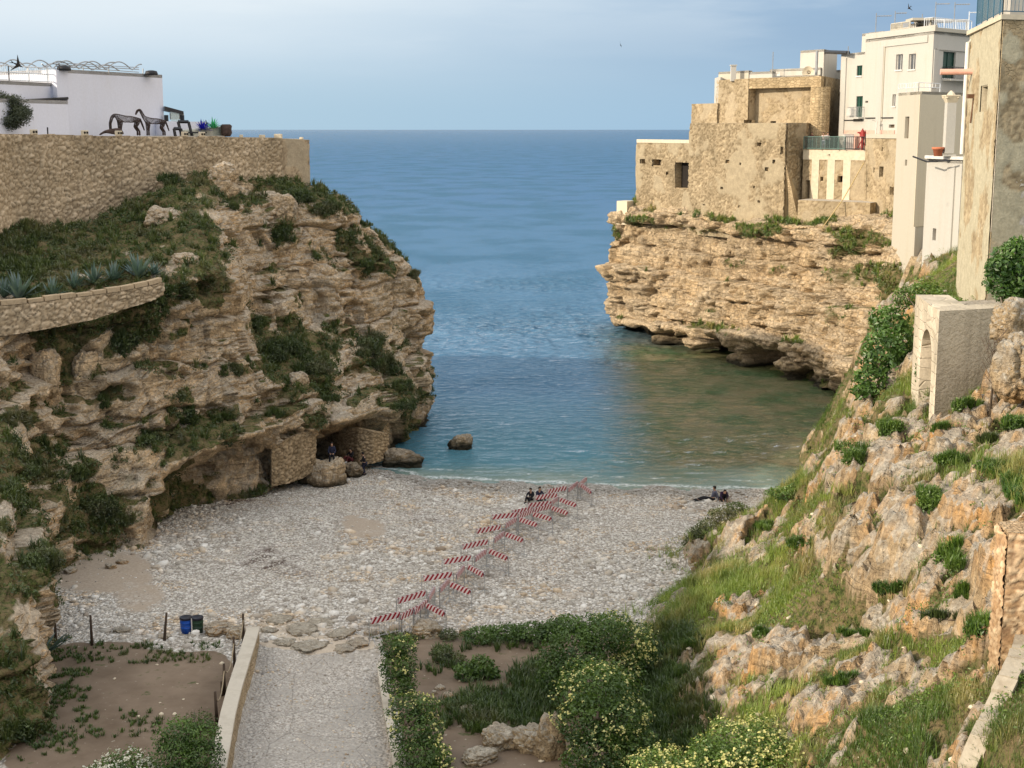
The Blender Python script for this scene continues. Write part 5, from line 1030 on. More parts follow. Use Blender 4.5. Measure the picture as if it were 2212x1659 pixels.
# --- near tower
a, b = vx(2098, 60, 80), vx(2166, 60, 68.5); u = Vector((1, .345, 0)).normalized(); c = b + u * 16; zt = zat(54, 72)
tw = building('stone_tower', 'tall weathered stone tower house at right edge with railed top', 'tower house', [a, b, c, back(c, 0, 14), back(a, 12, 8)], 10.5, zt, 'tower_wall',
    [(0, 2122, 188, 2132, 242, 'window_opening', 'brown_hole')], .45)
b_ = Vector((b.x, b.y, 0)); c_ = Vector((c.x, c.y, 0)); a_ = Vector((a.x, a.y, 0)); n = Vector((u.y, -u.x, 0)); s = MB()
panel(s, b_, u, n, .003, 15.9, 10.6, zt - .01, -.03, .03); attach(s.build('side_wall', M['tower_side']), tw)
s = MB(); ul = (b_ - a_).normalized(); nl = Vector((ul.y, -ul.x, 0))
q = [a_ + nl * .22 - ul * .1, b_ + nl * .22 + n * .22, c_ + n * .25, c_ - n * 6, b_ - n * 6 + u * 4, a_ - nl * 4]; s.prism([v.xy for v in q], zt + .01, zt + .24); attach(s.build('balcony_slab', M['beige_stone']), tw)
railing('tower_railing', 'blue barred iron railing on top of the near stone tower', [(a_.lerp(b_, .25) + nl * .1) + Vector((0, 0, zt + .24)), (b_ + nl * .1 + n * .1) + Vector((0, 0, zt + .24)), (c_ + n * .12) + Vector((0, 0, zt + .24))], 2.4, .22, M['iron_blue'], .02, rails=(1.0, .06))
s = MB(); s.prism([v.xy for v in (b_ + u * 1.6 - n * 1.6, b_ + u * 14 - n * 1.2, b_ + u * 14 - n * 6, b_ + u * 4 - n * 7)], zt + .25, zt + 6); tag(s.build('roof_house', M['white']), 'cream wall of a roof house behind the blue railing of the near tower', 'house')
s = MB(); p = vx(2098, 155, 78); s.tube([p + Vector((.4, 0, 0)), p + nl * 1.6], .16, 10); attach(s.build('drain_spout', M['pipe_pink']), tw)
s = MB(); p1 = vx(2105, 84, 79.6) + nl * .1; p2 = vx(2096, 92, 79.6) + nl * .12; s.tube([p1, p2, p2 - Vector((0, 0, 6))], .12, 8); attach(s.build('downpipe', M['pipe_white']), tw)
s = MB(); p = vx(2108, 208, 77) + nl * .1; s.box(p, (.7, .3, .22)); s.tube([p, p + nl * .1 - Vector((0, 0, 1.4))], .05, 6); attach(s.build('vent', M['brown_wood']), tw)
s = MB(); s.prism([v.xy for v in (a_ + nl * .05 + ul * 5.5, a_ + nl * .35 + ul * 8.0, a_ + nl * .35 + ul * 12.0, b_ + nl * .05)], 11, 15.4); attach(s.build('tower_foot', M['tower_wall']), tw)
building('shade_house', 'unseen long low white house row added on the left plateau to shade the beach', 'house', [Vector((-46, 22, 0)), Vector((-46, 74, 0)), Vector((-58, 76, 0)), Vector((-58, 22, 0))][::1], 18.0, 27.2, 'white', roof='white')  # added out of view, height set so its shadow covers the beach
# --- pier with the pointed arch
a, b = vx(1975, 700, 66.5), vx(2028, 700, 60.3); ua = (b - a); ua.z = 0; La = ua.length; ua.normalize(); na = Vector((ua.y, -ua.x, 0)); ur = Vector((1, .37, 0)).normalized(); nr = Vector((ur.y, -ur.x, 0))
z0, zt = 9.6, zat(668, 61); a.z = b.z = 0
e = empty('arched_pier', (b.x, b.y, z0), 'stone buttress pier with a tall pointed arch standing on the rocky slope', 'arched wall'); O = e.location.copy()
sL, zs = hit_wall(1991, 760, a, b); sR, _ = hit_wall(2006, 760, a, b); _, zap = hit_wall(1999, 708, a, b); zs = zat(765, 63); th = 1.5
s = MB(); pt = lambda s_, z_, k: a + ua * s_ + Vector((0, 0, z_)) - na * k
sL0, _ = hit_wall(1976, 800, a, b); sL = .34 * La; sR = .80 * La; sm = (sL + sR) / 2; zs = zap - 1.5
arc = [(sL, zs)] + [(sL + (sm - sL) * (1 - math.cos(t * math.pi / 2)) ** 1.0, zs + (zap - zs) * math.sin(t * math.pi / 2) ** .9) for t in (.2, .4, .6, .8, 1)]; arcR = [(2 * sm - q[0], q[1]) for q in arc[::-1][1:]]; La0 = La; path = [(sL, z0)] + arc + arcR + [(sR, z0)]
for k, flip in ((0, 0), (th, 1)):
    La = La0 if k == 0 else La0 - 1.1
    quads = [[(0, z0), (sL, z0), (sL, zs), (0, zs)], [(sR, z0), (La, z0), (La, zs), (sR, zs)]]
    tops = [(0, zs)] + arc + arcR + [(La, zs)]; outer = [(La, zt), (0, zt)]
    for q in quads: s.add([pt(x, z, k) for x, z in (q if not flip else q[::-1])], [(0, 1, 2, 3)])
    A2 = [(0, zs)] + arc + arcR + [(La, zs)]
    for i in range(len(A2) - 1):
        q = [A2[i], A2[i + 1], (A2[i + 1][0], zt), (A2[i][0], zt)]; s.add([pt(x, z, k) for x, z in (q if not flip else q[::-1])], [(0, 1, 2, 3)])
for i in range(len(path) - 1): s.add([pt(*path[i], 0), pt(*path[i + 1], 0), pt(*path[i + 1], th), pt(*path[i], th)], [(0, 1, 2, 3)])
La = La0
s.add([pt(0, z0, 0), pt(0, zt, 0), pt(0, zt, th), pt(0, z0, th)], [(0, 1, 2, 3)]); s.add([pt(0, zt, 0), pt(La, zt, 0), pt(La - 1.1, zt, th), pt(0, zt, th)], [(0, 1, 2, 3)])
s.v = [Vector(v) - O for v in s.v]; s.build('arch_face', M['pillar_front'], e)
s = MB(); q = [b + nr * .004, b + ur * 12, b + ur * 12 - nr * 1.4, b - nr * 1.4 + ur * 1.1]; s.prism([v.xy - O.xy for v in q], 0, zt - z0 + .01); s.build('side_wall', M['pillar_side'], e)
# earth and rubble fill behind the pier up to the tower
s = MB(); s.prism([v.xy for v in (a - na * th, b + ur * 1.6 - nr * .5, b + ur * 11 - nr * 1.5, b + ur * 14 - nr * 7, b + ur * 5 - nr * 6)], 9, zt - .5); attach(tag(s.build('fill', M['rock_slope'])), e)
# --- stair parapet wall at the right edge of the frame
M['cope'] = plastered('weathered stone coping', (.40, .35, .27), (.25, .20, .14), .9, .08)
M['rubble'] = masonry('orange rubble', (.48, .34, .205), (.64, .50, .34), (.30, .20, .12), 6.5, 8.0, .07, irregular=1.6, jw=.06, streak=.2)
e = empty('stair_wall', hit(2150, 1520), 'pale capped stone wall of the steps running down the right edge', 'wall'); O = e.location.copy()
pts = [hit(*q) + Vector((0, 0, .35)) for q in ((2072, 1690), (2100, 1625), (2130, 1560), (2158, 1500), (2180, 1455), (2196, 1400), (2202, 1330))]; s = MB(); c_ = MB(); r2 = MB()
for p, q in zip(pts[:-1], pts[1:]):
    d = (q - p); d.z = 0; d.normalize(); n = Vector((d.y, -d.x, 0)); dn = Vector((0, 0, -3.5))
    s.hexa([p - O + dn, p - O + n * .34 + dn, q - O + n * .34 + dn, q - O + dn], [p - O, p - O + n * .34, q - O + n * .34, q - O])
    K = max(2, int((q - p).length / .45))
    for kk in range(K):          # weathered cap stones, each a little out of line
        a, b = p.lerp(q, (kk + .02) / K), p.lerp(q, (kk + .98) / K); w0, w1 = -.05 + rnd.uniform(-.03, .03), .42 + rnd.uniform(-.06, .05); h_ = rnd.uniform(.07, .15); k_ = Vector((0, 0, .004)); k2_ = Vector((0, 0, h_))
        c_.hexa([a - O + n * w0 + k_, a - O + n * w1 + k_, b - O + n * w1 + k_, b - O + n * w0 + k_], [a - O + n * w0 + k2_, a - O + n * w1 + k2_, b - O + n * w1 + k2_ * .9, b - O + n * w0 + k2_ * .95])
    z_ = Vector((0, 0, -.55)); r2.hexa([p - O + n * .43 + dn, p - O + n * 3.5 + dn, q - O + n * 3.5 + dn, q - O + n * .43 + dn], [p - O + n * .43 + z_, p - O + n * 3.5 + z_ + Vector((0, 0, .8)), q - O + n * 3.5 + z_ + Vector((0, 0, .8)), q - O + n * .43 + z_])
s.build('wall_core', M['beige'], e); c_.build('coping_core', M['cope'], e); poly_sheet('wall_face', [q_ - Vector((0, 0, 3)) for q_ in pts], [q_ for q_ in pts], .06, (.4, .22), .04, M['stones_tower'], e, tuple(O), seed=21, plaster=.55); r2.build('rubble_fill', M['rubble'], e)
p = W(2194, 1200, 35); s = MB(); h0_ = zat(1380, 35); h1_ = zat(1150, 35)
s.prism([(p.x - .22, p.y), (p.x + 3, p.y - .5), (p.x + 3, p.y + 1.5), (p.x - .15, p.y + 1)], h0_ - 2, h1_); gp_ = tag(s.build('gate_pier', M['rubble']), 'crumbling rubble gate pier at the far right edge above the steps', 'gate pier')
for (x0, y0), (x1, y1) in (((p.x - .22, p.y), (p.x + 3, p.y - .5)), ((p.x - .15, p.y + 1), (p.x - .22, p.y))):
    d = Vector((x1 - x0, y1 - y0, 0)).normalized(); attach(stone_sheet('masonry_face', sheet_grid((x0, y0), (x1, y1), h0_ - 2, h0_ - 2, h1_, h1_ - .1, .06), (d.y, -d.x, 0), (.26, .16), .06, M['stones_orange'], seed=5), gp_) if 0 else setattr(stone_sheet('masonry_face', sheet_grid((x0, y0), (x1, y1), h0_ - 2, h0_ - 2, h1_, h1_ - .1, .06), (d.y, -d.x, 0), (.26, .16), .06, M['stones_orange'], seed=5), 'parent', gp_)
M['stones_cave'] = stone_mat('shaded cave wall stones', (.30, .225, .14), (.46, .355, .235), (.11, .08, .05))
M['stones_pier'] = stone_mat('rendered corner pier', (.36, .28, .19), (.50, .40, .28), (.20, .15, .10), (.43, .355, .255))
# ------------------------------------------------------------------ left plateau: wall, white building, sculptures
ZP = 23.42
s = MB(); s.prism([(-32.2, 91), (-21.5, 108), (-26, 118), (-140, 150), (-140, -90), (-60, -90), (-48, 60)], 6, ZP); s.prism([(-21.7, 107.9), (-17.6, 113.4), (-17.8, 116), (-26, 130), (-26.2, 118.1)], 6, 23.1); tag(s.build('terrain', M['roofing']), 'flat paved plateau on top of the left cliff', kind='structure')
wp_ = [Vector((-60, -90, 0)), Vector((-48.5, 60, 0)), vx(-60, 300, 86), vx(0, 300, 90), vx(120, 300, 94.5), vx(240, 300, 98.5), vx(360, 300, 102.5), vx(470, 300, 106.5), vx(600, 300, 111.2)]
zt_ = [ZP + .55, ZP + .55, ZP + .5, zat(290.5, 90), zat(291.5, 94.5), zat(293.5, 98.5), zat(295, 102.5), zat(296.5, 106.5), zat(298, 111.2)]
e = empty('stone_wall', (wp_[3].x, wp_[3].y, 14), 'high dry rubble retaining wall crowning the left cliff', 'retaining wall'); O = e.location.copy(); s = MB()
for i in range(len(wp_) - 1):
    p, q = wp_[i], wp_[i + 1]; d = (q - p); d.z = 0; d.normalize(); n = Vector((d.y, -d.x, 0)); K = max(1, int((q - p).length / 1.5))
    for k in range(K):
        a = p.lerp(q, k / K); b = p.lerp(q, (k + 1) / K); za = zt_[i] + (zt_[i + 1] - zt_[i]) * k / K + rnd.uniform(-.04, .04); zb2 = za + rnd.uniform(-.05, .05)
        s.hexa([Vector((v.x, v.y, 11)) - O for v in (a + n * .35, b + n * .35, b - n * .4, a - n * .4)], [v - O for v in (Vector((a.x, a.y, za)), Vector((b.x, b.y, zb2)), Vector((b.x, b.y, zb2)) - n * .4, Vector((a.x, a.y, za)) - n * .4)])
s.build('wall_core', M['leftwall'], e)
B3 = []; T3 = []
for i in range(2, len(wp_)):
    d = (wp_[min(i + 1, len(wp_) - 1)] - wp_[i - 1]); d.z = 0; d.normalize(); n = Vector((d.y, -d.x, 0)) * .37; v = wp_[i] + n; B3.append(Vector((v.x, v.y, 13.5))); T3.append(Vector((v.x, v.y, zt_[i] - .02)))
poly_sheet('wall_face', B3, T3, .085, (.42, .30), .12, M['stones_left'], e, tuple(O), seed=2)
p, q = vx(600, 300, 111.2), vx(667, 300, 113.6); r_ = back(q, -2.4, 10); z1, z2 = zat(299, 111), zat(302, 113.6); s = MB()
s.prism([back(p, .05, -.05).xy - O.xy, q.xy - O.xy, r_.xy - O.xy, back(p, -6, 9).xy - O.xy], 0, [z1 - 14, z2 - 14, z2 - 14, z1 - 14]); s.build('corner_pier', M['pier'], e)
stone_sheet('pier_face', sheet_grid((p.x + .06, p.y - .06), (q.x, q.y - .01), 14, 14, z1 - .01, z2 - .01, .12), tuple(Vector((q.y - p.y, p.x - q.x, 0)).normalized()), (.5, .4), .06, M['stones_pier'], e, tuple(O), seed=12, plaster=.72)
p5, p6 = vx(490, 300, 107.25), vx(600, 300, 111.15); d = (p6 - p5).normalized(); n = Vector((d.y, -d.x, 0)); s = MB()
s.hexa([v - O for v in (Vector((p5.x, p5.y, zat(322, 107))) + n * .14, Vector((p6.x, p6.y, zat(322, 111))) + n * .14, Vector((p6.x, p6.y, zat(322, 111))), Vector((p5.x, p5.y, zat(322, 107))))], [v - O for v in (Vector((p5.x, p5.y, zt_[-2] + .02)) + n * .06, Vector((p6.x, p6.y, zt_[-1] + .02)) + n * .06, Vector((p6.x, p6.y, zt_[-1] + .02)), Vector((p5.x, p5.y, zt_[-2] + .02)))]); s.build('rendered_band', M['pier'], e)
# lower terrace wall with cap stones, following the lip of the terrace
e = empty('terrace_wall', (-26, 78, 13), 'low curving rubble wall with cap stones holding the agave terrace', 'wall'); O = e.location.copy(); s = MB(); c_ = MB()
tw_ = [(-60, 666, 722, 76.2), (0, 660, 716, 76.4), (60, 655, 708, 77), (130, 646, 695, 78), (200, 637, 680, 79.3), (260, 629, 660, 80.3), (320, 617, 642, 81.3), (350, 609, 628, 81.8)]
for (x0, t0, b0, Y0), (x1, t1, b1, Y1) in zip(tw_[:-1], tw_[1:]):
    Y0 -= 1.1; Y1 -= 1.1
    a, b = W(x0, t0, Y0), W(x1, t1, Y1); a2, b2 = W(x0, b0 + 8, Y0), W(x1, b1 + 8, Y1); d = b - a; d.z = 0; d.normalize(); n = Vector((d.y, -d.x, 0))
    s.hexa([a2 - O + n * .15, b2 - O + n * .15, b2 - O - n * 1.5, a2 - O - n * 1.5], [a - O, b - O, b - O - n * .5, a - O - n * .5])
    L = (b - a).length; K = max(1, int(L / .75))
    for k in range(K):
        p, q = a.lerp(b, (k + .04) / K), a.lerp(b, (k + .96) / K); h = rnd.uniform(.16, .26); up_ = Vector((0, 0, .004)); o_ = n * rnd.uniform(.04, .12)
        c_.hexa([p - O + o_ + up_, q - O + o_ + up_, q - O - n * .5 + up_, p - O - n * .5 + up_], [p - O + o_ * .7 + Vector((0, 0, h)), q - O + o_ * .7 + Vector((0, 0, h)), q - O - n * .46 + Vector((0, 0, h)), p - O - n * .46 + Vector((0, 0, h))])
s.build('wall_core', M['leftwall_small'], e); tag(c_.build('cap_stones', M['stones_left'], e), kind='stuff')
n = Vector((.6, -.8, 0)) * .2; poly_sheet('wall_face', [W(x, b_ + 8, Y - 1.1) + n for x, t_, b_, Y in tw_], [W(x, t_, Y - 1.1) + n for x, t_, b_, Y in tw_], .08, (.36, .24), .13, M['stones_left'], e, tuple(O), seed=4)
# masonry infill walls around the second cave
def rough_wall(name, label, P, m, th=.5):
    """P: list of (x, ytop, ybot, Y)"""
    s = MB(); o = W(P[0][0], P[0][2], P[0][3])
    for A1, B1 in zip(P[:-1], P[1:]):
        a, b, a2, b2 = W(A1[0], A1[1], A1[3]), W(B1[0], B1[1], B1[3]), W(A1[0], A1[2], A1[3]), W(B1[0], B1[2], B1[3])
        t = Vector((0, th, 0)); s.hexa([a2, b2, b2 + t, a2 + t], [a, b, b + t, a + t])
    w_ = s.build(name, M[m], origin=o)
    poly_sheet('stone_face', [W(q[0], q[2], q[3]) for q in P], [W(q[0], q[1], q[3]) for q in P], .07, (.36, .24), .13, M['stones_cave'], w_, tuple(o), seed=8)
    return w_
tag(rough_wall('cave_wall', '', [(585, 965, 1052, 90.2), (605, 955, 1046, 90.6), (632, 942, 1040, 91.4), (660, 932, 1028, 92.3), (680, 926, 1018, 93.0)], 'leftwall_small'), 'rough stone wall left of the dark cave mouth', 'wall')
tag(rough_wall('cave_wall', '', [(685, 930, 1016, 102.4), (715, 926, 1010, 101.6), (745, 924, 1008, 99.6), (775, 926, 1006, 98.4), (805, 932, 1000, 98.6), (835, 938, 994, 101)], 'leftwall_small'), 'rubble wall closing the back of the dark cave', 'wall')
# white building
a, b = vx(148, 250, 101.8), vx(354, 250, 112.2); zt = zat(156, 107)
wb = building('white_building', 'big windowless white building on the left plateau', 'building', [a, b, back(b, -8, 7), back(a, -14, 9)], ZP - .2, zt, 'lilac', [], roof='white')
a2, b2 = vx(-120, 250, 88.5), vx(148, 250, 101.2); building('white_building', 'lower white wing with railed roof at the left edge', 'building', [a2, b2, back(b2, -8, 8), back(a2, -12, 10)], ZP - .2, zat(215, 97), 'lilac', [], roof='white')
a3, b3 = vx(-120, 190, 90.5), vx(147, 190, 103.2); up3 = building('white_building', 'upper set back white storey behind the low wing at left edge', 'building', [a3, b3, back(b3, -8, 8), back(a3, -12, 10)], zat(222, 98), zat(176, 98), 'lilac', [], roof='white')
s = MB(); a4, b4 = vx(60, 212, 97.6), vx(148, 212, 101.6); s.hexa([Vector((a4.x, a4.y, zat(214.8, 97.6))), Vector((b4.x, b4.y, zat(214.6, 101.6))), Vector((b4.x - 1, b4.y + 1.4, zat(214.6, 101.6))), Vector((a4.x - 1, a4.y + 1.4, zat(214.8, 97.6)))], [Vector((a4.x, a4.y, zat(214.0, 97.6))), Vector((b4.x, b4.y, zat(209.5, 101.6))), Vector((b4.x - 1, b4.y + 1.4, zat(209.5, 101.6))), Vector((a4.x - 1, a4.y + 1.4, zat(214.0, 97.6)))]); attach(s.build('ramp_edge', M['iron_dark']), up3)
s = MB(); a5, b5 = vx(122, 165, 100.8), vx(147.5, 165, 101.75); s.prism([a5.xy, b5.xy, back(b5, -1.5, 1.5).xy, back(a5, -1.5, 1.5).xy], zat(212, 101), zat(151, 101.3)); attach(s.build('roof_box', M['lilac']), up3)
zr = zat(176, 98)
railing('roof_railing', 'white slatted double railing on the roof at the left edge', [P2(-60, 175, 93, zr), P2(20, 175, 96.6, zr), P2(121, 175, 101.2, zr)], zat(143, 98) - zr, .23, M['alu'], .03, rails=(.98, .55, .05))
s = MB()
for ph, am, x0, x1, yb in ((0, 11, -30, 309, 141), (28, 8, -30, 260, 143), (14, 9, 90, 250, 139)):
    pts = []
    for k in range(int((x1 - x0) / 4) + 1):
        x = x0 + k * 4; Y = 96.5 + (x / 354) * 14 - (.6 if ph == 14 else 0); f = abs(math.sin((x + ph) / 57 * math.pi)); y = yb + 5 + x * .020 - am * 1.6 * f + (0 if x < 300 else (x - 300) * .5)
        pts.append(vx(x, y, Y))
    s.tube(pts, .045, 5)
e = empty('roof_canopy_frame', vx(150, 150, 103), 'bent metal hoops and wires forming a wavy frame above the white roof', 'metal frame'); attach(s.build('hoops', M['steel']), e)
s = MB()
for y0, y1 in ((135, 146), (139, 150), (143, 156)): s.tube([vx(120, y0, 101.2), vx(300, y1, 109.6)], .03, 4)
for x in (60, 125, 180, 235, 309): s.tube([vx(x, 142 + x * .02, 96.5 + x / 354 * 14), vx(x, 160, 96.5 + x / 354 * 14)], .045, 5)
attach(s.build('wires', M['steel']), e)
for x, y, lb in ((138, 148, 'dark round roof lamp at the left end of the white roof'), (327, 158, 'dark round roof lamp at the right end of the white roof')):
    p = vx(x, y, 101.5 + (x - 140) / 214 * 10); s = MB(); s.lathe((0, 0, -.15), [(.45, 0), (.5, .1), (.42, .3), (.15, .36)], 14); tag(s.build('roof_lamp', M['iron_dark'], None, True), lb, 'lamp').location = p
# pergola
e = empty('pergola', vx(357, 262, 111.5), 'dark framed glazed pergola against the right end of the white building', 'pergola'); O = e.location.copy(); s = MB()
zz0, zz1, zz2 = ZP, zat(231, 112), zat(240, 112); p, q = vx(357, 250, 111.8), vx(397, 250, 113.2); s.hexa([Vector((p.x, p.y, zz1 - .25)) - O, Vector((q.x, q.y, zz2 - .25)) - O, Vector((q.x - 1, q.y + 3, zz2 - .25)) - O, Vector((p.x - 1, p.y + 3, zz1 - .25)) - O], [Vector((p.x, p.y, zz1 + .05)) - O, Vector((q.x, q.y, zz2)) - O, Vector((q.x - 1, q.y + 3, zz2)) - O, Vector((p.x - 1, p.y + 3, zz1 + .05)) - O]); s.build('canopy', M['iron_dark'], e)
for k in range(2): s = MB(); r_ = q if k else p; s.box(Vector((r_.x - (.15 if k else -.05), r_.y + .1, (zz0 + zz2) / 2 - .15)) - O, (.28, .25, zz2 - zz0 - .3)); s.build('post', M['iron_dark'], e)
s = MB(); s.box(Vector(((p.x + q.x) / 2 - .1, (p.y + q.y) / 2 + 1.2, zz1 - .7)) - O, (abs(q.x - p.x), .1, .5), .5); s.build('blind', M['greywhite'], e)
nm, nt_, bs_ = mat('pale glass panel', .1); bs_.inputs['Base Color'].default_value = (.6, .68, .64, 1); bs_.inputs['Alpha'].default_value = .45; M['pale_glass'] = nm
s = MB(); s.box(Vector(((p.x + q.x) / 2, (p.y + q.y) / 2 + .12, zz0 + 1.0)) - O, (abs(q.x - p.x) - .3, .03, 1.9), math.atan2(q.y - p.y, q.x - p.x)); s.build('glass_panel', M['pale_glass'], e)
a, b = vx(356, 270, 110.2), vx(446, 270, 113.2); s = MB(); s.prism([a.xy, b.xy, back(b, -.6, 1.0).xy, back(a, -1, 1).xy], ZP - .3, [zat(262, 110.2), zat(263, 113.2), zat(263, 113.2), zat(262, 110.2)]); tag(s.build('parapet_wall', M['lilac']), 'low white parapet wall right of the pergola', 'wall')
a, b = vx(408, 280, 108.6), vx(486, 280, 110.8); s = MB(); s.prism([a.xy, b.xy, back(b, -.6, 1.4).xy, back(a, -1, 1.2).xy], ZP - .3, [zat(283, 108.6), zat(273, 110.8), zat(273, 110.8), zat(281, 108.6)])
M['mural'] = masonry('patchy painted planter', (.34, .37, .33), (.62, .60, .54), (.40, .42, .38), 1.6, 1.4, .01, irregular=1, jw=.05); tag(s.build('planter', M['mural']), 'patchy grey painted stone planter below the blue and green metal plants', 'planter')
p = vx(489, 285, 110.4); s = MB(); s.lathe((0, 0, 0), [(.30, 0), (.44, .25), (.40, .55), (.45, .8), (.3, .92)], 14); tag(s.build('dark_pot', M['rust'], None, True), 'dark rounded pot at the right end of the painted planter', 'pot').location = (p.x, p.y, ZP - .05)
def spiky(name, label, cat, p, n, L, m, w=.05, bend=.35, up0=.35):
    e = empty(name, p, label, cat); s = MB(); r_ = random.Random(n * 7 + int(L * 10))
    for k in range(n):
        az = r_.uniform(0, 2 * math.pi); el = r_.uniform(up0, 1.35); l = L * r_.uniform(.7, 1.1); d = Vector((math.cos(az) * math.cos(el), math.sin(az) * math.cos(el), math.sin(el))); sd_ = Vector((-math.sin(az), math.cos(az), 0)); pts = [d * l * t + Vector((0, 0, -bend * l * t * t * math.cos(el))) for t in (0, .35, .7, 1)]
        ws = [w, w * 1.15, w * .75, .004]; vs = []
        for q, ww in zip(pts, ws): vs += [q - sd_ * ww, q + Vector((0, 0, -ww * .35)), q + sd_ * ww]
        s.add(vs, [(i * 3, i * 3 + 1, i * 3 + 4, i * 3 + 3) for i in range(3)] + [(i * 3 + 1, i * 3 + 2, i * 3 + 5, i * 3 + 4) for i in range(3)])
    o = s.build('leaves', m, e); at = o.data.attributes.new('tone', 'FLOAT', 'POINT'); at.data.foreach_set('value', [r_.random() for _ in range(len(o.data.vertices))]); return e
M['blue_metal'] = plain('cobalt blue enamel', (.03, .03, .42), .35); M['green_metal'] = plain('bright green enamel', (.05, .42, .16), .35)
p = vx(437, 276, 109.5); spiky('metal_plant', 'cobalt blue spiky metal plant on the painted planter', 'sculpture', (p.x, p.y, zat(280, 109.5)), 60, .85, M['blue_metal'], .06, .2, .0)
p = vx(460, 274, 110); spiky('metal_plant', 'bright green spiky metal plant right of the blue one', 'sculpture', (p.x, p.y, zat(277, 110)), 45, .85, M['green_metal'], .06, .1, .1)
p = vx(447, 271, 110.6); spiky('metal_plant', 'small dark spiky metal plant between blue and green ones', 'sculpture', (p.x, p.y, zat(276, 110.6)), 18, .7, M['rust'], .04, .1, .6)
def portal(label, x0, x1, yt, Y, lean=0):
    a, b = vx(x0, 285, Y), vx(x1, 285, Y + .4); h = zat(yt, Y) - ZP; e = empty('portal_sculpture', (a.x, a.y, ZP), label, 'sculpture'); O = e.location.copy(); b = Vector((b.x, b.y, ZP)) - O; sft = Vector((-lean, 0, h))
    for k, (p, q) in enumerate(((Vector((0, 0, -.1)), sft), (b + Vector((lean, 0, -.1)), b + Vector((0, 0, h))))): s = MB(); s.tube([p, q], .11, 4); s.build('leg', M['iron_dark'], e)
    s = MB(); s.tube([sft, b + Vector((0, 0, h))], .12, 4); s.build('lintel', M['iron_dark'], e)
portal('lower open dark metal frame right of the horse sculptures', 379, 391, 278, 105.5, .1); portal('taller open dark metal frame beside the lower one', 393, 408, 263, 106.2, .25)
s = MB(); p = vx(420, 290, 106.8); s.box((0, 0, .25), (1.7, .7, .10), .4); s.box((-.6, -.2, .1), (.12, .5, .24), .4); s.box((.6, .2, .1), (.12, .5, .24), .4); tag(s.build('bench', M['iron_dark']), 'low dark bench between the metal frames and the planter', 'bench').location = (p.x, p.y, ZP)
def wall_lamp(x, Y, lb):
    p = vx(x, 288, Y); z0 = zat(289.5 + x * .012, Y) ; e = empty('wall_lamp', (p.x, p.y, z0 - .02), lb, 'lamp', 'square lamps along the wall top', .9); s = MB(); s.box((0, 0, .17), (.42, .3, .34)); s.build('housing', M['beige_stone'], e, bevel=.03); s = MB(); s.box((-.1, -.16, .18), (.13, .03, .14)); s.box((.1, -.16, .18), (.13, .03, .14)); tag(s.build('lens', M['dark'], e), kind='stuff')
for x, Y, lb in ((73, 93.2, 'square stone lamp on the wall top near the olive tree'), (183, 97, 'square stone lamp on the wall top under the bare middle of the white building'), (256, 99.4, 'square stone lamp on the wall top at the muzzle of the grazing horse'), (399, 104.4, 'square stone lamp below the dark metal frames'), (436, 105.7, 'square stone lamp in front of the painted planter')): wall_lamp(x, Y, lb)
s = MB(); p = vx(103, 285, 94); s.tube([(p.x, p.y, ZP), (p.x, p.y, zat(275, 94))], .05, 5); tag(s.build('iron_post', M['iron_dark']), 'thin short iron post standing on the plateau', 'post')
for x, Y, sc, lb in ((520, 108.6, .25, 'small loose stone block on the wall top'), (565, 110.4, .3, 'larger loose stone block toward the wall corner'), (600, 111.6, .42, 'pale stone lump on the wall corner pier'), (650, 113.4, .2, 'tiny stone at the very end of the wall top')):
    p = vx(x, 299, Y); s = MB(); s.box((0, 0, sc * .4), (sc * 1.4, sc, sc * .9), x); tag(s.build('stone_block', M['beige_stone'], bevel=.04), lb, 'stone').location = (p.x, p.y + .25, zat(299.5 + (x - 600) * .03, Y))
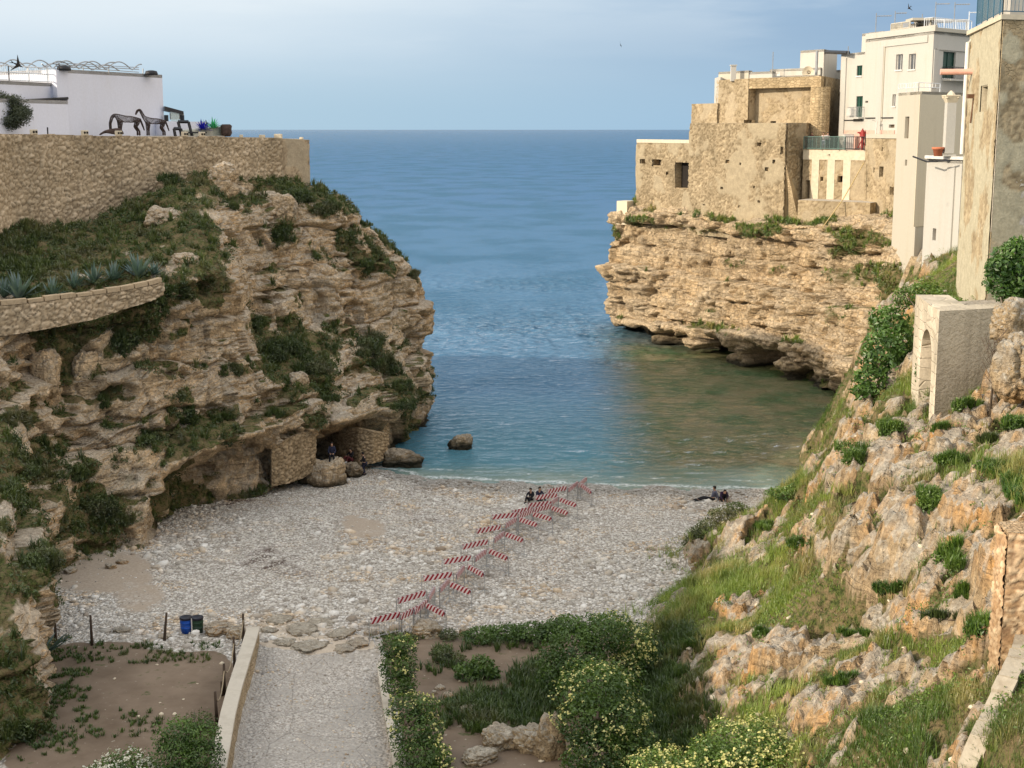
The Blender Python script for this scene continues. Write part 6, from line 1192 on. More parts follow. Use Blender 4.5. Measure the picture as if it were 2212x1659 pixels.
# horses of iron strips
def skin(name, nodes, edges, m, parent=None, sub=2, loc=None, root=0):
    me = bpy.data.meshes.new(name); me.from_pydata([n[:3] for n in nodes], edges, []); o = link(name, me, parent, loc); me.materials.append(m)
    md = o.modifiers.new('skin', 'SKIN'); md.use_smooth_shade = True
    for i, n in enumerate(nodes): me.skin_vertices[0].data[i].radius = (n[3], n[3] if len(n) < 5 else n[4])
    me.skin_vertices[0].data[root].use_root = True
    if sub: sd_ = o.modifiers.new('sub', 'SUBSURF'); sd_.levels = sub; sd_.render_levels = sub
    return o
def horse(label, x, Y, head_down, sc, rz, flip=1):
    e = empty('horse_sculpture', (vx(x, 290, Y).x, Y, ZP + .02), label, 'sculpture', None, rz); f = flip
    H = [(-.62 * f, 0, 1.12, .19, .21), (-.25 * f, 0, 1.05, .22, .22), (.2 * f, 0, 1.06, .22, .22), (.55 * f, 0, 1.15, .21, .2), (.8 * f, 0, 1.32, .15, .12)]
    if head_down: H += [(1.02 * f, 0, 1.18, .12, .10), (1.16 * f, 0, .78, .10, .08), (1.15 * f, 0, .42, .10, .08), (1.06 * f, 0, .14, .06, .06)]
    else: H += [(.95 * f, 0, 1.62, .13, .10), (1.08 * f, 0, 1.86, .11, .09), (1.28 * f, 0, 1.78, .10, .08), (1.42 * f, 0, 1.5, .055, .055)]
    E = [(i, i + 1) for i in range(8)]; 
    for (bx, dx, ax) in ((-.62, -.08, 0), (.5, .03, 3)):
        for sy in (-.16, .16):
            k = len(H); H += [((bx + dx * .2) * f, sy, .82, .11), ((bx + (.12 if bx < 0 else .03)) * f, sy, .52 if bx > 0 else .58, .06), ((bx + dx) * f, sy, .30, .045), ((bx + dx) * f, sy, .03, .055)]
            E += [(ax, k), (k, k + 1), (k + 1, k + 2), (k + 2, k + 3)]
    k = len(H); H += [(-.84 * f, 0, 1.05, .06), (-.98 * f, 0, .7, .05), (-1.1 * f, 0, .35, .03)]; E += [(0, k), (k, k + 1), (k + 1, k + 2)]
    o = skin('body', H, E, M['rust'], e, 2); w = o.modifiers.new('strips', 'WIREFRAME'); w.thickness = .024; w.use_even_offset = False; e.scale = (sc,) * 3; return e
horse('iron strip horse sculpture grazing with head down', 277, 103.6, True, 1.13, R(38), -1)
horse('iron strip horse sculpture with raised head facing the grazing one', 335, 104.6, False, 1.0, R(38), -1)
o = skin('iron_creature', [(0, 0, .3, .2), (.5, .2, .32, .18), (-.5, -.2, .22, .1), (-.85, -.3, .0, .05), (.7, .3, .05, .06), (.3, .05, .0, .05)], [(0, 1), (0, 2), (2, 3), (1, 4), (0, 5)], M['rust'], None, 1, (vx(243, 290, 101.5).x, 101.5, ZP + .1)); tag(o, 'small low iron creature sculpture left of the grazing horse', 'sculpture')
# swallow in the sky over the roof and two tiny ones on the right
def bird(label, x, y, Y, s_, rz):
    e = W(x, y, Y); o = MB(); o.tube([(-.11, 0, 0), (-.02, 0, .0), (.06, 0, .0), (.13, 0, 0)], [.008, .028, .026, .006], 6); o.add([(0.06, .02, 0), (-.03, .02, 0), (-.10, .24, .05), (-.02, .13, .03)], [(0, 1, 2, 3)]); o.add([(0.06, -.02, 0), (-.03, -.02, 0), (-.10, -.24, -.02), (-.02, -.13, 0)], [(3, 2, 1, 0)]); o.add([(-.09, .01, 0), (-.09, -.01, 0), (-.21, -.05, 0), (-.14, 0, 0), (-.21, .05, 0)], [(0, 1, 2, 3, 4)])
    o.v = [Vector(v) * s_ for v in o.v]; b_ = o.build('swift', M['dark']); b_.location = e; b_.rotation_euler = (R(60), R(25), rz); tag(b_, label, 'bird')
bird('dark swift flying over the white roof at the left edge', 38, 140, 60, 1.7, .3); bird('tiny dark bird high over the open sea', 1341, 98, 90, 1.0, 1.2); bird('tiny dark bird above the antennas of the white houses', 1964, 17, 90, 1.2, 2.0)
# ------------------------------------------------------------------ loose stones, boulders
def ico():
    bm = bmesh.new(); bmesh.ops.create_icosphere(bm, subdivisions=1, radius=1); V = np.array([v.co[:] for v in bm.verts]); F = np.array([[v.index for v in f.verts] for f in bm.faces]); bm.free(); return V, F
IV, IF = ico()
def pebbles(name, P, size, label, m, seed=0, flat=(.35, .75)):
    r_ = np.random.default_rng(seed); n = len(P); k = len(IV)
    s = size[:, None, None] * np.stack([r_.uniform(.7, 1.3, n), r_.uniform(.6, 1.1, n), r_.uniform(*flat, n)], 1)[:, None, :]
    V = IV[None] * (1 + r_.uniform(-.18, .18, (n, k, 1))) * s * .5; a = r_.uniform(0, 6.28, n)[:, None]; c, s_ = np.cos(a), np.sin(a)
    t = r_.uniform(-.3, .3, n)[:, None]; V = np.stack([V[..., 0] * c - V[..., 1] * s_, V[..., 0] * s_ + V[..., 1] * c, V[..., 2] + V[..., 0] * t], 2) + P[:, None, :]
    F = (IF[None] + (np.arange(n) * k)[:, None, None]).reshape(-1, 3)
    return tag(link(name, np_mesh(name, V.reshape(-1, 3), F, [m], None, True, {'tone': np.repeat(r_.random(n), k)})), label, 'pebbles', kind='stuff')
m, nt, b = mat('limestone pebbles', .85, .25); t = NT(nt); p = t.pos()
c = t.ramp(t.attr('tone'), [(0, (.27, .24, .205)), (.2, (.40, .365, .315)), (.5, (.53, .495, .44)), (.75, (.62, .59, .54)), (1, (.78, .76, .72))]); c = t.mix(t.rng(t.noise(p, .35, 5, .65), .48, .62), c, t.mix(1, c, (1.02, .86, .68), 'MULTIPLY')); c = t.mix(t.rng(t.noise(p, .22, 5, .65), .52, .66), c, t.mix(1, c, (.78, .76, .76), 'MULTIPLY'))
c = t.mix(t.rng(t.z(), .26, .12), c, t.mix(1, c, (.45, .44, .43), 'MULTIPLY'))
t.l.new(t.mix(t.rng(t.noise(p, 14, 3), .3, .7), t.mix(1, c, (.8, .8, .8), 'MULTIPLY'), c), b.inputs['Base Color']); M['pebble'] = m
bi = np.nonzero((Gslope < .3) & (GP[:, 2] > .05) & (gpx > 40) & (gpx < 1750) & (gpy < 1740) & (dirtm < .35))[0]
barea = cellarea(GP, gnx)[bi]; Bp = GP[bi]
cob = np.clip(fbm(Bp, .16, 3, 200) + .3, 0, 1) + blobs(gpx[bi], gpy[bi], [(900,1200,200,110,.6),(700,1320,170,50,1.0),(1000,1100,160,60,.5),(1180,1130,120,50,.6),(150,1260,70,80,.6),(1000,1330,160,40,.6),(780,1400,60,25,.8)])
onpath = (gpy[bi] > 1385) & (gpx[bi] < 830) & (gpx[bi] > 480)
nosand = (1 - .92 * sstep(.35, .7, sand[bi])) * np.where(onpath, .3, 1); cob = cob * np.where(onpath, .15, 1)
def pick(dens): return np.nonzero(rng.random(len(Bp)) < np.clip(dens * barea, 0, 1))[0]
def jit(P): Q = P.copy(); Q[:, :2] += rng.uniform(-.1, .1, (len(P), 2)); return Q
k = pick(24 * nosand); pebbles('pebbles', jit(Bp[k]), rng.uniform(.06, .15, len(k)), 'fine pale pebbles covering the whole beach', M['pebble'], 1)
k = pick(6.5 * cob * nosand); pebbles('cobbles', jit(Bp[k]), rng.uniform(.16, .34, len(k)) , 'larger rounded cobbles scattered in drifts over the beach', M['pebble'], 2)
k = pick(1.1 * np.clip(cob - .3, 0, 1) * nosand); pebbles('stones', jit(Bp[k]), rng.uniform(.34, .65, len(k)), 'big pale stones lying in the middle of the beach', M['pebble'], 3)
# ravine debris on dirt and slope
di = np.nonzero(((dirtm > .4) | (Gslope > .4)) & (gpx > 0) & (gpx < 2212) & (gpy < 1700) & (gpy > 900))[0]; k = di[rng.random(len(di)) < .004]; pebbles('rubble', GP[k], rng.uniform(.06, .3, len(k)) ** 1.0 * 1.0, 'small loose pale stones on the dirt and the slope', M['beige_stone'], 4)
def boulder(label, x, y, w, h, m='rock_left', Y=None, seed=0, flat=1.0, dz=0, name='boulder', cubic=.35, detail=5):
    p = bg(x, y) if Y is None else W(x, y, Y); k = (p - Vector((0, 0, CAMZ))).length / FPX; rx, rz = w * k / 2, h * k * .62
    bm = bmesh.new(); bmesh.ops.create_icosphere(bm, subdivisions=detail, radius=1); V = np.array([v.co[:] for v in bm.verts]); F = np.array([[v.index for v in f.verts] for f in bm.faces]); bm.free()
    n4 = (np.abs(V) ** 4).sum(1, keepdims=True) ** .25; V = V * (1 - cubic) + V / n4 * cubic
    o = np.array([seed * 7.3, seed * 3.1, 0]); d = .22 * fbm(V * 1.3 + o, 1, 3, seed) + .07 * fbm(V * 4 + o, 1, 3, seed + 3); f1, f2, _ = worley(V * 1.6 + o, seed + 5); d -= .10 * np.exp(-((f2 - f1) / .08) ** 2)
    V = V * (1 + d)[:, None] * (rx, rx * .85, rz)
    o_ = tag(link(name, np_mesh(name, V, F, [M[m]], attrs={'veg': np.zeros(len(V))}), None, (p.x, p.y + rx * .5, p.z + rz * .45 + dz)), label, 'boulder'); o_.rotation_euler.z = seed; return o_
boulder('big rounded tan boulder beside the dark cave', 705, 1050, 76, 62, seed=1, cubic=.6)
boulder('lower tan boulder right of the big rounded one', 762, 1030, 52, 30, seed=2)
boulder('dark flat wet slab rock at the foot of the left cliff', 870, 1006, 84, 36, seed=3, m='rock_left', Y=G(870, 1006, .1).y, dz=-.1)
boulder('single squat rock standing in the shallow water', 995, 972, 50, 34, seed=4, cubic=.7, Y=G(995, 972, 0).y)
boulder('small grey rock against the stone wall left of the big boulder', 655, 1046, 26, 16, seed=5)
boulder('low flat rock near the cave wall foot', 618, 1046, 34, 10, seed=6)
boulder('tan boulder right of the two bins', 470, 1372, 62, 24, m='rock_slope', seed=7)
boulder('whitish boulder at the field corner behind the dark post', 508, 1378, 44, 22, m='rock_slope', seed=17)
boulder('smooth pale boulder in front of the nearest barriers', 922, 1376, 74, 30, m='rock_slope', seed=8)
boulder('white stone at the left end of the low hedge', 1004, 1372, 22, 18, m='rock_slope', seed=9)
boulder('round grey boulder at the right rim near the near tower foot', 2190, 735, 84, 76, m='rock_slope', Y=57, seed=10, dz=.3)
boulder('larger pitted boulder below the round grey one at the right rim', 2200, 850, 92, 110, m='rock_slope', Y=55.5, seed=11, dz=.3)
for i, (x, y, w, h) in enumerate([(600,1345,60,10),(650,1368,70,12),(690,1352,60,9),(735,1375,60,12),(770,1395,50,10),(612,1392,50,9),(665,1400,80,8),(745,1405,50,8),(580,1366,36,10),(800,1372,30,12)]):
    boulder(['long flat bedrock slab behind the path end','broad tan bedrock slab in the middle of the path end','thin bedrock slab nearest the big stones','cracked bedrock slab right of centre at the path end','flat slab at the right corner of the path end','small slab beside the left wall end','long low slab crossing the top of the path','narrow slab by the hedge foot on the path','little slab next to the dark fence post','upright stone at the near end of the barrier row'][i], x, y, w, h, m='rock_slope', seed=20 + i, name='rock_slab', cubic=.7, dz=-.06, detail=4)
for i, (x, y, w, h) in enumerate([(238,1228,26,10),(262,1218,24,8),(150,1238,30,12),(355,1378,30,6),(262,1366,34,8),(950,1490,22,9),(968,1510,24,14),(938,1500,14,9),(1012,1540,40,14),(1150,1455,40,6),(1070,1520,20,8),(905,1545,14,6),(1080,1618,80,46),(1150,1625,90,60),(1035,1650,70,30)]):
    boulder(['pale stone in the heap at the upper left beach edge','second pale stone in the heap at the upper left beach edge','white stone at the grass edge on the far left of the beach','flat white stone on the edge of the dirt field','broad pale stone behind the dirt field between two posts','small white stone in the garden plot by the hedge','pinkish white stone in the middle of the garden plot','little round white stone beside the hedge','pale slab below the fan shaped shrub','long thin slab at the far side of the garden plot','small stone in the dark grass mound','tiny stone at the edge of the hedge','grey white outcrop boulder at the bottom edge','tallest grey white outcrop boulder at the bottom edge','low grey white boulder at the bottom edge nearest the hedge'][i], x, y, w, h, m='rock_slope', seed=40 + i, name='stone' if w < 60 else 'boulder', detail=4 if w < 60 else 5)
for l, x, y, w, h, dz_, sd in (('grey topped rock knoll standing out of the high wall', 232, 415, 58, 66, -.6, 91), ('orange brown rock buttress under the middle of the high wall', 475, 392, 70, 56, -.5, 92), ('rugged grey rock heap below the high wall', 345, 470, 90, 40, -.5, 93), ('rock shoulder under the corner pier', 600, 440, 70, 50, -.9, 94), ('grey boulder stuck in the green gully', 642, 826, 42, 30, -.2, 95),
        ('pale boulder at the top of the terrace slope', 400, 560, 70, 34, -.5, 96), ('dark grey round rock under the terrace wall', 92, 812, 62, 76, -.6, 97), ('second grey round rock under the terrace wall', 182, 812, 60, 84, -.6, 98)):
    p = hit(x, y); boulder(l, x, y, w, h, m='rock_left', Y=p.y - .2, seed=sd, cubic=.5, dz=dz_)
# ------------------------------------------------------------------ low walls beside the path
M['kerb'] = plastered('worn kerb concrete', (.50, .455, .38), (.33, .29, .23), .5, .02)
def kerb(name, label, L, hw, hz, dz0, mw, zc=None):
    pts = [bg(*q) for q in L]; e = empty(name, pts[0], label, 'wall'); O = e.location.copy(); s = MB(); c_ = MB(); P = []
    for i in range(len(pts) - 1):
        for k in range(6): P.append(pts[i].lerp(pts[i + 1], k / 6))
    P.append(pts[-1]); N = []
    for i in range(len(P)): d = P[min(i + 1, len(P) - 1)] - P[max(i - 1, 0)]; d.z = 0; d.normalize(); N.append(Vector((d.y, -d.x, 0)))
    zs = [zc[0] + (zc[1] - zc[0]) * i / (len(P) - 1) for i in range(len(P))] if zc else [p.z + hz for p in P]
    for i in range(len(P) - 1):
        p, q, a, b = P[i] - O, P[i + 1] - O, N[i], N[i + 1]; za, zb = zs[i] - O.z, zs[i + 1] - O.z
        V4 = lambda w, z0, z1: [Vector((*(p + a * w).xy, z0)), Vector((*(q + b * w).xy, z1)), Vector((*(q - b * w).xy, z1)), Vector((*(p - a * w).xy, z0))]
        s.hexa(V4(hw, za - 2, zb - 2), V4(hw, za, zb)); c_.hexa(V4(hw + .05, za + .003, zb + .003), V4(hw + .04, za + .1, zb + .1))
    s.build('wall_face', M[mw], e); c_.build('coping', M['kerb'], e); return e
kerb('low_wall', 'low curved stone wall with smooth coping on the left side of the path', [(549,1388),(537,1430),(522,1480),(508,1530),(494,1590),(482,1659),(472,1740)], .24, .4, 0, 'leftwall_small', (2.05, 2.75))
kerb('low_wall', 'narrow pale kerb wall at the foot of the clipped hedges right of the path', [(822,1455),(830,1510),(838,1560),(848,1610),(860,1680),(872,1740)], .12, .4, 0, 'kerb')
# ------------------------------------------------------------------ fence posts with rope, bins
M['post'] = plain('dark weathered post', (.06, .042, .03), .9, bump=.01)
PT = []
for x, yt, yb, ln, lb in ((121,1333,1393,.02,'wooden post beside the big agave at the left of the dirt field'),(199,1329,1394,0,'thick brown post second from the left behind the dirt field'),(355,1324,1384,.12,'leaning brown post left of the bins'),(526,1326,1386,.02,'darkest post at the far right corner of the dirt field'),(507,1376,1441,0,'post by the wall nearest the dark corner post'),(485,1434,1501,.02,'thick tapered post halfway along the low curved wall'),(469,1494,1564,-.02,'nearest post along the low curved wall'),(480,1472,1503,0,'short stub post beside the thick tapered post')):
    p = bg(x, yb); h = W(x, yt, p.y).z - p.z; s = MB(); s.tube([(0, 0, -.1), (ln * h * .5, 0, h * .5), (ln * h, 0, h)], [.07, .06, .05], 7); o = s.build('fence_post', M['post'], None, True); o.location = p; tag(o, lb, 'post', 'wooden posts around the dirt field'); PT.append(p + Vector((ln * h, 0, h * .8)))
s = MB()
for a, b in ((PT[3], PT[4]), (PT[4], PT[5]), (PT[5], PT[6])): s.tube([a.lerp(b, t) - Vector((0, 0, .55 * 4 * t * (1 - t))) for t in (0, .2, .4, .6, .8, 1)], .025, 5)
tag(s.build('rope', plain('old pale rope', (.30, .24, .16), .9)), 'sagging pale rope strung between the posts along the low wall', 'rope')
s = MB()
for a, b in ((PT[0], PT[1]), (PT[1], PT[2]), (PT[2], PT[3])): s.tube([a.lerp(b, t) - Vector((0, 0, .3 + .5 * t * (1 - t))) for t in (0, .25, .5, .75, 1)], .008, 4)
tag(s.build('fence_wire', M['iron_dark']), 'thin wire linking the posts behind the dirt field', 'wire')
M['binblue'] = plain('blue plastic', (.01, .07, .36), .4); M['bingreen'] = plain('dark green plastic', (.015, .04, .022), .45); M['bag'] = plain('black bin bag', (.012, .012, .02), .3)
def bin_(label, x, m):
    p = bg(x, 1366); e = empty('litter_bin', p, label, 'bin'); s = MB(); s.lathe((0, 0, 0), [(.33, 0), (.36, .3), (.37, .31), (.37, .33), (.36, .34), (.38, .6), (.39, .61), (.39, .63), (.38, .64), (.38, .86), (.40, .87), (.40, .92), (.36, .92), (.35, .5)], 22); s.build('drum', M[m], e, True)
    s = MB(); s.lathe((0, 0, .80), [(.395, 0), (.41, .06), (.405, .125), (.37, .14), (.30, .03)], 18); s.build('bag', M['bag'], e, True); e.scale = (.72, .72, .80); return e
bin_('blue plastic drum used as litter bin at the edge of the dirt field', 403, 'binblue'); bin_('dark green plastic drum standing right of the blue one', 427, 'bingreen')
s = MB(); s.tube([(0, 0, .0), (0, 0, .72)], .03, 8); o = tag(s.build('bin_post', M['frame_white']), 'thin white post between the blue and the green bin', 'post'); o.location = bg(415, 1369)
boulder('crumpled white plastic bag at the foot of the bins', 420, 1376, 20, 16, m='frame_white', seed=70, name='plastic_bag', detail=3)
# ------------------------------------------------------------------ barriers
m, nt, b = mat('red and white striped board', .55, .4); t = NT(nt); g = t.n('ShaderNodeSeparateXYZ'); t.l.new(t.pos(obj=True), g.inputs[0])
st = t.m('FRACT', t.m('MULTIPLY', t.m('ADD', g.outputs[0], t.m('MULTIPLY', g.outputs[2], -.9)), 3.3)); c = t.mix(t.m('GREATER_THAN', st, .5), (.74, .64, .63), (.30, .006, .02))
t.l.new(t.mix(t.rng(t.noise(t.pos(), 5, 4), .4, .7), c, t.mix(1, c, (.8, .78, .78), 'MULTIPLY')), b.inputs['Base Color']); M['stripe'] = m
def make_barrier():
    e = empty('barrier', (0, 0, 0), 'x', 'barrier', 'striped crowd barriers across the beach')
    s = MB(); s.tube([(-1.0, 0, 0.02), (-1.0, 0, 1.02), (-.94, 0, 1.08), (.94, 0, 1.08), (1.0, 0, 1.02), (1.0, 0, .02)], .021, 6); s.tube([(-1, 0, .22), (1, 0, .22)], .014, 5); s.build('frame', M['steel'], e)
    for k in range(1, 13): s = MB(); x = -1 + 2 * k / 13; s.tube([(x, 0, .22), (x, 0, 1.07)], .0075, 4, False); s.build('bar', M['steel'], e)
    for x in (-.86, .86): s = MB(); s.tube([(x, -.3, .02), (x, -.24, .13), (x, 0, .2), (x, .24, .13), (x, .3, .02)], .017, 5); s.build('foot', M['steel'], e)
    s = MB(); s.box((0, -.034, .98), (1.76, .012, .27)); s.box((0, .034, .98), (1.76, .012, .27)); s.build('striped_board', M['stripe'], e); return e
proto = make_barrier(); first = [True]
def put_barrier(p, q, label):
    e = proto if first[0] else copy_tree(proto); first[0] = False; c = (p + q) / 2; d = q - p; e.location = (c.x, c.y, float(zg(c.x, c.y)) - .01); e.rotation_euler.z = math.atan2(d.y, d.x); e['label'] = label
    L = math.hypot(d.x, d.y); f = min(max(L / 2.0, .85), 1.12); e.scale = (f, 1, 1)
def bt(x, y):        # point of ground whose barrier top (1.05 m up) shows at x, y
    z = 1.0
    for _ in range(6): p = G(x, y, z + 1.05); z = float(zg(p.x, p.y))
    return Vector((p.x, p.y, z))
ordn = ['nearest', 'second nearest', 'third nearest', 'fourth nearest', 'fifth nearest', 'sixth nearest', 'seventh nearest', 'eighth nearest', 'ninth nearest', 'tenth nearest', 'eleventh nearest', 'farthest']
AL = [(797,1342,862,1325),(856,1295,922,1277),(911,1247,977,1238),(955,1210,1020,1202),(996,1178,1056,1167),(1026,1145,1084,1135),(1060,1114,1112,1110),(1104,1104,1147,1097),(1137,1089,1184,1085),(1154,1072,1204,1067),(1180,1059,1224,1052),(1247,1047,1270,1031)]
DL = [(919,1303,955,1320),(970,1258,1019,1276),(1009,1221,1047,1239),(1054,1186,1099,1203),(1090,1151,1130,1164),(1120,1119,1162,1131),(1149,1107,1190,1117),(1190,1094,1229,1106),(1207,1077,1247,1089),(1254,1046,1282,1062)]
def seg2(x0, y0, x1, y1, Lw=2.0, anchor=0):
    p, q = bt(x0, y0), bt(x1, y1); d = (q - p); d.z = 0
    if d.length > Lw * 1.12: d = d.normalized() * Lw * 1.12
    if d.length < Lw * .86: d = d.normalized() * Lw * .86
    return (p, p + d) if anchor == 0 else (q - d, q)
Aends = []; Dends = []
for i, a in enumerate(AL): p, q = seg2(*a); put_barrier(p, q, ordn[i] + ' barrier whose board faces the viewer on the left of the zigzag'); Aends.append(q)
for i, a in enumerate(DL): p, q = seg2(*a); put_barrier(p, q, ordn[i] + ' barrier slanting down to the right on the right of the zigzag'); Dends.append(p)
BL = [(862,1330,891,1316),(893,1318,917,1300),(925,1290,939,1270),(949,1272,969,1252),(985,1243,1003,1222),(1025,1205,1050,1188),(1066,1165,1088,1150),(1090,1134,1116,1119),(1118,1112,1144,1104),(1150,1100,1184,1092),(1186,1086,1206,1075),(1226,1056,1250,1040)]
for i, a in enumerate(BL): p, q = seg2(*a); put_barrier(p, q, ordn[i] + ' barrier seen almost edge on in the middle of the zigzag')
# ------------------------------------------------------------------ people
M['skin'] = plain('skin', (.42, .25, .17), .6, var=.05); M['hair'] = plain('dark hair', (.012, .009, .008), .7, var=.2)
M['black_cloth'] = plain('black cloth', (.012, .012, .016), .95); M['navy'] = plain('dark blue cloth', (.022, .024, .048), .95); M['greyj'] = plain('grey blue jacket', (.085, .09, .13), .95); M['plum'] = plain('dark plum cloth', (.035, .018, .05), .95)
M['maroon'] = plain('maroon cloth', (.09, .018, .022), .95); M['pinkish'] = plain('pale pink cloth', (.55, .46, .45), .9); M['jeans'] = plain('pale jeans', (.42, .46, .55), .9); M['white_shoe'] = plain('pale shoe', (.55, .55, .55), .8); M['blackshoe'] = plain('black shoe', (.01, .01, .012), .6)
POSES = {
 'sit': dict(pel=(0, 0, .12), chest=(0, -.12, .52), neck=(0, -.08, .66), head=(0, .0, .80), knee=(.13, .45, .42), foot=(.14, .72, .06), elbow=(.25, .10, .42), hand=(.10, .38, .42)),
 'sit_lean': dict(pel=(0, 0, .12), chest=(0, -.22, .50), neck=(0, -.22, .64), head=(0, -.16, .78), knee=(.13, .50, .22), foot=(.13, .95, .07), elbow=(.27, -.30, .30), hand=(.26, -.42, .05)),
 'bend': dict(pel=(0, 0, .16), chest=(0, .26, .52), neck=(0, .38, .62), head=(0, .50, .68), knee=(.15, .42, .46), foot=(.15, .40, .06), elbow=(.24, .42, .34), hand=(.12, .58, .16)),
 'perch': dict(pel=(0, 0, .12), chest=(0, .02, .54), neck=(0, .05, .68), head=(0, .12, .82), knee=(.13, .42, .08), foot=(.15, .55, -.42), elbow=(.24, .12, .32), hand=(.10, .34, .20)),
 'stand': dict(pel=(0, 0, .92), chest=(0, .0, 1.32), neck=(0, .0, 1.47), head=(0, .03, 1.62), knee=(.10, .03, .50), foot=(.11, .0, .06), elbow=(.26, .02, 1.12), hand=(.20, .20, 1.02)),
 'stride': dict(pel=(0, 0, .90), chest=(0, .05, 1.30), neck=(0, .08, 1.45), head=(0, .14, 1.59), knee=(.11, .12, .50), foot=(.12, -.02, .06), elbow=(.25, .12, 1.08), hand=(.14, .34, 1.12)),
}
def person(label, pos, rz, pose, top, bottom, shoe='blackshoe', sc=1.0, hood=False, asym=.0):
    P = POSES[pose]; v = lambda k: Vector(P[k]); e = empty('person', pos, label, 'person', None, rz); e.scale = (sc,) * 3
    pel, ch, nk, hd_p = v('pel'), v('chest'), v('neck'), v('head')
    N = [(*pel, .135, .105), (*pel.lerp(ch, .5), .125, .095), (*ch, .15, .10), (*nk, .052), (*nk.lerp(hd_p, .45), .055)]; E = [(0, 1), (1, 2), (2, 3), (3, 4)]
    T = [(*pel.lerp(ch, .05), .16, .125), (*pel.lerp(ch, .5), .15, .12), (*ch, .17, .125), (*nk, .075)]; TE = [(0, 1), (1, 2), (2, 3)]
    B = [(*pel, .165, .13)]; BE = []
    for sx in (-1, 1):
        q = lambda k: Vector((P[k][0] * sx, P[k][1] + (asym if sx > 0 and k in ('knee', 'foot') else 0), P[k][2]))
        hip = pel + Vector((.09 * sx, 0, -.03)); kn, ft = q('knee'), q('foot'); k = len(N); N += [(*hip, .10), (*kn, .062), (*(kn.lerp(ft, .9)), .042)]; E += [(0, k), (k, k + 1), (k + 1, k + 2)]
        k = len(B); B += [(*hip, .115), (*hip.lerp(kn, .5), .095), (*kn, .078), (*(kn.lerp(ft, .85)), .055)]; BE += [(0, k), (k, k + 1), (k + 1, k + 2), (k + 2, k + 3)]
        sh_ = ch + Vector((.17 * sx, 0, .07)); el, hn = q('elbow'), q('hand'); k = len(N); N += [(*sh_, .055), (*el, .04), (*hn, .03), (*(hn + (hn - el).normalized() * .09), .028, .016)]; E += [(2, k), (k, k + 1), (k + 1, k + 2), (k + 2, k + 3)]
        k = len(T); T += [(*sh_, .075), (*el, .06), (*(el.lerp(hn, .9)), .045)]; TE += [(2, k), (k, k + 1), (k + 1, k + 2)]
        fr = Vector((0, 1, 0)) if pose != 'perch' else Vector((0, .8, -.3)); s = MB(); c_ = ft + fr * .06; s.tube([ft - fr * .07, ft + fr * .04 + Vector((0, 0, .02)), ft + fr * .18], [.05, .055, .03], 8); s.build('shoe', M[shoe], e, True)
    skin('body', N, E, M['skin'], e, 1); skin('top', T, TE, M[top], e, 1); skin('trousers', B, BE, M[bottom], e, 1)
    s = MB(); s.lathe((0, 0, 0), [(.02, -.125), (.055, -.115), (.075, -.06), (.085, .0), (.088, .05), (.07, .10), (.03, .125)], 14); o = s.build('head', M['skin'], e, True); o.location = hd_p; o.scale = (.9, 1.05, 1)
    s = MB(); s.tube([(0, .08, 0), (0, .105, -.02), (0, .085, -.03)], [.01, .016, .01], 6); s.build('nose', M['skin'], o, True)
    s = MB(); s.lathe((0, -.015, .02), [(.02, -.13 if hood else -.08), (.085, -.09 if hood else -.05), (.10, .0), (.105, .05), (.085, .105), (.03, .13)], 14); s.v = [v_ if not (v_[1] > .05 and v_[2] < .05) else (v_[0] * .9, .05, v_[2]) for v_ in s.v]; s.build('hair', M['hair'], o, True)
    return e
def on_beach(x, y): return bg(x, y)
person('person in dark clothes sitting behind the striped barriers with head turned left', on_beach(1166, 1082), R(200), 'sit', 'navy', 'black_cloth')
person('smaller person in black sitting just left of the first one behind the barriers', on_beach(1146, 1083), R(160), 'sit', 'black_cloth', 'black_cloth', sc=.95)
person('person in grey blue jacket sitting on pebbles leaning back near the right shrubs', on_beach(1537, 1081), R(100), 'sit_lean', 'greyj', 'black_cloth', sc=1.05)
person('person in dark plum clothes bending forward beside the one in grey blue jacket', on_beach(1560, 1081), R(190), 'bend', 'plum', 'black_cloth', sc=1.05)
bb = bg(705, 1050); person('person in dark blue hood perched on top of the big tan boulder', (bb.x + .3, bb.y + 1.0, bb.z + 1.85), R(185), 'perch', 'navy', 'black_cloth', hood=True)
bb = bg(755, 1024); person('person in black sitting low in the shade right of the big boulder', (bb.x, bb.y + .8, bb.z + .75), R(150), 'sit', 'black_cloth', 'maroon', 'white_shoe')
bb = bg(788, 1027); person('person in dark clothes leaning on the rock with feet on the pebbles', (bb.x, bb.y, bb.z + .02), R(80), 'stride', 'black_cloth', 'navy', sc=.95)
tz = bpy.data.objects['terrace_railing'].location.z
p = vx(1779, 310, 146.0); person('person in pale jeans leaning on the terrace railing', (p.x, p.y, tz + .0), R(150), 'stride', 'pinkish', 'jeans', 'white_shoe')
p = vx(1787, 310, 146.4); person('person in pale pink top standing behind the one in pale jeans', (p.x, p.y, tz + .0), R(200), 'stand', 'pinkish', 'black_cloth')
p = vx(1753, 310, 147.6); person('person in dark clothes standing at the left end of the terrace', (p.x, p.y, tz + .0), R(170), 'stand', 'maroon', 'black_cloth')
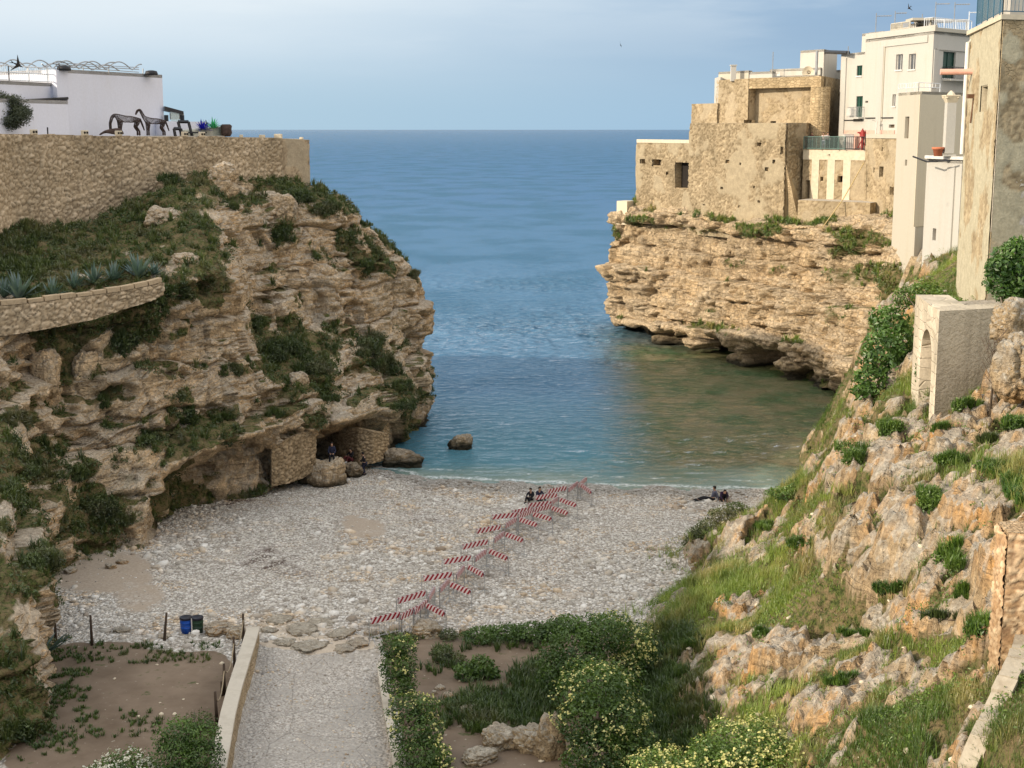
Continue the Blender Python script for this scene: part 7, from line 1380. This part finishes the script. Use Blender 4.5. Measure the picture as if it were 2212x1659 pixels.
# red stand, white cabinet and lamp on the terrace
p = vx(1832, 315, 144.5); s = MB(); s.box((0, 0, .75), (1.0, .6, 1.5)); s.box((0, 0, 1.53), (1.1, .7, .06)); o = tag(s.build('cabinet', M['frame_white'], bevel=.03), 'white cabinet behind the barred terrace railing', 'cabinet'); o.location = (p.x, p.y, tz)
p = vx(1862, 315, 143.2); e = empty('parasol_stand', (p.x, p.y, tz), 'folded red stand against the pink wall at the terrace end', 'stand'); s = MB(); s.tube([(0, 0, 0), (0, 0, 2.1)], .08, 6); s.tube([(-.5, 0, 1.7), (.5, 0, 1.75)], .07, 5); s.tube([(-.4, 0, .2), (.3, 0, 1.7)], .06, 5); s.tube([(.4, 0, .2), (-.3, 0, 1.7)], .06, 5); s.build('frame', M['red'], e)
s = MB(); s.tube([(0, 0, 1.25), (0, 0, 1.95)], [.3, .16], 8); s.build('cloth', M['red'], e)
p = vx(1892, 299, 139.8); s = MB(); h = zat(262, 139.8) - zat(299, 139.8); s.tube([(0, 0, 0), (0, 0, h)], .06, 6); s.tube([(0, 0, h), (-.5, 0, h + .15)], .05, 5); s.box((-.6, 0, h + .12), (.3, .15, .08)); o = tag(s.build('street_lamp', M['frame_white']), 'slim white lamp post on the old stone wall before the pink band', 'street lamp'); o.location = (p.x, p.y, zat(299, 139.8))
p = vx(1797, 334, 145.0); e = empty('dry_plant', (p.x, p.y - .6, zat(334, 144)), 'dead dark plant hanging from the terrace wall', 'plant'); s = MB()
for k in range(26): a = rnd.uniform(0, 6.28); l = rnd.uniform(.3, .75); s.tube([(0, 0, 0), (math.cos(a) * l * .5, -.15, abs(math.sin(a)) * .2), (math.cos(a) * l, -.2, math.sin(a) * l * .35 - .1)], [.03, .025, .01], 4)
s.build('twigs', M['rust'], e)
s = MB(); a_, b_ = W(1866, 352, 140.5), W(1775, 494, 138); s.tube([a_, a_.lerp(b_, .5) - Vector((0, 0, .4)), b_], .05, 5); tag(s.build('hanging_cable', plain('straw coloured cable', (.45, .34, .16), .8)), 'yellowish cable hanging diagonally from the old wall down the headland', 'cable')
# ------------------------------------------------------------------ bushes, shrubs, agaves, trees
def by(x, y): return bg(x, y).y
Yb = by(1290, 1520)
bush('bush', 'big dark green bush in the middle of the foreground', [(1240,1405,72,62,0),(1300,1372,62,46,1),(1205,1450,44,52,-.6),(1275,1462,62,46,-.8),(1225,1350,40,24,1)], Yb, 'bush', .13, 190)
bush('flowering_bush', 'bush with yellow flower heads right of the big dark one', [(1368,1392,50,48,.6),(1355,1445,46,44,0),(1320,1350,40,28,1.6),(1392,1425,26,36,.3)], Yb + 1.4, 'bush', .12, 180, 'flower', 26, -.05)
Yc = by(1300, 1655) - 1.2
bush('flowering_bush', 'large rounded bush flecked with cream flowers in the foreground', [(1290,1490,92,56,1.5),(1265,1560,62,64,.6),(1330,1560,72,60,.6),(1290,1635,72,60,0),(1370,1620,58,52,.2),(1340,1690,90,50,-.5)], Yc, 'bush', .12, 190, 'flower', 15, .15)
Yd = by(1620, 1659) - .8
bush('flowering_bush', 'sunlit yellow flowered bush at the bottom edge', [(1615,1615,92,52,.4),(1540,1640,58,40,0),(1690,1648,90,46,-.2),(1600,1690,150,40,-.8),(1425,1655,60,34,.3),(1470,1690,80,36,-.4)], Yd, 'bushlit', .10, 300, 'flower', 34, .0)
bush('clipped_hedge', 'clipped flowering hedge block at the start of the plot', [(848,1398,30,27,.3),(872,1396,28,26,.3),(852,1440,34,30,0),(876,1440,28,28,0),(858,1482,32,26,-.3),(880,1480,22,26,-.3)], by(858, 1515), 'bush', .10, 260, 'flower', 9, .15, cat='hedge')
bush('clipped_hedge', 'longer hedge with many flower flecks nearest the bottom edge', [(880,1530,44,32,1.0),(915,1535,32,30,1.0),(892,1580,50,38,.3),(930,1585,32,34,.3),(905,1635,54,42,-.3),(945,1640,34,34,-.3),(925,1690,60,40,-1)], by(895, 1650), 'bush', .10, 260, 'flower', 20, .1, cat='hedge')
bush('bush', 'square cut dark green bush in the dirt field by the low wall', [(385,1590,42,36,0),(435,1592,40,36,0),(380,1635,44,40,-.4),(435,1640,44,40,-.4),(410,1690,66,40,-.9)], by(412, 1690) - .6, 'bush', .10, 300)
bush('flowering_bush', 'low bush with white flecks at the bottom left edge', [(270,1665,56,34,0),(225,1680,40,30,0),(310,1682,40,32,0)], by(270, 1700) - .4, 'bush', .10, 300, 'white_flower', 40, -.1)
bush('dry_shrub', 'dry reddish twiggy shrub behind the square cut bush', [(432,1556,34,18,0),(458,1585,16,20,0)], by(440, 1590) + .4, 'scrub', .08, 200, cat='shrub', stems=8)
bush('low_hedge', 'low leafy hedge along the far side of the garden plot', [(1040,1372,44,15,0),(1095,1366,44,16,.1),(1150,1366,44,18,.1),(1190,1360,36,20,.1)], by(1100, 1385), 'bush', .12, 260, cat='hedge')
bush('shrub', 'small dark shrub in the garden plot beside the first hedge', [(955,1412,26,16,0),(985,1422,24,12,0)], by(965, 1430), 'scrub', .11, 260, cat='shrub')
bush('shrub', 'fan shaped dark shrub in the middle of the garden plot', [(1040,1440,30,26,0),(1010,1452,30,20,0),(1065,1455,18,16,0)], by(1040, 1466), 'bush', .14, 260, cat='shrub')
bush('shrub', 'tiny dark plant between white stones in the garden plot', [(966,1516,13,8,0)], by(966, 1522), 'bush', .08, 400, cat='shrub', stems=1)
bush('shrub', 'low shrub by the boulder in front of the barriers', [(968,1372,24,12,0),(880,1378,26,8,0)], by(968, 1382), 'scrub', .1, 260, cat='shrub')
bush('shrub', 'dark tangled shrub at the beach edge right of the seated pair', [(1525,1150,34,26,0),(1500,1172,24,18,0),(1560,1115,34,20,1),(1590,1098,26,14,2)], by(1530, 1185) + .6, 'scrub', .13, 170, cat='shrub')
bush('shrub', 'light green shrub on the slope crest before the water', [(1690,1065,34,12,0),(1740,1048,36,14,.8)], hit(1700, 1078).y, 'bushlit', .13, 160, cat='shrub')
def sb(name, label, x, y, rx, ry, lm='scrub', leaf=.13, dens=150, cat='shrub', **k):
    """a low irregular shrub made of several small lobes, each sitting on the rock where it grows"""
    r_ = random.Random(int(x * 7 + y)); g_ = r_.uniform(.8, 1.5); rx *= g_; ry *= r_.uniform(.8, 1.2); p0 = hit(x, y + ry * .3); lob = []; dist = (p0 - Vector((0, 0, CAMZ))).length / FPX
    n = 5 + int((rx * ry) ** .5 / 5)
    for _ in range(n):
        a, q = r_.uniform(0, 6.28), r_.random() ** .6; dx, dy = math.cos(a) * rx * q * .8, math.sin(a) * ry * q * .7; p = hit(x + dx, y + dy + ry * .25)
        if (p - p0).length > 3.2: continue
        s_ = min(rx, ry * 1.4) * dist * r_.uniform(.30, .62) * (1.15 - .5 * q); lob.append((p.x, p.y - .1, p.z + s_ * .25, s_ * r_.uniform(.9, 1.4), s_, s_ * r_.uniform(.7, 1.2)))
    if not lob: lob.append((p0.x, p0.y, p0.z, rx * dist, rx * dist, ry * dist))
    e = empty(name, p0 - Vector((0, 0, .05)), label, cat); ob = np.array(e.location); Cp, Nn = lobe_pts(lob, 0, dens, .6); cl = fbm(Cp, 2.2, 2, 9)
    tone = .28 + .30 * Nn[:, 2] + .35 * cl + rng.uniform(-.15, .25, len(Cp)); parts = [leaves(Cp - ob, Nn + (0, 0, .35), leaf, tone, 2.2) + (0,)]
    gp = np.array([(l[0] + r_.uniform(-1, 1) * l[3], l[1] - .05, l[2] - l[5] * .3) for l in lob for _ in range(5)]); parts.append(tufts(gp - ob, 16, np.full(len(gp), .55 * min(rx, ry * 1.3) * dist + .15), .016, .8) + (0,))
    V, F, T, Mi = merge(parts); link('foliage', np_mesh('foliage', V, F, [M[lm]], None, False, {'tone': T}), e)
    s = MB()
    for l in lob[:3]: s.tube([Vector((0, 0, -.1)), (Vector(l[:3]) - e.location) * .95], [.035, .012], 5)
    s.build('stem', M['bark'], e); return e
# right slope
for a in [('leafy shrub growing out of the orange rock face', 1911, 1266, 34, 20, 'bush'), ('low dark shrub at the foot of the orange rock face', 2032, 1332, 34, 16, 'scrub'), ('tall grassy shrub in the cleft of the orange rock', 2056, 1192, 34, 36, 'bushlit'), ('shrub hanging right of the cleft', 2078, 1272, 20, 26, 'bushlit'),
          ('big weedy shrub near the gate pier', 2126, 1358, 34, 40, 'bushlit'), ('yellowish plant clump at the edge of the white outcrop', 1838, 1366, 36, 12, 'bushlit'), ('small green plant on the white outcrop', 1643, 1366, 20, 12, 'bush'), ('shrub on the grassy shoulder above the beach', 1722, 1168, 30, 16, 'bush'),
          ('shrub near the crest of the grassy shoulder', 1650, 1134, 22, 12, 'bushlit'), ('leafy patch in the long grass below the outcrop', 1812, 1462, 30, 16, 'bush'), ('grassy bush in front of the arched pier', 1918, 922, 34, 20, 'bushlit'), ('bright green bush on the rock lip above the water', 1840, 972, 32, 26, 'bushlit'),
          ('round shrub below the rock shelf', 2001, 1076, 36, 26, 'bushlit'), ('sprawling shrub on the pale rocks', 2046, 990, 34, 22, 'bushlit'), ('blue green shrub right of the sprawling one', 2130, 948, 20, 14, 'scrub'), ('olive green bush under the right boulders', 2146, 1012, 40, 20, 'bushlit'),
          ('tall green plants at the right rim', 2192, 1050, 34, 50, 'fig'), ('dark bush under the pitted boulder', 2192, 905, 34, 24, 'bush'), ('green weeds at the foot of the side wall', 2080, 872, 40, 16, 'bushlit'), ('weeds right of the arch foot', 2040, 925, 28, 14, 'bushlit'), ('dark green weeds left of the white outcrop', 1498, 1390, 18, 14, 'bush')]:
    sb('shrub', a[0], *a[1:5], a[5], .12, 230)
# fig bushes against the cliff
Yf = hit(1905, 850).y
bush('fig_bush', 'large fig bush climbing the cliff left of the arched pier', [(1905,765,50,52,1),(1878,820,36,30,0),(1925,705,34,46,3),(1940,800,30,48,1),(1900,690,24,26,4),(1950,740,26,50,2),(1865,845,26,16,-.5)], Yf + 2, 'fig', .26, 60, cat='fig bush', zmin=hit(1900, 850).z)
bush('weed_bush', 'green weeds and grass on the ledge under the white wall', [(2000,625,34,20,2),(1960,640,30,24,4),(2030,648,34,18,1),(2065,658,24,14,0)], 70, 'bushlit', .16, 130, cat='bush', zmin=14.5)
bush('climber', 'green climber growing inside the pointed arch', [(1990,800,14,40,0),(1988,860,12,30,0)], 65.3, 'bush', .12, 200, cat='climbing plant', zmin=11)
bush('fig_tree', 'leafy fig tree growing over the tower side at the right rim', [(2185,560,42,34,0),(2165,610,36,32,0),(2200,640,36,34,0),(2160,575,28,24,-.4),(2210,590,40,50,0),(2195,530,24,18,0)], 63.5, 'fig', .24, 90, cat='fig tree', zmin=14.6, stems=5)
def bare_tree(label, x, yb, Y, h, n=22, zb=None):
    p = W(x, yb, Y); e = empty('bare_tree', p, label, 'tree'); s = MB(); s.tube([(0, 0, -.2), (.05, 0, h * .45), (-.02, 0, h * .8)], [.05, .035, .015], 6); s.build('trunk', M['bark'], e, True); s = MB(); r_ = random.Random(5)
    for k in range(n):
        z = h * r_.uniform(.25, .8); a = r_.uniform(0, 6.28); l = h * r_.uniform(.2, .45); q = Vector((0, 0, z)); d = Vector((math.cos(a) * .6, math.sin(a) * .5, .8)) * l; s.tube([q, q + d * .5 + Vector((0, 0, -.05)), q + d], [.016, .011, .005], 4)
        for j in range(3): q2 = q + d * r_.uniform(.4, .9); d2 = Vector((r_.uniform(-1, 1), r_.uniform(-1, 1), 1)) * l * .3; s.tube([q2, q2 + d2], [.008, .004], 3)
    s.build('branches', M['bark'], e); return e
h_ = hit(2140, 870); bare_tree('leafless young tree in front of the grey side wall', 2140, 872, 56.5, 3.2, 26)
h_ = hit(1575, 1180); bare_tree('dry leafless twigs rising before the seated pair', 1570, 1130, by(1560, 1130), 1.9, 9)
# left cliff shrubs
LL = [('dark shrub crowning the knoll below the wall', 215, 342, 34, 16),('shrub on the left flank of the knoll below the wall', 196, 375, 16, 24),('dense shrub sloping down beneath the wall', 362, 388, 36, 18),('grey green shrub under the lamp post stain', 448, 342, 22, 12),('shrub at the foot of the corner pier', 655, 420, 30, 26),
      ('dark shrub spilling over the rim below the pier', 700, 448, 36, 20),('lone shrub on the upper cliff edge', 788, 575, 24, 14),('shrub in the upper gully', 612, 512, 24, 24),('shrub on the bare upper gully wall', 505, 440, 18, 22),('olive shrub on the outer rim', 895, 592, 14, 10),
      ('hanging shrub over the end of the terrace wall', 395, 628, 42, 24),('shrub below the terrace wall cap', 345, 662, 32, 22),('shrub in the dark fold below the terrace', 268, 735, 28, 30),('leafy mass in the middle of the cliff', 615, 748, 46, 30),('leafy mass right of the middle one', 672, 788, 44, 28),('shrub at the top of the green gully', 560, 700, 32, 20),
      ('dark shrub on the seaward face', 812, 750, 34, 44),('shrub right under the seaward face overhang', 845, 790, 22, 26),('grassy ledge shrub over the sea cave', 878, 872, 50, 14),('shrub on the ledge above the dark corner', 862, 832, 30, 18),('upright shrub over the wide cave', 410, 897, 22, 24),('small shrub right of the upright one', 482, 902, 30, 12),
      ('narrow shrub in the left crack', 228, 862, 12, 24),('shrub above the wide cave lip', 326, 945, 34, 16),('big dark shrub above the grassy corner', 215, 1092, 38, 22),('shrub at the left edge of the lower cliff', 42, 905, 30, 20),('pale shrub on the left boulders', 70, 1010, 36, 20),('shrub between the lower left boulders', 158, 1020, 34, 18),
      ('bush at the beach corner of the lower left rocks', 262, 1120, 26, 14),('ledge bush left of the rubble wall', 590, 892, 30, 9),('long grassy shrub on the middle ledge', 720, 858, 34, 9),('shrub beside the pale boulder in the gully', 500, 800, 24, 20),('tall grass bush in the beach corner', 95, 1200, 42, 40),('dark green bush under the near left rock', 38, 1578, 44, 22)]
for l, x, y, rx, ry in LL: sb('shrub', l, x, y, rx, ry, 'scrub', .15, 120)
# agaves
def agave(label, x, y, Lpx, Y=None, n=34):
    p = hit(x, y); L = Lpx * (p - Vector((0, 0, CAMZ))).length / FPX; spiky('agave', label, 'agave', p - Vector((0, 0, .05)), n, L, M['agave'], L * .055, .12, .35)
for a in [('big blue green agave at the left end of the terrace', 42, 645, 66),('agave between the two biggest on the terrace', 112, 640, 46),('agave left of the terrace middle', 160, 622, 44),('agave in the middle of the terrace row', 205, 612, 50),('spreading agave right of the terrace middle', 245, 606, 46),('tallest agave near the right end of the terrace', 300, 600, 62),('small agave at the right end of the terrace', 335, 594, 36),('half hidden agave at the very left of the terrace', 8, 640, 44)]: agave(*a)
p = bg(88, 1425); L = 90 * 65 / FPX; spiky('agave', 'dark leaning agave beside the leftmost fence post', 'agave', p, 22, L, M['agave'], .09, .25, .5)
# olive tree at the left edge
e = empty('olive_tree', (vx(10, 285, 95).x, 95, ZP), 'grey green olive tree beside the white building at the left edge', 'tree'); O = e.location.copy(); s = MB(); 
for q in ((0, 0, 1.4), (.4, .1, 1.5), (-.5, .2, 1.4), (.9, 0, 1.3), (-1.2, 0, 1.2)): s.tube([(0, 0, -.1), (q[0] * .2, 0, .5), q], [.14, .10, .03], 7)
s.build('trunk', M['bark'], e, True)
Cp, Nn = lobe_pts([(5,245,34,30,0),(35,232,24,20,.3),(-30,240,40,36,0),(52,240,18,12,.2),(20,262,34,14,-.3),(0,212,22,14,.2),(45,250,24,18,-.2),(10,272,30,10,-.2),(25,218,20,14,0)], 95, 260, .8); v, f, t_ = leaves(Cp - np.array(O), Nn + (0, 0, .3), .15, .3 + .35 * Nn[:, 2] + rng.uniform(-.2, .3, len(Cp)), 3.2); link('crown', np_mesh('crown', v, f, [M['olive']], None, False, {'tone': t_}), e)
# weeds in the dirt field and at its edges
k = np.nonzero((GP[:, 2] > .8) & (gpx > -50) & (gpx < 1600) & (gpy > 1330) & (gpy < 1740))[0]; K = GP[k]
wgt = blobs(gpx[k] + fbm(K, .8, 2, 301) * 10, gpy[k], [(120,1470,75,100,1.1),(300,1420,200,14,.6),(250,1560,120,30,.45),(60,1600,120,40,1),(180,1580,100,30,.5),(250,1395,110,10,.6),(420,1395,70,8,.6),(1090,1540,140,52,1.2),(1160,1490,60,60,1.1),(1430,1560,120,130,1.1),(1400,1470,60,60,1),(1450,1400,60,50,.8),(950,1560,60,20,.6),(960,1430,50,30,.4),(860,1375,60,10,.6),(1100,1400,100,10,.3),(80,1400,50,30,.8)]) * np.where(gpx[k] > 940, 1, fbm(K, 1.1, 3, 302) > -.15)
k2 = k[rng.random(len(k)) < wgt * np.where(gpx[k] > 940, .55, .5)]; B_ = GP[k2]
M['darkgrass'] = leaf_mat('shaded field grass', (.03, .06, .014), (.11, .17, .04), (.16, .13, .06), .4)
gg = foliage_obj('field_weeds', [tufts(B_, 14, np.where(gpx[k2] > 900, .5, .18) * rng.uniform(.6, 1.2, len(B_)), .02, .8) + (0,)], [M['darkgrass']]); tag(gg, 'grass and weeds creeping over the dirt field and garden plot', 'weeds', kind='stuff')
boulder('pointed remains of a pale rubble wall behind the big flowered bush', 1190, 1640, 64, 112, m='rock_slope', seed=88, name='rubble_wall', cubic=.25, detail=5, dz=-.2)['category'] = 'wall'
